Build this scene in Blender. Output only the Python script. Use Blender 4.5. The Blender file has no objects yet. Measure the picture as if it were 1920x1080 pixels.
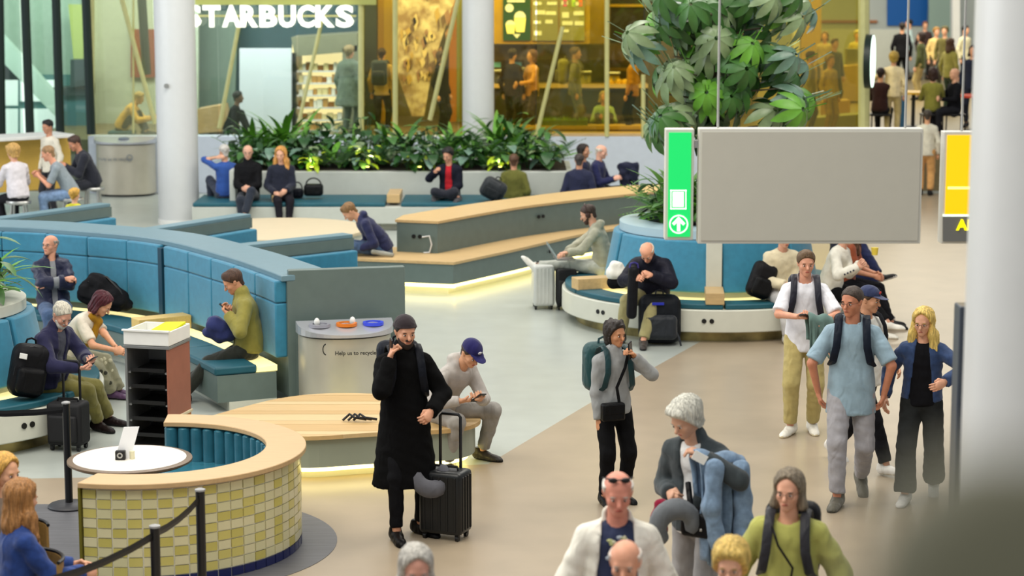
import bpy, bmesh, math, random
import numpy as np
from mathutils import Vector, Matrix
random.seed(7); rng = np.random.default_rng(7)
SC = bpy.context.scene
COL = SC.collection
# ---------------------------------------------------------------- camera
FPX, CAMH, PITCH = 4000.0, 4.5, math.atan(620/4000)
cam_d = bpy.data.cameras.new('camera'); cam = bpy.data.objects.new('camera', cam_d); COL.objects.link(cam)
cam_d.sensor_width = 36; cam_d.lens = FPX/1920*36; cam_d.clip_start = .05; cam_d.clip_end = 300
cam.location = (0, 0, CAMH); cam.rotation_euler = (math.pi/2-PITCH, 0, 0)
cam_d.dof.use_dof = True; cam_d.dof.focus_distance = 18.5; cam_d.dof.aperture_fstop = 2.0
SC.camera = cam
# ---------------------------------------------------------------- view, world, lights
vs = SC.view_settings
vs.view_transform = 'Standard'; vs.look = 'None'; vs.gamma = 1.0; vs.use_curve_mapping = False
vs.exposure = 0.28
wd = bpy.data.worlds.new('atrium_daylight'); SC.world = wd; wd.use_nodes = True
bg = wd.node_tree.nodes['Background']; bg.inputs[0].default_value = (.93, .97, 1.0, 1); bg.inputs[1].default_value = .42
def area(name, loc, size, power, col, target=None):
    d = bpy.data.lights.new(name, 'AREA'); d.shape = 'RECTANGLE'; d.size, d.size_y = size; d.energy = power; d.color = col
    o = bpy.data.objects.new(name, d); COL.objects.link(o); o.location = loc
    if target is not None: o.rotation_euler = (Vector(target)-Vector(loc)).to_track_quat('-Z', 'Y').to_euler()
    return o
area('ceiling_or_fill_light', (-5, 15, 10), (7, 6), 620, (1, .94, .83))
area('ceiling_or_fill_light', (4, 20, 10), (7, 6), 600, (1, .94, .83))
area('ceiling_or_fill_light', (-4, 30, 10), (7, 6), 720, (1, .96, .88))
area('ceiling_or_fill_light', (4, 33, 10), (7, 6), 560, (1, .95, .85))
area('ceiling_or_fill_light', (-3, 9, 9.5), (6, 5), 520, (1, .95, .86))  # added fill lamp that brightens the near column
area('window_daylight', (-17, 24, 6), (16, 7), 1200, (.90, .96, 1), (0, 26, 1))
area('shop_fill_light', (-3.5, 41.8, 5.0), (9, 1.2), 330, (1, .97, .92), (-3.5, 45, 1.6))  # added lamp behind the glass, tilted inward to brighten the shop
area('shop_fill_light', (3, 41.8, 5.0), (6, 1.2), 150, (1, .95, .82), (3, 45, 1.6))  # second added fill, aimed at the counter side
area('stair_light', (-9, 42, 5.2), (5, 1.2), 260, (.95, 1, .95), (-9, 45.5, 2))
area('hall_light', (8, 54, 6.5), (12, 10), 1500, (1, .92, .70))
# ---------------------------------------------------------------- helpers
def ray(px, py):
    dx, dv = (px-960)/FPX, (540-py)/FPX
    return Vector((dx, math.cos(PITCH)+dv*math.sin(PITCH), -math.sin(PITCH)+dv*math.cos(PITCH)))
def G(px, py, z=0.0):            # point of height z under a pixel
    d = ray(px, py); t = (CAMH-z)/-d.z
    return Vector((t*d.x, t*d.y, z))
def W(px, py, Y):                # point at depth Y under a pixel
    d = ray(px, py); t = Y/d.y
    return Vector((t*d.x, Y, CAMH+t*d.z))
def lin(c):
    r = []
    for v in c[:3]:
        v = v/255; r.append(v/12.92 if v <= .04045 else ((v+.055)/1.055)**2.4)
    return (*r, 1)
MATS = {}
def mat(name, col, rough=.6, metal=0, var=.0, vscale=8, bump=0, bscale=60, emit=0, spec=.4, col2=None, wood=False, sheen=0, fold=0, fibre=False):
    if name in MATS: return MATS[name]
    m = bpy.data.materials.new(name); m.use_nodes = True; MATS[name] = m
    nt = m.node_tree; b = nt.nodes['Principled BSDF']; c = lin(col)
    b.inputs['Base Color'].default_value = c; b.inputs['Roughness'].default_value = rough
    b.inputs['Metallic'].default_value = metal; b.inputs['Specular IOR Level'].default_value = spec
    if sheen: b.inputs['Sheen Weight'].default_value = sheen
    m.diffuse_color = c
    tc = nt.nodes.new('ShaderNodeTexCoord')
    if var or col2:
        mp = nt.nodes.new('ShaderNodeMapping'); nt.links.new(tc.outputs['Object'], mp.inputs[0])
        if wood: mp.inputs['Scale'].default_value = (1, 14, 6)
        if fibre: mp.inputs['Scale'].default_value = (1, 1, .12)
        n = nt.nodes.new('ShaderNodeTexNoise'); n.inputs['Scale'].default_value = vscale; n.inputs['Detail'].default_value = 4
        nt.links.new(mp.outputs[0], n.inputs['Vector'])
        r = nt.nodes.new('ShaderNodeValToRGB')
        r.color_ramp.elements[0].position = .35; r.color_ramp.elements[1].position = .65
        a = c if col2 is None else lin(col2)
        r.color_ramp.elements[0].color = tuple(x*(1-var) for x in a[:3])+(1,)
        r.color_ramp.elements[1].color = tuple(min(1, x*(1+var)) for x in c[:3])+(1,)
        nt.links.new(n.outputs['Fac'], r.inputs[0]); nt.links.new(r.outputs[0], b.inputs['Base Color'])
    if bump:
        n2 = nt.nodes.new('ShaderNodeTexNoise'); n2.inputs['Scale'].default_value = bscale; n2.inputs['Detail'].default_value = 3
        nt.links.new(tc.outputs['Object'], n2.inputs['Vector'])
        bp = nt.nodes.new('ShaderNodeBump'); bp.inputs['Strength'].default_value = bump; bp.inputs['Distance'].default_value = .01
        nt.links.new(n2.outputs['Fac'], bp.inputs['Height']); nt.links.new(bp.outputs[0], b.inputs['Normal'])
    if fold:
        mp2 = nt.nodes.new('ShaderNodeMapping'); mp2.inputs['Scale'].default_value = (1.0, 1.0, .6); nt.links.new(tc.outputs['Object'], mp2.inputs[0])
        n3 = nt.nodes.new('ShaderNodeTexNoise'); n3.inputs['Scale'].default_value = 9; n3.inputs['Detail'].default_value = 1.2; n3.inputs['Distortion'].default_value = 1.2
        nt.links.new(mp2.outputs[0], n3.inputs['Vector'])
        b3 = nt.nodes.new('ShaderNodeBump'); b3.inputs['Strength'].default_value = fold; b3.inputs['Distance'].default_value = .05
        nt.links.new(n3.outputs['Fac'], b3.inputs['Height'])
        if bump: nt.links.new(b3.outputs[0], bp.inputs['Normal'])
        else: nt.links.new(b3.outputs[0], b.inputs['Normal'])
    if emit:
        b.inputs['Emission Color'].default_value = c; b.inputs['Emission Strength'].default_value = emit
    return m
def glass(name, tint, refl=.08, haze=0, hazecol=(200, 200, 150)):
    if name in MATS: return MATS[name]
    m = bpy.data.materials.new(name); m.use_nodes = True; MATS[name] = m
    nt = m.node_tree; nt.nodes.clear(); out = nt.nodes.new('ShaderNodeOutputMaterial')
    t = nt.nodes.new('ShaderNodeBsdfTransparent'); t.inputs[0].default_value = lin(tint)
    g = nt.nodes.new('ShaderNodeBsdfGlossy'); g.inputs['Roughness'].default_value = .02
    mx = nt.nodes.new('ShaderNodeMixShader'); mx.inputs[0].default_value = refl
    nt.links.new(t.outputs[0], mx.inputs[1]); nt.links.new(g.outputs[0], mx.inputs[2]); last = mx
    if haze:
        d = nt.nodes.new('ShaderNodeBsdfDiffuse'); d.inputs[0].default_value = lin(hazecol)
        m2 = nt.nodes.new('ShaderNodeMixShader'); m2.inputs[0].default_value = haze
        nt.links.new(mx.outputs[0], m2.inputs[1]); nt.links.new(d.outputs[0], m2.inputs[2]); last = m2
    nt.links.new(last.outputs[0], out.inputs[0]); m.diffuse_color = lin(tint)
    return m
def tag(o, label=None, cat=None, group=None, kind=None):
    if label: o['label'] = label
    if cat: o['category'] = cat
    if group: o['group'] = group
    if kind: o['kind'] = kind
    return o
def empty(name, loc, rz=0, label=None, cat=None, group=None):
    o = bpy.data.objects.new(name, None); o.empty_display_size = .1
    o.matrix_basis = Matrix.Translation(Vector(loc)) @ Matrix.Rotation(rz, 4, 'Z')
    COL.objects.link(o); return tag(o, label, cat, group)
def wmat(o):
    m = Matrix.Identity(4)
    while o is not None: m = o.matrix_basis @ m; o = o.parent
    return m
class MB:
    """collects simple shapes given in world coordinates; build() links them as one mesh object"""
    def __init__(s): s.v = []; s.f = []; s.m = []; s.cur = 0
    def add(s, vs_, fs):
        o = len(s.v); s.v += [tuple(p) for p in vs_]; s.f += [tuple(i+o for i in f) for f in fs]; s.m += [s.cur]*len(fs); return s
    def box(s, c, sz, rz=0, M=None):
        x, y, z = sz[0]/2, sz[1]/2, sz[2]/2
        R = Matrix.Rotation(rz, 3, 'Z') if M is None else M
        vs_ = [R @ Vector((a*x, b*y, d*z)) + Vector(c) for d in (-1, 1) for b in (-1, 1) for a in (-1, 1)]
        return s.add(vs_, [(0, 2, 3, 1), (4, 5, 7, 6), (0, 1, 5, 4), (2, 6, 7, 3), (0, 4, 6, 2), (1, 3, 7, 5)])
    def prism(s, pts, z0, z1):
        n = len(pts); ar = sum(pts[i][0]*pts[(i+1) % n][1]-pts[(i+1) % n][0]*pts[i][1] for i in range(n))
        if ar < 0: pts = pts[::-1]
        vs_ = [(p[0], p[1], z0) for p in pts]+[(p[0], p[1], z1) for p in pts]
        return s.add(vs_, [tuple(range(n-1, -1, -1)), tuple(range(n, 2*n))]+[(i, (i+1) % n, n+(i+1) % n, n+i) for i in range(n)])
    def plate(s, pts, n, t):       # flat polygon in any plane, thickness t along n
        k = len(pts); n = Vector(n).normalized()*t
        vs_ = [Vector(p) for p in pts]+[Vector(p)+n for p in pts]
        return s.add(vs_, [tuple(range(k-1, -1, -1)), tuple(range(k, 2*k))]+[(i, (i+1) % k, k+(i+1) % k, k+i) for i in range(k)])
    def tube(s, path, r, n=8, flat=None):
        path = [Vector(p) for p in path]; k = len(path); rs = r if isinstance(r, (list, tuple)) else [r]*k
        vs_ = []; ref = None
        for i, p in enumerate(path):
            t = (path[min(i+1, k-1)]-path[max(i-1, 0)]).normalized()
            if ref is None:
                ref = Vector(flat[0]) if flat else (Vector((0, 0, 1)) if abs(t.z) < .9 else Vector((1, 0, 0)))
            u = (ref-t*ref.dot(t)).normalized(); w = t.cross(u); ref = u
            fu, fw = (flat[1], flat[2]) if flat else (1, 1)
            vs_ += [p+(u*math.cos(2*math.pi*j/n)*fu+w*math.sin(2*math.pi*j/n)*fw)*rs[i] for j in range(n)]
        fs = [(i*n+j, i*n+(j+1) % n, (i+1)*n+(j+1) % n, (i+1)*n+j) for i in range(k-1) for j in range(n)]
        fs += [tuple(range(n-1, -1, -1)), tuple(range((k-1)*n, k*n))]
        return s.add(vs_, fs)
    def cyl(s, c, r, z0, z1, n=24): return s.tube([(c[0], c[1], z0), (c[0], c[1], z1)], r, n)
    def lathe(s, prof, c, n=32, a0=0, a1=2*math.pi):
        full = abs(a1-a0-2*math.pi) < 1e-6; k = len(prof); cnt = n if full else n+1
        vs_ = []
        for i in range(cnt):
            a = a0+(a1-a0)*i/n
            vs_ += [(c[0]+r*math.cos(a), c[1]+r*math.sin(a), c[2]+z if len(c) > 2 else z) for r, z in prof]
        fs = []
        for i in range(n):
            j = (i+1) % cnt
            fs += [(i*k+q, j*k+q, j*k+(q+1) % k, i*k+(q+1) % k) for q in range(k)]
        if not full: fs += [tuple(range(k-1, -1, -1)), tuple(range((cnt-1)*k, cnt*k))][::1]
        return s.add(vs_, fs)
    def sweep(s, path, prof):      # path 2-D points, prof closed polygon of (offset to the left, z)
        k = len(prof); n = len(path); vs_ = []
        for i in range(n):
            a = Vector(path[max(i-1, 0)]); b = Vector(path[min(i+1, n-1)]); d = (b-a).normalized(); nn = Vector((-d.y, d.x))
            vs_ += [(path[i][0]+nn.x*o, path[i][1]+nn.y*o, z) for o, z in prof]
        fs = [(i*k+q, i*k+(q+1) % k, (i+1)*k+(q+1) % k, (i+1)*k+q) for i in range(n-1) for q in range(k)]
        fs += [tuple(range(k-1, -1, -1)), tuple(range((n-1)*k, n*k))]
        return s.add(vs_, fs)
    def ell(s, c, r, M=None, nu=12, nv=8):
        vs_ = []; M = M or Matrix.Identity(3)
        for j in range(nv+1):
            th = math.pi*j/nv
            for i in range(nu):
                ph = 2*math.pi*i/nu
                vs_.append(Vector(c)+M @ Vector((r[0]*math.sin(th)*math.cos(ph), r[1]*math.sin(th)*math.sin(ph), r[2]*math.cos(th))))
        return s.add(vs_, [(j*nu+i, (j+1)*nu+i, (j+1)*nu+(i+1) % nu, j*nu+(i+1) % nu) for j in range(nv) for i in range(nu)])
    def build(s, name, m, parent=None, smooth=False, bevel=0, local=False, seg=2):
        me = bpy.data.meshes.new(name); vs_ = s.v
        if parent is not None and not local:
            inv = wmat(parent).inverted(); vs_ = [inv @ Vector(p) for p in s.v]
        me.from_pydata([tuple(p) for p in vs_], [], s.f)
        for q in (m if isinstance(m, (list, tuple)) else [m]): me.materials.append(q)
        if any(s.m): me.polygons.foreach_set('material_index', s.m)
        bm = bmesh.new(); bm.from_mesh(me); bmesh.ops.remove_doubles(bm, verts=bm.verts, dist=1e-6); bmesh.ops.recalc_face_normals(bm, faces=bm.faces); bm.to_mesh(me); bm.free()
        o = bpy.data.objects.new(name, me); COL.objects.link(o); o.parent = parent
        if smooth:
            me.polygons.foreach_set('use_smooth', [True]*len(me.polygons))
            if smooth != 'all':
                try: me.set_sharp_from_angle(angle=math.radians(40))
                except Exception: pass
        if bevel:
            md = o.modifiers.new('bevel', 'BEVEL'); md.width = bevel; md.segments = seg; md.limit_method = 'ANGLE'; md.angle_limit = math.radians(40)
        return o
def struct(o): o['kind'] = 'structure'; return o
def copy_tree(o, parent=None):
    c = o.copy(); COL.objects.link(c); c.parent = parent
    for ch in [q for q in o.children]: copy_tree(ch, c)
    return c
def spline(pts, n=10):
    pts = [Vector(p) for p in pts]; out = []
    for i in range(len(pts)-1):
        p0, p1, p2, p3 = pts[max(i-1, 0)], pts[i], pts[i+1], pts[min(i+2, len(pts)-1)]
        for j in range(n):
            t = j/n
            out.append(.5*((2*p1)+(p2-p0)*t+(2*p0-5*p1+4*p2-p3)*t*t+(3*p1-p0-3*p2+p3)*t**3))
    return out+[pts[-1]]
def lens(path):
    L = [0]
    for a, b in zip(path, path[1:]): L.append(L[-1]+(Vector(b)-Vector(a)).length)
    return L
def along(path, L, s):
    s = min(max(s, 0), L[-1])
    for i in range(len(L)-1):
        if L[i+1] >= s:
            t = (s-L[i])/max(L[i+1]-L[i], 1e-9); return Vector(path[i]).lerp(Vector(path[i+1]), t)
    return Vector(path[-1])
def sub(path, s0, s1, step=.12):
    L = lens(path); n = max(1, int(abs(s1-s0)/step))
    return [along(path, L, s0+(s1-s0)*i/n) for i in range(n+1)]
def offs(path, o):
    r = []
    for i in range(len(path)):
        a = Vector(path[max(i-1, 0)]); b = Vector(path[min(i+1, len(path)-1)]); d = (b-a).normalized()
        r.append(Vector((path[i][0]-d.y*o, path[i][1]+d.x*o)))
    return r
def text(name, body, loc, size, m, parent=None, rz=0, depth=.01, thick=0, face=0, width=None, tilt=math.pi/2, align='LEFT'):
    cu = bpy.data.curves.new(name, 'FONT'); cu.body = body; cu.size = size; cu.extrude = depth; cu.offset = thick; cu.align_x = align; cu.resolution_u = 3
    t = bpy.data.objects.new(name, cu); COL.objects.link(t)
    dg = bpy.context.evaluated_depsgraph_get(); me = bpy.data.meshes.new_from_object(t.evaluated_get(dg))
    bpy.data.objects.remove(t); bpy.data.curves.remove(cu)
    xs = [v.co.x for v in me.vertices]
    sx = 1 if not (width and xs) else width/(max(xs)-min(xs))
    if width: me.transform(Matrix.Translation((-min(xs), 0, 0))); me.transform(Matrix.Diagonal((sx, 1, 1, 1)))
    me.materials.clear(); me.materials.append(m); me.name = name
    o = bpy.data.objects.new(name, me); COL.objects.link(o)
    M = Matrix.Translation(Vector(loc)) @ Matrix.Rotation(rz, 4, 'Z') @ Matrix.Rotation(tilt, 4, 'X')
    o.parent = parent; o.matrix_basis = (wmat(parent).inverted() @ M) if parent is not None else M
    return o
# ---------------------------------------------------------------- materials
m_floor = mat('pale_terrazzo', (172, 178, 172), .28, var=.04, vscale=3, spec=.45)
m_tan = mat('tan_terrazzo', (160, 145, 124), .30, var=.05, vscale=2.2, spec=.4)
m_dark = mat('dark_floor_planks', (84, 84, 88), .45, var=.18, vscale=2, wood=True)
m_white = mat('white_paint', (232, 232, 228), .45, var=.02)
m_col = mat('white_column_paint', (206, 208, 208), .35, var=.01, spec=.5)
m_ledge = mat('pale_blue_grey_wall', (196, 204, 216), .5, var=.02)
m_grey = mat('grey_green_laminate', (97, 112, 108), .38, var=.04, spec=.45)
m_rim = mat('blue_grey_rim_laminate', (104, 134, 146), .35, var=.03, spec=.5)
m_blue = mat('teal_blue_upholstery', (46, 124, 154), .55, var=.07, vscale=14, bump=.15, bscale=220, sheen=.2)
m_teal = mat('dark_teal_seat', (26, 84, 98), .5, var=.06, vscale=10, bump=.1, bscale=200)
m_leather = mat('teal_leather', (48, 106, 124), .25, var=.10, vscale=9, spec=.6)
m_wood = mat('pale_oak', (194, 164, 116), .42, var=.08, vscale=5, wood=True)
m_woodl = mat('bleached_oak', (206, 190, 160), .42, var=.05, vscale=5, wood=True)
m_cream = mat('cream_bench_base', (206, 206, 192), .35, var=.02, spec=.5)
m_bench = mat('soft_grey_planter', (184, 188, 180), .45, var=.02)
m_led = mat('warm_led_strip', (255, 236, 150), .5, emit=3.2)
m_glow = mat('painted_glow_ledge', (250, 232, 160), .5, emit=.75)  # ledge colour and glow stand in for LED light falling on it
m_black = mat('black_plastic', (14, 14, 15), .4, var=.1)
m_blackm = mat('black_powder_metal', (16, 16, 18), .35, spec=.5)
m_steel = mat('brushed_steel', (176, 176, 172), .32, metal=.85, var=.05, vscale=3)
m_olive = mat('olive_glass_edge', (188, 186, 128), .4, var=.04)
m_dmull = mat('dark_green_mullion', (14, 34, 30), .45)
m_gold = mat('gold_cladding', (176, 140, 22), .4, var=.12, vscale=2, metal=.2)
m_brown = mat('dark_brown_bulkhead', (58, 42, 14), .5, var=.4, vscale=1.2)
m_tealwall = mat('deep_teal_wall', (48, 82, 92), .6, var=.05)
m_tealgrey = mat('grey_teal_wall', (112, 132, 122), .6, var=.04)
# ---------------------------------------------------------------- floor
b = MB(); b.prism([(-16, 2), (18, 2), (18, 74), (-16, 74)], -.12, 0); struct(b.build('floor', m_floor))
bd = [(-16, 18.15), (-4.2, 18.15), (-2, 18.3)]+[tuple(G(x, y).xy) for x, y in ((915, 871), (1100, 760), (1315, 640))]+[(3.0, 26.6), (3.7, 29.5), (4.4, 34), (4.6, 40.9), (18, 40.9), (18, 2), (-16, 2)]
b = MB(); b.prism(bd, 0, .004); struct(b.build('floor_walkway', m_tan))
arc = [(-2.78+1.42*math.cos(a), 16.05+1.42*math.sin(a)) for a in np.linspace(math.radians(100), math.radians(-90), 40)]
b = MB(); b.prism([(-16, 17.25), (-3.2, 17.25)]+arc+[(-2.78, 9), (-16, 9)], .004, .008); struct(b.build('floor_cafe', m_dark))
# mezzanine slab the camera looks down from
b = MB(); b.box((0, -2.2, 2.75), (12, 4.2, .3)); struct(b.build('floor_mezzanine', m_floor))
# ---------------------------------------------------------------- columns
def column(x, y, r, label):
    c = empty('column', (x, y, 0)); struct(c); c['label'] = label
    b = MB(); b.cyl((x, y), r, 0, 8, 48); b.build('shaft', m_col, c, smooth=True)
    b = MB(); b.lathe([(r-.01, 0), (r+.015, 0), (r+.015, .08), (r-.01, .08)], (x, y, 0), 48); b.build('base_ring', m_white, c, smooth=True)
    return c
c1 = column(-5.70, 36.3, .345, 'white round column beside the blue banquette')
b = MB(); p = W(312, 161, 35.95); b.tube([p, p+Vector((0, -.03, 0))], .04, 12); b.build('sensor_button', m_steel, c1)
column(-.62, 39.2, .29, 'white round column rising from the planting')
column(2.44, 9.2, .45, 'thick white round column close at the right edge')
# ---------------------------------------------------------------- glass front of the shops
YF = 41.0
def XF(px, Y=YF): return (px-960)/FPX*Y*1.0
fx = lambda px, py, Y=YF: W(px, py, Y)
b = MB(); b.box(((W(165, 255, YF).x+6.95)/2, YF+.2, .55), (6.95-W(165, 255, YF).x, .4, 1.1)); ledge = struct(b.build('wall_ledge', m_ledge, bevel=.01))
b = MB(); b.box((W(1140, 255, YF).x, YF+.25, 1.125), (3.2, .5, .05)); b.build('counter_sill', m_wood, ledge)
b = MB(); b.box((-1.5, YF+.03, 1.02), (16, .012, .03)); 
front = empty('window_front', (-1, YF, 1.1)); struct(front); front['label'] = 'tall tinted glass front of the shops'
GL = {'a': glass('pale_olive_glass', (234, 236, 222), .06, .16, (186, 190, 160)),
      'b': glass('clear_green_glass', (238, 244, 240), .05, .02, (170, 190, 150)),
      'c': glass('yellow_glass', (246, 236, 176), .05, .02, (190, 170, 80)),
      'd': glass('hazy_olive_glass', (236, 228, 160), .06, .10, (150, 142, 66)),  # olive haze and tint put a reflection into the pane colour
      'e': glass('warm_glass', (244, 240, 206), .05, .03, (190, 180, 110)),
      'f': glass('cool_glass', (224, 236, 230), .08, .06, (170, 195, 180))}
def pane(x0, x1, k, z0=1.1, z1=4.9, Y=YF+.15):
    a, c = W(x0, 250, Y).x, W(x1, 250, Y).x
    b = MB(); b.box(((a+c)/2, Y, (z0+z1)/2), (c-a-.02, .016, z1-z0)); return b.build('pane', GL[k], front)
for x0, x1, k in ((168, 294, 'a'), (294, 412, 'b'), (412, 560, 'b'), (560, 677, 'b'), (677, 738, 'c'), (738, 860, 'e'), (860, 1005, 'c'), (1005, 1138, 'd'), (1138, 1206, 'c'), (1206, 1345, 'e'), (1345, 1620, 'd')):
    pane(x0, x1, k)
def bar(p, q, r, m=m_olive, name='mullion'):
    b = MB(); b.tube([p, q], r, 8); return b.build(name, m, front)
for x, y0, y1, r in ((172, -40, 252, .05), (250, -40, 250, .02), (677, -40, 252, .055), (741, -40, 256, .05), (1138, -40, 256, .045), (1206, 140, 258, .04), (1620, -40, 300, .11)):
    bar(W(x, y0, YF), W(x, y1, YF), r)
for x0, y0, x1, y1, r in ((226, -10, 291, 232, .045), (449, 40, 411, 240, .04), (603, 40, 560, 232, .035), (862, -15, 806, 225, .045), (1055, 50, 1004, 262, .04)):
    bar(W(x0, y0, YF-.05), W(x1, y1, YF-.05), r, name='slanted_strut')
for x0, x1 in ((46, 58), (104, 113), (160, 171)):
    bar(W(x0, -30, 40.6), W(x1, 290 if x0 < 60 else 252, 40.6), .085, m_dmull, 'dark_mullion')
bar(W(264, -30, 42.5), W(275, 140, 42.5), .09, m_dmull, 'dark_mullion')
bar(W(-2, -30, 40.6), W(3, 300, 40.6), .09, m_dmull, 'dark_mullion')
pane(-60, 46, 'f', .2); pane(46, 108, 'f', .2); pane(108, 166, 'f', .2)
# ---- left stair hall behind the dark mullions
def slab(name, pts, Y, m, t=.12, parent=None):
    b = MB(); b.plate([W(x, y, Y) for x, y in pts], (0, 1, 0), t); return b.build(name, m, parent)
struct(slab('wall_stairwell', [(-60, -60), (175, -60), (175, 200), (95, 175), (-60, 30)], 46, mat('sage_wall', (168, 188, 170), .7, var=.05)))
struct(slab('wall_stairwell_inner', [(165, -60), (372, -60), (372, 270), (165, 270)], 45.5, mat('olive_wall', (172, 182, 164), .7, var=.05)))
o = slab('rust_panel', [(245, 55), (290, 55), (290, 145), (245, 145)], 45.36, mat('rust_red_panel', (128, 52, 20), .6)); tag(o, 'rust red panel behind the glass beside the left column', 'panel')
st = empty('staircase', W(60, 250, 44.5), label='white staircase with dark landing behind the left windows', cat='staircase')
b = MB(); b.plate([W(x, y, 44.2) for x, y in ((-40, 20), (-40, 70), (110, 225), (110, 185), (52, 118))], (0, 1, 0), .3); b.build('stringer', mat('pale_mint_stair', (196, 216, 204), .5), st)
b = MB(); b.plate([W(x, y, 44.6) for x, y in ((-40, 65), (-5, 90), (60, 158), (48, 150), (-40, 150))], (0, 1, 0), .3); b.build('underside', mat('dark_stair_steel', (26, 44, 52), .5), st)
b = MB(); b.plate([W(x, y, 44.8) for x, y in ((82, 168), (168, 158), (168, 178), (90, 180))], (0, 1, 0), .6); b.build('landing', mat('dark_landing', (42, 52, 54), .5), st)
b = MB(); b.plate([W(x, y, 44.7) for x, y in ((132, 112), (165, 112), (165, 160), (132, 164))], (0, 1, 0), .4); b.build('door_leaf', mat('slate_door', (48, 60, 62), .5), st)
b = MB(); b.plate([W(x, y, 44.9) for x, y in ((120, 178), (168, 170), (168, 250), (120, 250))], (0, 1, 0), .1); b.build('balustrade', mat('teal_balustrade', (62, 104, 112), .3), st)
b = MB(); b.plate([W(x, y, 45.2) for x, y in ((128, 8), (156, 8), (156, 110), (138, 112))], (0, 1, 0), .1); b.build('lit_doorway', mat('lime_wall', (170, 178, 98), .6), st)
m_day = mat('daylit_pane', (236, 244, 240), .5, emit=.8)
wn = empty('window_1', W(50, 240, 45.8)); struct(wn); wn['label'] = 'bright daylit window under the stair'
for x0, x1, y0, y1 in ((4, 33, 150, 198), (38, 104, 150, 190), (4, 33, 204, 262), (38, 104, 204, 262)):
    o = slab('pane', [(x0, y0), (x1, y0), (x1, y1), (x0, y1)], 45.8, m_day, .04, wn)
b = MB(); b.plate([W(x, y, 45.9) for x, y in ((-40, 140), (175, 140), (175, 300), (-40, 300))], (0, 1, 0), .1); b.build('frame', mat('teal_frame', (70, 120, 118), .5), wn)
# ---- coffee shop
b = MB(); b.prism([(-9.5, 41.4), (18, 41.4), (18, 74), (-9.5, 74)], 0, 1.0); struct(b.build('floor_shop', mat('amber_floor', (120, 104, 70), .4, var=.08)))
struct(slab('wall_shop_teal', [(366, -60), (705, -60), (705, 300), (366, 300)], 47, m_tealwall))
struct(slab('wall_shop_grey', [(372, 20), (446, 20), (438, 262), (372, 262)], 46.5, m_tealgrey))
struct(slab('wall_shop_gold', [(700, -60), (1420, -60), (1420, 320), (700, 320)], 47.5, mat('mustard_wall', (104, 88, 34), .7, var=.4, vscale=.8)))
o = slab('fascia', [(366, -40), (705, -40), (705, 9), (366, 9)], 40.9, mat('olive_fascia', (168, 172, 96), .5), .12); struct(o)
sg = empty('shop_sign', W(505, 50, 40.9), label='white lit block-letter STARBUCKS sign above the coffee shop glass', cat='sign')
m_sign = mat('lit_white_letter', (255, 255, 240), .4, emit=1.0)
xs = [345, 381, 417, 451, 487, 523, 558, 592, 630]; ws = [34, 34, 36, 34, 34, 33, 33, 37, 35]
for ch, x, w in zip('STARBUCKS', xs, ws):
    a = W(x, 49, 40.75); text('letter', ch, a, .545, m_sign, sg, depth=.04, thick=.021, width=w/FPX*40.75*.95)
b = MB(); b.tube([W(340, 30, 40.86), W(668, 30, 40.86)], .02, 8); b.build('rail', m_olive, sg)
pn = slab('partition_panel', [(449, 91), (546, 91), (546, 262), (449, 262)], 43, mat('pale_blue_partition', (222, 232, 244), .5), .15); tag(pn, 'plain pale blue partition panel beside the lit food display', 'panel')
dc = empty('food_display', W(608, 262, 43.5), label='lit open food display with stocked shelves behind the glass', cat='display case')
m_dcase = mat('taupe_case', (124, 126, 104), .5, var=.05); m_warmwhite = mat('lit_shelf_back', (255, 230, 170), .5, emit=1.0)
b = MB(); b.plate([W(x, y, 44.6) for x, y in ((548, 72), (668, 72), (668, 265), (548, 265))], (0, 1, 0), .1); b.build('back_panel', m_warmwhite, dc)
b = MB(); b.plate([W(x, y, 43.2) for x, y in ((546, 70), (670, 62), (670, 96), (552, 106))], (0, 1, 0), 1.3); b.build('canopy', m_dcase, dc)
b = MB(); b.plate([W(x, y, 43.2) for x, y in ((546, 100), (555, 100), (555, 265), (546, 265))], (0, 1, 0), 1.3); b.build('side_panel', m_black, dc)
b = MB(); b.plate([W(x, y, 43.2) for x, y in ((642, 90), (672, 84), (672, 265), (642, 265))], (0, 1, 0), 1.3); b.build('side_panel', m_dcase, dc)
packs = [mat('pack_cream', (236, 218, 160), .5), mat('pack_brown', (150, 96, 40), .5), mat('pack_white', (240, 236, 220), .5), mat('pack_tan', (200, 150, 80), .5)]
for i, y in enumerate((134, 157, 180, 203, 226, 246)):
    p, q = W(556, y, 43.3), W(642, y, 43.3)
    b = MB(); b.box(((p.x+q.x)/2, 43.9, p.z), (q.x-p.x, 1.1, .035)); sh = b.build('shelf', m_white, dc)
    k = MB(); x = p.x+.03
    while x < q.x-.1:
        w = random.uniform(.06, .13); h = random.uniform(.09, .17); k.cur = random.randrange(4)
        k.box((x+w/2, 43.45, p.z+.018+h/2), (w*.9, .12, h)); x += w
    tag(k.build('food_packs', packs, sh), kind='stuff')
o = slab('navy_post', [(681, -40), (706, -40), (706, 262), (681, 262)], 45, mat('navy_post_paint', (22, 40, 54), .5), .5); tag(o, 'dark navy post at the right end of the coffee shop', 'post')
o = slab('sloped_table', [(370, 205), (420, 196), (430, 245), (372, 250)], 42.6, m_wood, .6); tag(o, 'pale wooden table top behind the glass beside the left column', 'table')
o = slab('mustard_bench', [(400, 218), (452, 212), (452, 246), (400, 246)], 43.4, mat('mustard_seat', (206, 160, 20), .6), .5); tag(o, 'mustard yellow bench seat behind the glass', 'bench')
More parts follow.
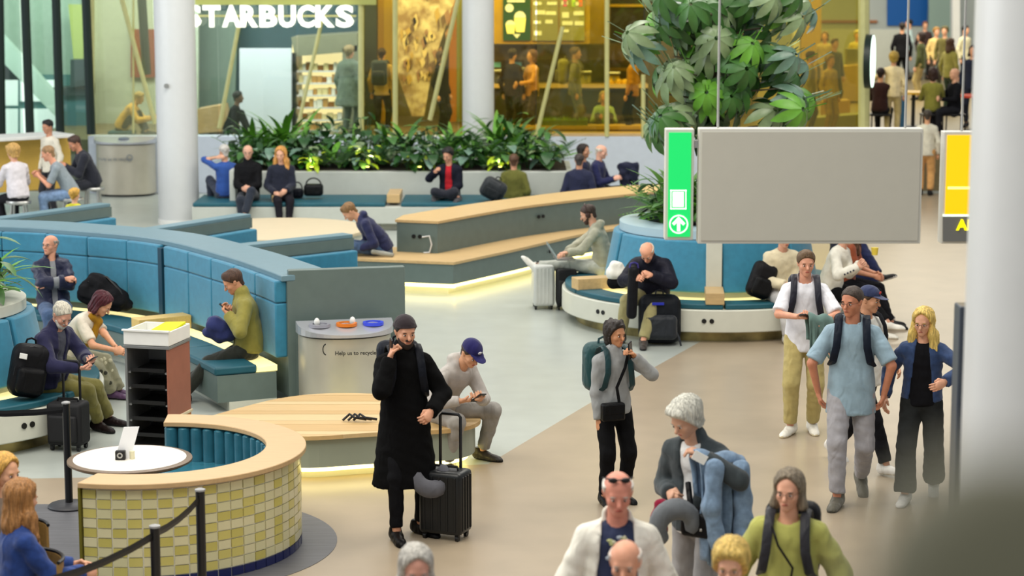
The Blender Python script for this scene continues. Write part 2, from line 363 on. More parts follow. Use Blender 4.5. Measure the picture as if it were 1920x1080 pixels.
# hanging gold mural
mu = slab('mural_banner', [(736, -40), (866, -40), (812, 120), (795, 218), (772, 218), (742, 130)], 44.5, mat('gold_patchwork', (204, 184, 134), .5, var=.12, vscale=5, col2=(150, 116, 66)), .1); tag(mu, 'tapering gold patchwork mural hanging behind the glass', 'mural')
cols = [mat('mural_ochre', (186, 150, 70), .5), mat('mural_sand', (214, 186, 120), .5), mat('mural_rust', (150, 108, 70), .5), mat('mural_umber', (104, 76, 40), .5)]
for i in range(46):
    y = random.uniform(-10, 150); x = random.uniform(748, 862-max(0, y)*.36); w = random.uniform(5, 12); h = random.uniform(10, 26)
    slab('patch', [(x, y), (x+w*.6, y-h*.4), (x+w, y+h*.3), (x+w*.4, y+h)], 44.46, cols[i % 4], .03, mu).matrix_parent_inverse.identity()
for x0, x1, c in ((842, 856, (214, 130, 10)), (856, 872, (150, 150, 60)), (706, 720, (170, 130, 20)), (720, 736, (196, 160, 40))):
    o = slab('coloured_slat', [(x0, -40), (x1, -40), (x1, 235), (x0, 235)], 46, mat('slat_%d' % x0, c, .5), .1); tag(o, {842: 'orange vertical slat left of the second column', 856: 'olive vertical slat touching the second column', 706: 'dark gold vertical slat beside the navy post', 720: 'light gold vertical slat beside the mural'}[x0], 'slat')
# menu screens
mb = empty('menu_board', W(1012, 78, 44), label='gold framed menu board with three screens above the counter', cat='menu board')
b = MB(); b.plate([W(x, y, 44.1) for x, y in ((926, -40), (1106, -40), (1106, 82), (926, 82))], (0, 1, 0), .15); b.build('frame', m_gold, mb)
m_scr = [mat('screen_green', (24, 66, 46), .3, emit=.25), mat('screen_grey', (128, 126, 92), .3, emit=.3), mat('screen_grey2', (132, 130, 90), .3, emit=.3)]
m_txt = mat('screen_text', (214, 218, 226), .3, emit=.5); m_drk = mat('screen_drink', (236, 232, 160), .3, emit=.6)
for (x0, x1), m in zip(((943, 995), (998, 1046), (1050, 1096)), m_scr):
    o = slab('screen', [(x0, -40), (x1, -40), (x1, 76), (x0, 76)], 44.05, m, .04, mb)
    if x0 == 943:
        for pts, mm in (([(951, 0), (984, 0), (984, 4), (951, 4)], m_txt), ([(948+7+8*math.cos(t), 15+8*math.sin(t)) for t in np.linspace(0, 6.2, 12)], m_txt), ([(964, 34), (986, 34), (983, 60), (968, 60)], m_drk), ([(975+11*math.cos(t), 33-12*math.sin(t)) for t in np.linspace(0, math.pi, 9)], m_txt), ([(948, 46), (966, 46), (964, 63), (951, 63)], m_drk), ([(957+9*math.cos(t), 46-8*math.sin(t)) for t in np.linspace(0, math.pi, 9)], m_txt), ([(962, 64), (976, 64), (969, 72)], m_txt)):
            slab('graphic', pts, 44.03, mm, .02, o)
    else:
        for k in range(7):
            x = x0+4+(k % 2)*22+random.uniform(-2, 2); y = 3+(k//2)*18+random.uniform(-2, 2); w = random.uniform(12, 20); h = random.uniform(5, 12)
            slab('graphic', [(x, y), (x+w, y), (x+w, y+h), (x, y+h)], 44.03, m_txt, .02, o)
        if x0 == 1050:
            for x, c in ((1056, (220, 80, 150)), (1072, (170, 210, 90)), (1085, (230, 110, 60))):
                slab('graphic', [(x, -10), (x+7, -10), (x+7, 12), (x, 12)], 44.03, mat('cup_%d' % x, c, .4, emit=.3), .02, o)
def thing(name, pts, Y, m, t, label, cat): return tag(slab(name, pts, Y, m, t), label, cat)
thing('gold_beam', [(1106, -40), (1140, -40), (1140, 235), (1106, 235)], 45.6, m_gold, .2, 'wide gold upright right of the menu screens', 'beam')
thing('bulkhead', [(926, 84), (1206, 84), (1206, 112), (926, 112)], 44.4, m_brown, .6, 'dark brown bulkhead under the menu screens', 'bulkhead')
thing('dark_alcove', [(1146, -40), (1230, -40), (1230, 80), (1146, 80)], 46, mat('alcove_dark', (22, 16, 10), .7), .2, 'dark alcove opening right of the menu board', 'alcove')
thing('gold_shelf_rail', [(1140, 8), (1230, 8), (1230, 13), (1140, 13)], 45.9, m_gold, .12, 'thin gold rail across the dark alcove', 'rail')
ct = empty('back_counter', W(1060, 228, 44.6), label='dark back counter with machines below the brown bulkhead', cat='counter')
b = MB(); b.plate([W(x, y, 44.6) for x, y in ((880, 165), (1215, 165), (1215, 300), (880, 300))], (0, 1, 0), .7); b.build('body', mat('counter_dark', (34, 28, 16), .5, var=.3, vscale=3), ct)
b = MB(); b.plate([W(x, y, 44.5) for x, y in ((880, 158), (1215, 158), (1215, 165), (880, 165))], (0, 1, 0), .8); b.build('top', m_wood, ct)
b = MB(); b.plate([W(x, y, 45.4) for x, y in ((880, 112), (1215, 112), (1215, 160), (880, 160))], (0, 1, 0), .1); b.build('back_panel', mat('counter_back', (96, 74, 22), .5, var=.5, vscale=4), ct)
for i, (x, w, h, c, l) in enumerate(((936, 16, 26, (60, 60, 50), 'left coffee machine on the back counter'), (968, 26, 30, (90, 84, 50), 'wide coffee machine on the back counter'), (1098, 18, 24, (150, 140, 80), 'pale grinder on the back counter behind the walking man'), (1150, 20, 22, (190, 160, 40), 'yellow appliance on the back counter beside the worker'))):
    k = empty('coffee_machine', W(x, 158, 44.8), label=l, cat='machine'); p = W(x, 158, 44.8); ww, hh = w/82, h/82
    b = MB(); b.box((p.x, 44.9, p.z+hh*.35), (ww, .4, hh*.7)); b.build('body', mat('machine_%d' % i, c, .4), k, bevel=.02)
    b = MB(); b.box((p.x, 44.85, p.z+hh*.9), (ww*1.15, .5, hh*.2)); b.build('hood', m_steel, k, bevel=.02)
    b = MB(); b.tube([(p.x, 44.68, p.z+hh*.5), (p.x, 44.55, p.z+hh*.45)], .03, 8); b.build('spout', m_steel, k)
for i, (x, c) in enumerate(((930, (90, 150, 180)), (969, (70, 130, 200)))):
    thing('till_screen', [(x-7, 117), (x+9, 117), (x+9, 126), (x-7, 126)], 44.55, mat('till_%d' % i, c, .3, emit=.5), .04, ('left', 'right')[i]+' small blue till screen under the brown bulkhead', 'screen')
thing('yellow_shelf', [(1138, 128), (1206, 128), (1206, 133), (1138, 133)], 45.1, m_gold, .3, 'narrow gold shelf behind the worker in mustard', 'shelf')
for x, k in ((1148, 0), (1160, 1), (1172, 2), (1184, 3)):
    b = MB(); p = W(x, 157, 44.75); b.lathe([(.0, 0), (.07, 0), (.08, .05), (.05, .1), (0, .1)], p, 10); tag(b.build('pastry', mat('pastry_gold', (224, 176, 40), .5), smooth=True), 'golden pastry on the display counter beside the worker', 'pastry', 'pastries by the worker')
fc = empty('front_counter', W(1120, 262, 41.9), label='long low wooden front counter inside the glass', cat='counter')
b = MB(); b.plate([W(x, y, 41.9) for x, y in ((925, 236), (1350, 236), (1350, 243), (925, 243))], (0, 1, 0), .5); b.build('upper_board', mat('lit_counter_edge', (214, 176, 84), .5), fc)
b = MB(); b.plate([W(x, y, 42.0) for x, y in ((925, 243), (1350, 243), (1350, 262), (925, 262))], (0, 1, 0), .4); b.build('front', mat('amber_counter', (150, 104, 24), .5), fc)
gb = empty('grass_box', W(1060, 236, 41.95), label='green grass planter box on the wooden front counter', cat='planter')
b = MB(); b.plate([W(x, y, 41.95) for x, y in ((1015, 226), (1102, 226), (1102, 237), (1015, 237))], (0, 1, 0), .25); b.build('box', mat('green_box', (92, 116, 20), .6), gb)
b = MB()
for i in range(120):
    p = W(random.uniform(1016, 1101), 227, 41.95+random.uniform(.02, .22)); h = random.uniform(.06, .12); b.add([p, p+Vector((.02, 0, 0)), p+Vector((.01+random.uniform(-.02, .02), 0, h))], [(0, 1, 2)])
tag(b.build('grass', mat('lime_grass', (140, 190, 20), .6), gb), kind='stuff')
# ---- food hall on the right
YH = 66
struct(slab('wall_hall', [(1330, -90), (2010, -90), (2010, 330), (1330, 330)], YH, mat('hall_wall', (190, 196, 190), .7, var=.06, vscale=.6)))
thing('wall_banner', [(1664, -40), (1742, -40), (1738, 48), (1664, 48)], 65.9, mat('royal_blue', (0, 92, 172), .5), .2, 'royal blue wall banner at the back of the food hall', 'panel')
thing('glass_cabinet', [(1742, -40), (1792, -40), (1792, 150), (1742, 150)], 65, mat('sage_glass', (146, 168, 158), .3), .2, 'sage glass cabinet right of the blue panel', 'cabinet')
thing('hall_pillar', [(1786, -40), (1800, -40), (1800, 150), (1786, 150)], 63, m_white, .3, 'slim white pillar beside the sage cabinet', 'pillar')
thing('hall_pillar', [(1487, -40), (1500, -40), (1500, 160), (1487, 160)], 60, m_white, .3, 'slim white pillar behind the tree crown', 'pillar')
thing('ochre_pier', [(1502, -40), (1540, -40), (1540, 160), (1502, 160)], 59, mat('ochre_pier', (168, 138, 66), .6), .3, 'ochre pier right of the tree crown', 'pier')
thing('handrail', [(1540, 38), (1645, 38), (1645, 43), (1540, 43)], 65.9, mat('copper_rail', (170, 110, 70), .5), .1, 'copper handrail along the back wall of the hall', 'handrail')
thing('hall_bench', [(1520, 55), (1700, 55), (1700, 152), (1520, 152)], 63, m_bench, .8, 'pale low parapet along the back of the hall', 'parapet')
thing('hall_counter', [(1545, 128), (1625, 120), (1625, 190), (1545, 190)], 52, m_wood, .6, 'pale counter edge left of the round lit sign', 'counter')
thing('ochre_cabinet', [(1546, 192), (1594, 188), (1594, 232), (1546, 232)], 46, mat('ochre_cab', (190, 146, 66), .6), .6, 'ochre low cabinet behind the glass right of the tree', 'cabinet')
thing('olive_ramp', [(1500, 224), (1618, 214), (1618, 262), (1500, 262)], 43, mat('olive_top', (150, 146, 84), .6), .6, 'olive grey counter below the ochre cabinet', 'counter')
thing('steel_rack', [(1588, 92), (1622, 92), (1622, 122), (1588, 122)], 52.3, m_steel, .3, 'small steel rack on the hall counter', 'rack')
# round sign seen edge-on, fixed to the thick mullion
rs = empty('round_sign', W(1636, 165, 40.5), label='round lit blade sign seen almost edge-on at the thick mullion', cat='sign')
p = W(1633, 115, 40.4); d = Vector((.968, -.25, 0)).normalized()
b = MB(); b.tube([p-d*.10, p+d*.03], .51, 36); b.build('case', mat('dark_green_case', (6, 30, 22), .4), rs, smooth=True)
b = MB(); b.tube([p+d*.03, p+d*.045], .49, 36); b.build('lit_face', mat('lit_sign_face', (226, 255, 236), .4, emit=1.5), rs, smooth=True)
# ---------------------------------------------------------------- furniture
def sockets(p, n, parent):      # a pair of power sockets on a face with normal n
    n = Vector(n).normalized(); t = Vector((-n.y, n.x, 0))
    for k in (-1, 1):
        b = MB(); q = Vector(p)+t*.045*k; b.tube([q-n*.01, q+n*.006], .028, 14); b.build('power_socket', m_black, parent)
# --- A: the big curved blue banquette
A = spline([(-8.0, 25.35), (-6.1, 25.2), (-5.15, 24.85), (-4.02, 24.1), (-3.08, 22.75), (-2.5, 21.7), (-2.26, 21.2)], 12)
LA = lens(A)[-1]
bq = empty('curved_banquette', (-4.6, 24.2, 0), label='large curved banquette with tall blue padded back and grey rim', cat='banquette')
b = MB(); b.sweep(A, [(.0, .1), (.42, .1), (.42, 1.28), (.0, 1.28)]); b.build('back_shell', m_grey, bq)
b = MB(); b.sweep(A, [(-.06, 1.28), (.46, 1.28), (.46, 1.36), (-.06, 1.34)]); b.build('rim', m_rim, bq, bevel=.01)
b = MB(); b.sweep(offs(A, -.13), [(-.62, .10), (0, .10), (0, .37), (-.62, .37)]); b.build('base', m_grey, bq)
b = MB(); b.sweep(offs(A, -.13), [(-.5, 0), (0, 0), (0, .10), (-.5, .10)]); b.build('plinth', m_cream, bq)
b = MB(); b.sweep(offs(A, -.12), [(-.22, .38), (0, .38), (0, .44), (-.2, .42)]); b.build('glow_strip', m_glow, bq)  # seat-gap ledge, glowing in place of the light it catches
cuts = [LA-.02]
pw = .62; s = LA-.03; i = 0
gaps = (5,)
while s > .3:
    e = max(s-pw, 0)
    for z0, z1, nm in ((1.06, 1.285, 'upper_back_pad'), (.50, 1.055, 'lower_back_pad')):
        b = MB(); b.sweep(sub(A, e+.004, s-.004, .1), [(-.12, z0), (.01, z0), (.01, z1), (-.12, z1)]); b.build(nm, m_blue, bq, bevel=.018, smooth=True)
    s = e-(.10 if i in (4, 9) else 0)
    if i in (4, 9):
        b = MB(); b.sweep(sub(A, e-.09, e-.01, .05), [(-.14, .42), (.01, .42), (.01, 1.26), (-.14, 1.26)]); b.build('gap_shade', mat('gap_shade_blue', (16, 58, 78), .5), bq)  # solid strip filling the cushion gap; the gap's shade is its dark colour
    i += 1
Bs = offs(A, -.33); LB = lens(Bs)[-1]; s = LB; i = 0
while s > .4:
    e = max(s-1.25, 0)
    b = MB(); b.sweep(sub(Bs, e+.006, s-.006, .1), [(-.44, .37), (0, .37), (0, .455), (-.44, .455)]); b.build('seat_cushion', m_teal, bq, bevel=.02, smooth=True)
    s = e; i += 1
Ld = A[-1]; dirA = (Vector(A[-1])-Vector(A[-3])).normalized(); nA = Vector((-dirA.y, dirA.x))
# wooden arm across the seat and end panel
for sa in (LA-2.62,):
    q = sub(A, sa, sa+.22, .1)
    b = MB(); b.sweep(q, [(-.76, .456), (-.14, .456), (-.14, .60), (-.76, .60)]); b.build('arm_rest', mat('lit_oak', (214, 182, 110), .45, var=.06, wood=True), bq, bevel=.008)
ep = Vector((-2.25, 21.22)); eq = Vector((-1.09, 21.5))
b = MB(); d = (eq-ep).normalized(); n = Vector((-d.y, d.x))
b.prism([tuple(ep), tuple(eq), tuple(eq+n*.10), tuple(ep+n*.10)], 0, 1.39); b.build('end_panel', m_grey, bq, bevel=.01)
# --- ring benches round planters
def ring_bench(c, name, label, a0, a1, breaks, arms, socks, pil=()):
    r = empty(name, (c[0], c[1], 0), label=label, cat='planter bench')
    R = math.radians; n = 72; f0, f1 = R(a0), R(a1)
    b = MB(); b.lathe([(1.0, .13), (1.87, .13), (1.87, .40), (1.0, .40)], (*c, 0), n, f0, f1); b.build('base', m_cream, r, smooth=True, bevel=.012)
    b = MB(); b.lathe([(1.0, 0), (1.70, 0), (1.70, .13), (1.0, .13)], (*c, 0), n, f0, f1); b.build('plinth', mat('bronze_mirror_plinth', (150, 136, 88), .3, metal=.6, var=.5, vscale=3), r, smooth=True)
    b = MB(); b.lathe([(1.20, .40), (1.54, .40), (1.52, .425), (1.20, .44)], (*c, 0), n, f0, f1); b.build('glow_strip', m_glow, r)  # ledge behind the seat cushions, its lit look put in as glow
    b = MB(); b.lathe([(.86, .40), (1.19, .40), (1.07, 1.15), (.86, 1.15)], (*c, 0), n, f0, f1); b.build('planter_drum', m_cream, r, smooth=True)
    b = MB(); b.lathe([(.86, 1.14), (1.15, 1.14), (1.15, 1.24), (.98, 1.27), (.86, 1.27)], (*c, 0), n, f0, f1); b.build('planter_rim', m_cream if 'left' in label else mat('pale_blue_rim', (170, 194, 204), .4), r, smooth=True)
    b = MB(); b.lathe([(0, 1.1), (.87, 1.1), (.87, 1.16), (0, 1.16)], (*c, 0), 32); b.build('soil', mat('dark_soil', (40, 32, 22), .9, var=.3), r)
    for s0, s1 in zip(breaks, breaks[1:]):
        g = 1.2
        b = MB(); b.lathe([(1.20, .52), (1.34, .52), (1.22, 1.13), (1.07, 1.13)], (*c, 0), 16, R(s0+g), R(s1-g)); b.build('back_cushion', m_blue, r, smooth=True, bevel=.02)
        g = .4
        b = MB(); b.lathe([(1.52, .40), (1.83, .40), (1.83, .465), (1.52, .465)], (*c, 0), 16, R(s0+g), R(s1-g)); b.build('seat_cushion', m_teal, r, smooth=True, bevel=.015)
    for a in arms:
        t = Vector((math.cos(R(a)), math.sin(R(a)), 0)); q = Vector((*c, .53))+t*1.58
        b = MB(); b.box(q, (.52, .22, .14), R(a)); b.build('arm_rest', m_wood, r, bevel=.008)
    for a in pil:
        t = Vector((math.cos(R(a)), math.sin(R(a)), 0)); q = Vector((*c, .80))+t*1.27
        b = MB(); b.box(q, (.13, .19, .66), R(a)); b.build('pillar_strip', m_cream, r, bevel=.01)
    for a in socks:
        t = Vector((math.cos(R(a)), math.sin(R(a)), 0)); sockets(Vector((*c, .27))+t*1.872, t, r)
    return r
CD = (2.5, 26.6); CL = (-5.86, 20.3)
ring_bench(CD, 'round_planter_bench', 'round cream planter bench with blue backs under the tree', 0, 360, [-30+180, -160+360, -90+360, -45+360, 0+360, 45+360, 90+360, 150+360], (-160, -93.5), (-96, -140), (-93.5,))
ring_bench(CL, 'round_planter_bench', 'left round cream planter bench beside the tray cart', 0, 360, [-100, -60, -22, 20, 62, 100, 150, 205, 260], (-62,), (-40,))
# --- C: stepped bench with oak tops
def loop(front, back): return [tuple(p) for p in front]+[tuple(p) for p in back[::-1]]
fr = [Vector((-2.35, 28.8)), Vector((-.79, 28.37))]; cv = spline([(-.79, 28.37), (0, 29.62), (.6, 30.65), (1.11, 31.45), (1.8, 32.25), (2.6, 32.9)], 8)
bk = spline([(-2.35, 29.75), (-1.5, 29.95), (-.8, 31.1), (0, 32.1), (.8, 33.0), (1.7, 33.8), (2.4, 34.2)], 6)
stp = empty('stepped_bench', (-.3, 30, 0), label='long curved two-step grey bench with oak tops and glowing base', cat='bench')
low = loop(fr+cv[1:], bk)
def grow(pts, k):
    n = len(pts); ar = sum(pts[i][0]*pts[(i+1) % n][1]-pts[(i+1) % n][0]*pts[i][1] for i in range(n)); sgn = 1 if ar > 0 else -1; out = []
    for i in range(n):
        p, q, s_ = Vector(pts[i-1]), Vector(pts[i]), Vector(pts[(i+1) % n])
        d1 = (q-p).normalized(); d2 = (s_-q).normalized(); n1 = Vector((d1.y, -d1.x))*sgn; n2 = Vector((d2.y, -d2.x))*sgn
        m_ = (n1+n2); m_ = m_/max(m_.length, .3); out.append(tuple(q+m_*k/max(.5, m_.dot(n1))))
    return out
b = MB(); b.prism(low, .15, .42); b.build('lower_step', m_grey, stp)
b = MB(); b.prism(grow(low, .02), .42, .455); b.build('lower_top', m_wood, stp)
b = MB(); b.prism(grow(low, -.16), 0, .15); b.build('plinth', m_cream, stp)
b = MB(); b.sweep(offs(fr+cv[1:], .10), [(-.03, .09), (.03, .09), (.03, .13), (-.03, .13)]); b.build('glow_strip', m_led, stp)
uf = [Vector((-1.60, 29.40)), Vector((-1.03, 29.22))]+spline([(-1.03, 29.22), (0, 30.8), (.6, 31.5), (1.1, 32.0), (1.9, 32.75), (2.5, 33.2)], 8)[1:]
ub = spline([(-1.52, 29.9), (-.8, 31.0), (0, 32.0), (.8, 32.9), (1.7, 33.7), (2.4, 34.1)], 6)
up = loop(uf, ub)
b = MB(); b.prism(up, .455, .87); b.build('upper_step', m_grey, stp)
b = MB(); b.prism(grow(up, .02), .87, .905); b.build('upper_top', m_wood, stp)
sockets((-1.32, 29.30, .68), (-.3, -1, 0), stp); q = W(1003, 405, 31.6); sockets((.43, 31.27, .72), (.7, -.75, 0), stp); sockets((.52, 30.52, .3), (.8, -.6, 0), stp)
b = MB(); p = Vector((-1.24, 29.25, .68)); b.tube([p, p+Vector((.10, -.05, .02)), p+Vector((.13, -.04, -.10)), p+Vector((.10, -.03, -.21)), p+Vector((.02, -.02, -.218))], .011, 6); tag(b.build('charging_cable', mat('white_cable', (220, 220, 220), .4), smooth=True), 'white charging cable hanging from the stepped bench socket', 'cable')
# --- I: oak platform with glow in front of the bin
plf = empty('oak_platform', (-1.5, 18.9, 0), label='low rounded oak topped platform bench with glowing base', cat='bench')
pts = [tuple(p) for p in spline([(-2.75, 18.75), (-1.95, 18.0), (-1.2, 18.12), (-.5, 18.28), (-.28, 18.7), (-.5, 19.35), (-1.36, 19.8), (-2.1, 19.65), (-2.75, 18.75)], 8)[:-1]]
b = MB(); b.prism(grow(pts, -.05), .13, .385); b.build('body', mat('sage_grey_body', (150, 158, 142), .4), plf)
b = MB(); b.prism(grow(pts, -.22), 0, .13); b.build('plinth', m_cream, plf)
b = MB(); pl = grow(pts, -.14); b.sweep(pl+pl[:1], [(-.03, .08), (.03, .08), (.03, .12), (-.03, .12)]); b.build('glow_strip', m_led, plf)
def clip(poly, axis, lo, keep):
    out = []
    for i in range(len(poly)):
        a, c = poly[i], poly[(i+1) % len(poly)]; ia = (a[axis] >= lo) == keep; ic = (c[axis] >= lo) == keep
        if ia: out.append(a)
        if ia != ic:
            t = (lo-a[axis])/(c[axis]-a[axis]); out.append((a[0]+(c[0]-a[0])*t, a[1]+(c[1]-a[1])*t))
    return out
wv = [mat('oak_plank_%d' % i, c, .42, var=.05, vscale=5, wood=True) for i, c in enumerate(((200, 168, 116), (192, 158, 104), (206, 178, 130)))]
y = 17.9; i = 0
while y < 19.9:
    pc = clip(clip(pts, 1, y+.002, True), 1, y+.138, False)
    if len(pc) > 2: b = MB(); b.prism(pc, .385, .42+.0008*(i % 3)); b.build('plank', wv[(i*2+i//3) % 3], plf)
    y += .14; i += 1
sockets((-.345, 18.86, .27), (1, .1, 0), plf); 
# --- bleached round platform and the three short blue backs behind the banquette
rp = empty('round_platform', (-3.55, 32.0, 0), label='low round bleached wood platform in the middle of the lounge', cat='platform')
b = MB(); b.lathe([(0, .15), (1.32, .15), (1.32, .41), (0, .41)], (-3.55, 32, 0), 48); b.build('body', m_cream, rp, smooth=True)
b = MB(); b.lathe([(0, .41), (1.36, .41), (1.36, .45), (0, .45)], (-3.55, 32, 0), 48); b.build('top', m_woodl, rp, smooth=True)
b = MB(); b.lathe([(0, 0), (1.1, 0), (1.1, .15), (0, .15)], (-3.55, 32, 0), 40); b.build('plinth', m_cream, rp, smooth=True)
b = MB(); b.lathe([(1.15, .09), (1.2, .09), (1.2, .12), (1.15, .12)], (-3.55, 32, 0), 40); b.build('glow_strip', m_led, rp)
def short_back(p, q, label, ht=.95):
    p, q = Vector(p), Vector(q); d = (q-p).normalized(); n = Vector((-d.y, d.x)); r = empty('short_banquette', (*((p+q)/2), 0), label=label, cat='banquette')
    def pr(o0, o1, z0, z1, nm, m, bv=0, e=0):
        b = MB(); b.prism([tuple(p+n*o0+d*e), tuple(q+n*o0-d*e), tuple(q+n*o1-d*e), tuple(p+n*o1+d*e)], z0, z1); b.build(nm, m, r, bevel=bv)
    pr(0, .16, 0, ht, 'back_shell', m_grey, .01); pr(-.02, .2, ht-.02, ht+.03, 'rim', m_rim, .008)
    pr(-.04, 0, ht-.16, ht-.02, 'headboard', m_grey)
    pr(-.14, 0, .47, ht-.17, 'back_pad', m_blue, .02, .01); pr(-.72, -.12, .38, .46, 'seat_cushion', m_teal, .02, .01); pr(-.7, 0, .1, .38, 'base', m_grey)
    pr(-.6, 0, 0, .1, 'plinth', m_cream)
short_back((-3.62, 25.9), (-2.06, 27.25), 'short blue backed banquette behind the right end of the big one')
short_back((-4.75, 27.7), (-3.64, 29.43), 'short blue backed banquette in front of the left column')
short_back((-7.0, 28.9), (-5.83, 30.72), 'short blue backed banquette at the far left behind the big one')
# --- E: bench and long planter at the back
pb = empty('planter_bench', (-2, 36.5, 0), label='long pale planter with teal bench seat along the back', cat='planter bench')
b = MB(); b.box((-2.03, 37.55, .43), (6.14, 2.0, .86)); b.build('planter_box', m_bench, pb, bevel=.015)
b = MB(); b.box((-2.03, 37.6, .85), (5.94, 1.7, .06)); b.build('soil', mat('dark_soil', (40, 32, 22), .9, var=.3), pb)
b = MB(); b.box((-2.42, 35.86, .26), (5.8, 1.3, .28)); b.build('bench_base', m_bench, pb, bevel=.01)
b = MB(); b.box((-2.42, 35.95, .06), (5.6, 1.0, .12)); b.build('plinth', m_cream, pb)
for x0, x1 in ((-5.31, -3.75), (-3.74, -2.1), (-1.85, -.2), (-.19, .48)):
    b = MB(); b.box(((x0+x1)/2, 35.86, .435), (x1-x0-.01, 1.28, .07)); b.build('seat_cushion', m_teal, pb, bevel=.02)
b = MB(); b.box((-1.98, 35.85, .52), (.22, .9, .14)); b.build('arm_rest', m_wood, pb, bevel=.008)
b = MB(); b.box((-3.92, 35.6, .52), (.16, .5, .12)); b.build('arm_rest', m_wood, pb, bevel=.008)
b = MB(); b.box((-4.68, 36.0, .72), (.10, .9, .52)); b.build('side_screen', m_bench, pb, bevel=.01)
# --- bins
def bin_(c, w, dpt, h, name, label, cols, lid=True, rz=0):
    r = empty(name, (c[0], c[1], 0), rz, label=label, cat='bin')
    n = 20; pts = [(w/2*math.cos(a), -dpt*math.sin(a)**.7 if a > 0 else 0) for a in np.linspace(0, math.pi, n)]
    L = lambda ps, s: [(r.matrix_basis @ Vector((p[0]*s, p[1]*s, 0))).xy[:] for p in ps]
    b = MB(); b.prism(L(pts, 1), .04, h); b.build('body', mat('bin_steel', (198, 192, 176), .36, metal=.45, var=.05, vscale=3), r, smooth=True)
    b = MB(); b.prism(L(pts, .95), 0, .04); b.build('plinth', m_black, r)
    M = r.matrix_basis
    tp = [M @ Vector((p[0]*1.05, p[1]*1.06-.01, h+.02)) for p in pts]; tp2 = [M @ Vector((p[0]*1.05, p[1]*1.06-.01, h+.05+.08*(1+p[1]/dpt))) for p in pts]
    b = MB(); k = len(tp); b.add(tp+tp2, [tuple(range(k)), tuple(range(k, 2*k))]+[(i, (i+1) % k, k+(i+1) % k, k+i) for i in range(k)]); b.build('lid', mat('pale_lid', (196, 198, 204), .25, metal=.5), r)
    for i, cc in enumerate(cols):
        x = (i-(len(cols)-1)/2)*w*.29; b = MB(); q = M @ Vector((x, -dpt*.42, h+.095))
        b.lathe([(.075, 0), (.105, 0), (.105, .03), (.075, .03)], q, 20); b.build('opening_ring', mat('ring_%d%d%d' % cc, cc, .4), r, smooth=True)
        b = MB(); b.lathe([(0, 0), (.078, 0), (.078, .012), (0, .012)], q, 20); b.build('opening', m_black, r)
    return r
bn = bin_((-1.70, 21.24), .93, .46, .76, 'recycling_bin', 'steel recycling bin with coloured openings against the grey end panel', [(150, 150, 160), (220, 120, 30), (60, 80, 220)], rz=math.radians(13))
for q, s_ in (((-1.95, 21.02), 1), ((-1.6, 21.1), 1)):
    b = MB(); b.ell((q[0], q[1], .895), (.03, .03, .045)); tag(b.build('paper_cup', m_white, smooth=True), {-1.95: 'small white crumpled cup on the bin lid at left', -1.6: 'small white crumpled cup on the bin lid at right'}[q[0]], 'cup')
m_ink = mat('black_print', (28, 28, 26), .6)
tx = W(628, 664, 20.72); text('bin_lettering', 'Help us to recycle', tx+Vector((0, -.005, -.01)), .055, m_ink, bn, rz=math.radians(6), depth=.004, thick=.001)
p = W(612, 655, 20.80)
b = MB(); b.lathe([(.038, -.005), (.048, -.005), (.048, .005), (.038, .005)], (0, 0, 0), 20); 
M = Matrix.Translation(p+Vector((0, -.01, 0))) @ Matrix.Rotation(math.pi/2, 4, 'X') @ Matrix.Diagonal((.8, 1.25, 1, 1))
b.v = [tuple(M @ Vector(v)) for v in b.v]; b.build('bin_emblem', m_ink, bn)
b = MB(); b.plate([p+Vector((x, -.014, z)) for x, z in ((.0, -.05), (.04, -.05), (.03, .0), (.036, .04), (.012, .07), (.0, .02))], (0, 1, 0), .006); b.build('bin_emblem', m_ink, bn)
bn2 = bin_((-7.40, 40.85), 1.12, .55, .98, 'recycling_bin', 'far steel recycling bin beside the left column', [(120, 130, 140)])
text('bin_lettering', 'Help us to recycle', W(184, 301, 40.28), .085, mat('grey_print', (120, 126, 132), .6), bn2, depth=.004)
p = W(243, 296, 40.27); b = MB(); b.lathe([(.045, -.005), (.06, -.005), (.06, .005), (.045, .005)], (0, 0, 0), 20); M = Matrix.Translation(p) @ Matrix.Rotation(math.pi/2, 4, 'X'); b.v = [tuple(M @ Vector(v)) for v in b.v]; b.build('bin_emblem', mat('grey_print', (120, 126, 132), .6), bn2)
# --- J: tiled booth
CB = (-2.78, 16.05); R = math.radians
bo = empty('tiled_booth', (*CB, 0), label='curved booth with yellow tiled outside, oak cap and teal leather inside', cat='booth')
T0, T1 = R(-106), R(93); TV = R(76)
b = MB(); b.lathe([(1.02, .0), (1.135, .0), (1.135, .735), (1.02, .735)], (*CB, 0), 64, T0, T1); b.build('wall_core', mat('grout', (240, 238, 226), .8), bo, smooth=True)
b = MB(); b.lathe([(.88, .735), (1.19, .735), (1.19, .775), (.88, .775)], (*CB, 0), 72, T0-R(.6), T1); b.build('cap', mat('cap_oak', (194, 162, 118), .4, var=.05, vscale=5, wood=True), bo, smooth=True, bevel=.006)
ty = [mat('tile_yellow', (200, 188, 104), .22, var=.08, vscale=5, spec=.6), mat('tile_yellow2', (192, 180, 94), .22, var=.08, vscale=5, spec=.6), mat('tile_cream', (214, 206, 164), .22, var=.04, vscale=5, spec=.6), mat('tile_cream2', (208, 202, 158), .22, var=.04, vscale=5, spec=.6)]
m_navy = mat('tile_navy', (22, 30, 84), .2, spec=.6)
ncol = 33; da = (TV-T0)/ncol
def tile(r0, r1, da_, h, name):
    b = MB(); b.lathe([(r0, 0), (r1, 0), (r1, h), (r0, h)], (0, 0, 0), 2, -da_/2, da_/2); o = b.build(name, ty[0], None, bevel=.003, seg=1); return o
tproto = tile(1.13, 1.148, da-.009, .0625, 'tile')
tmesh = {}
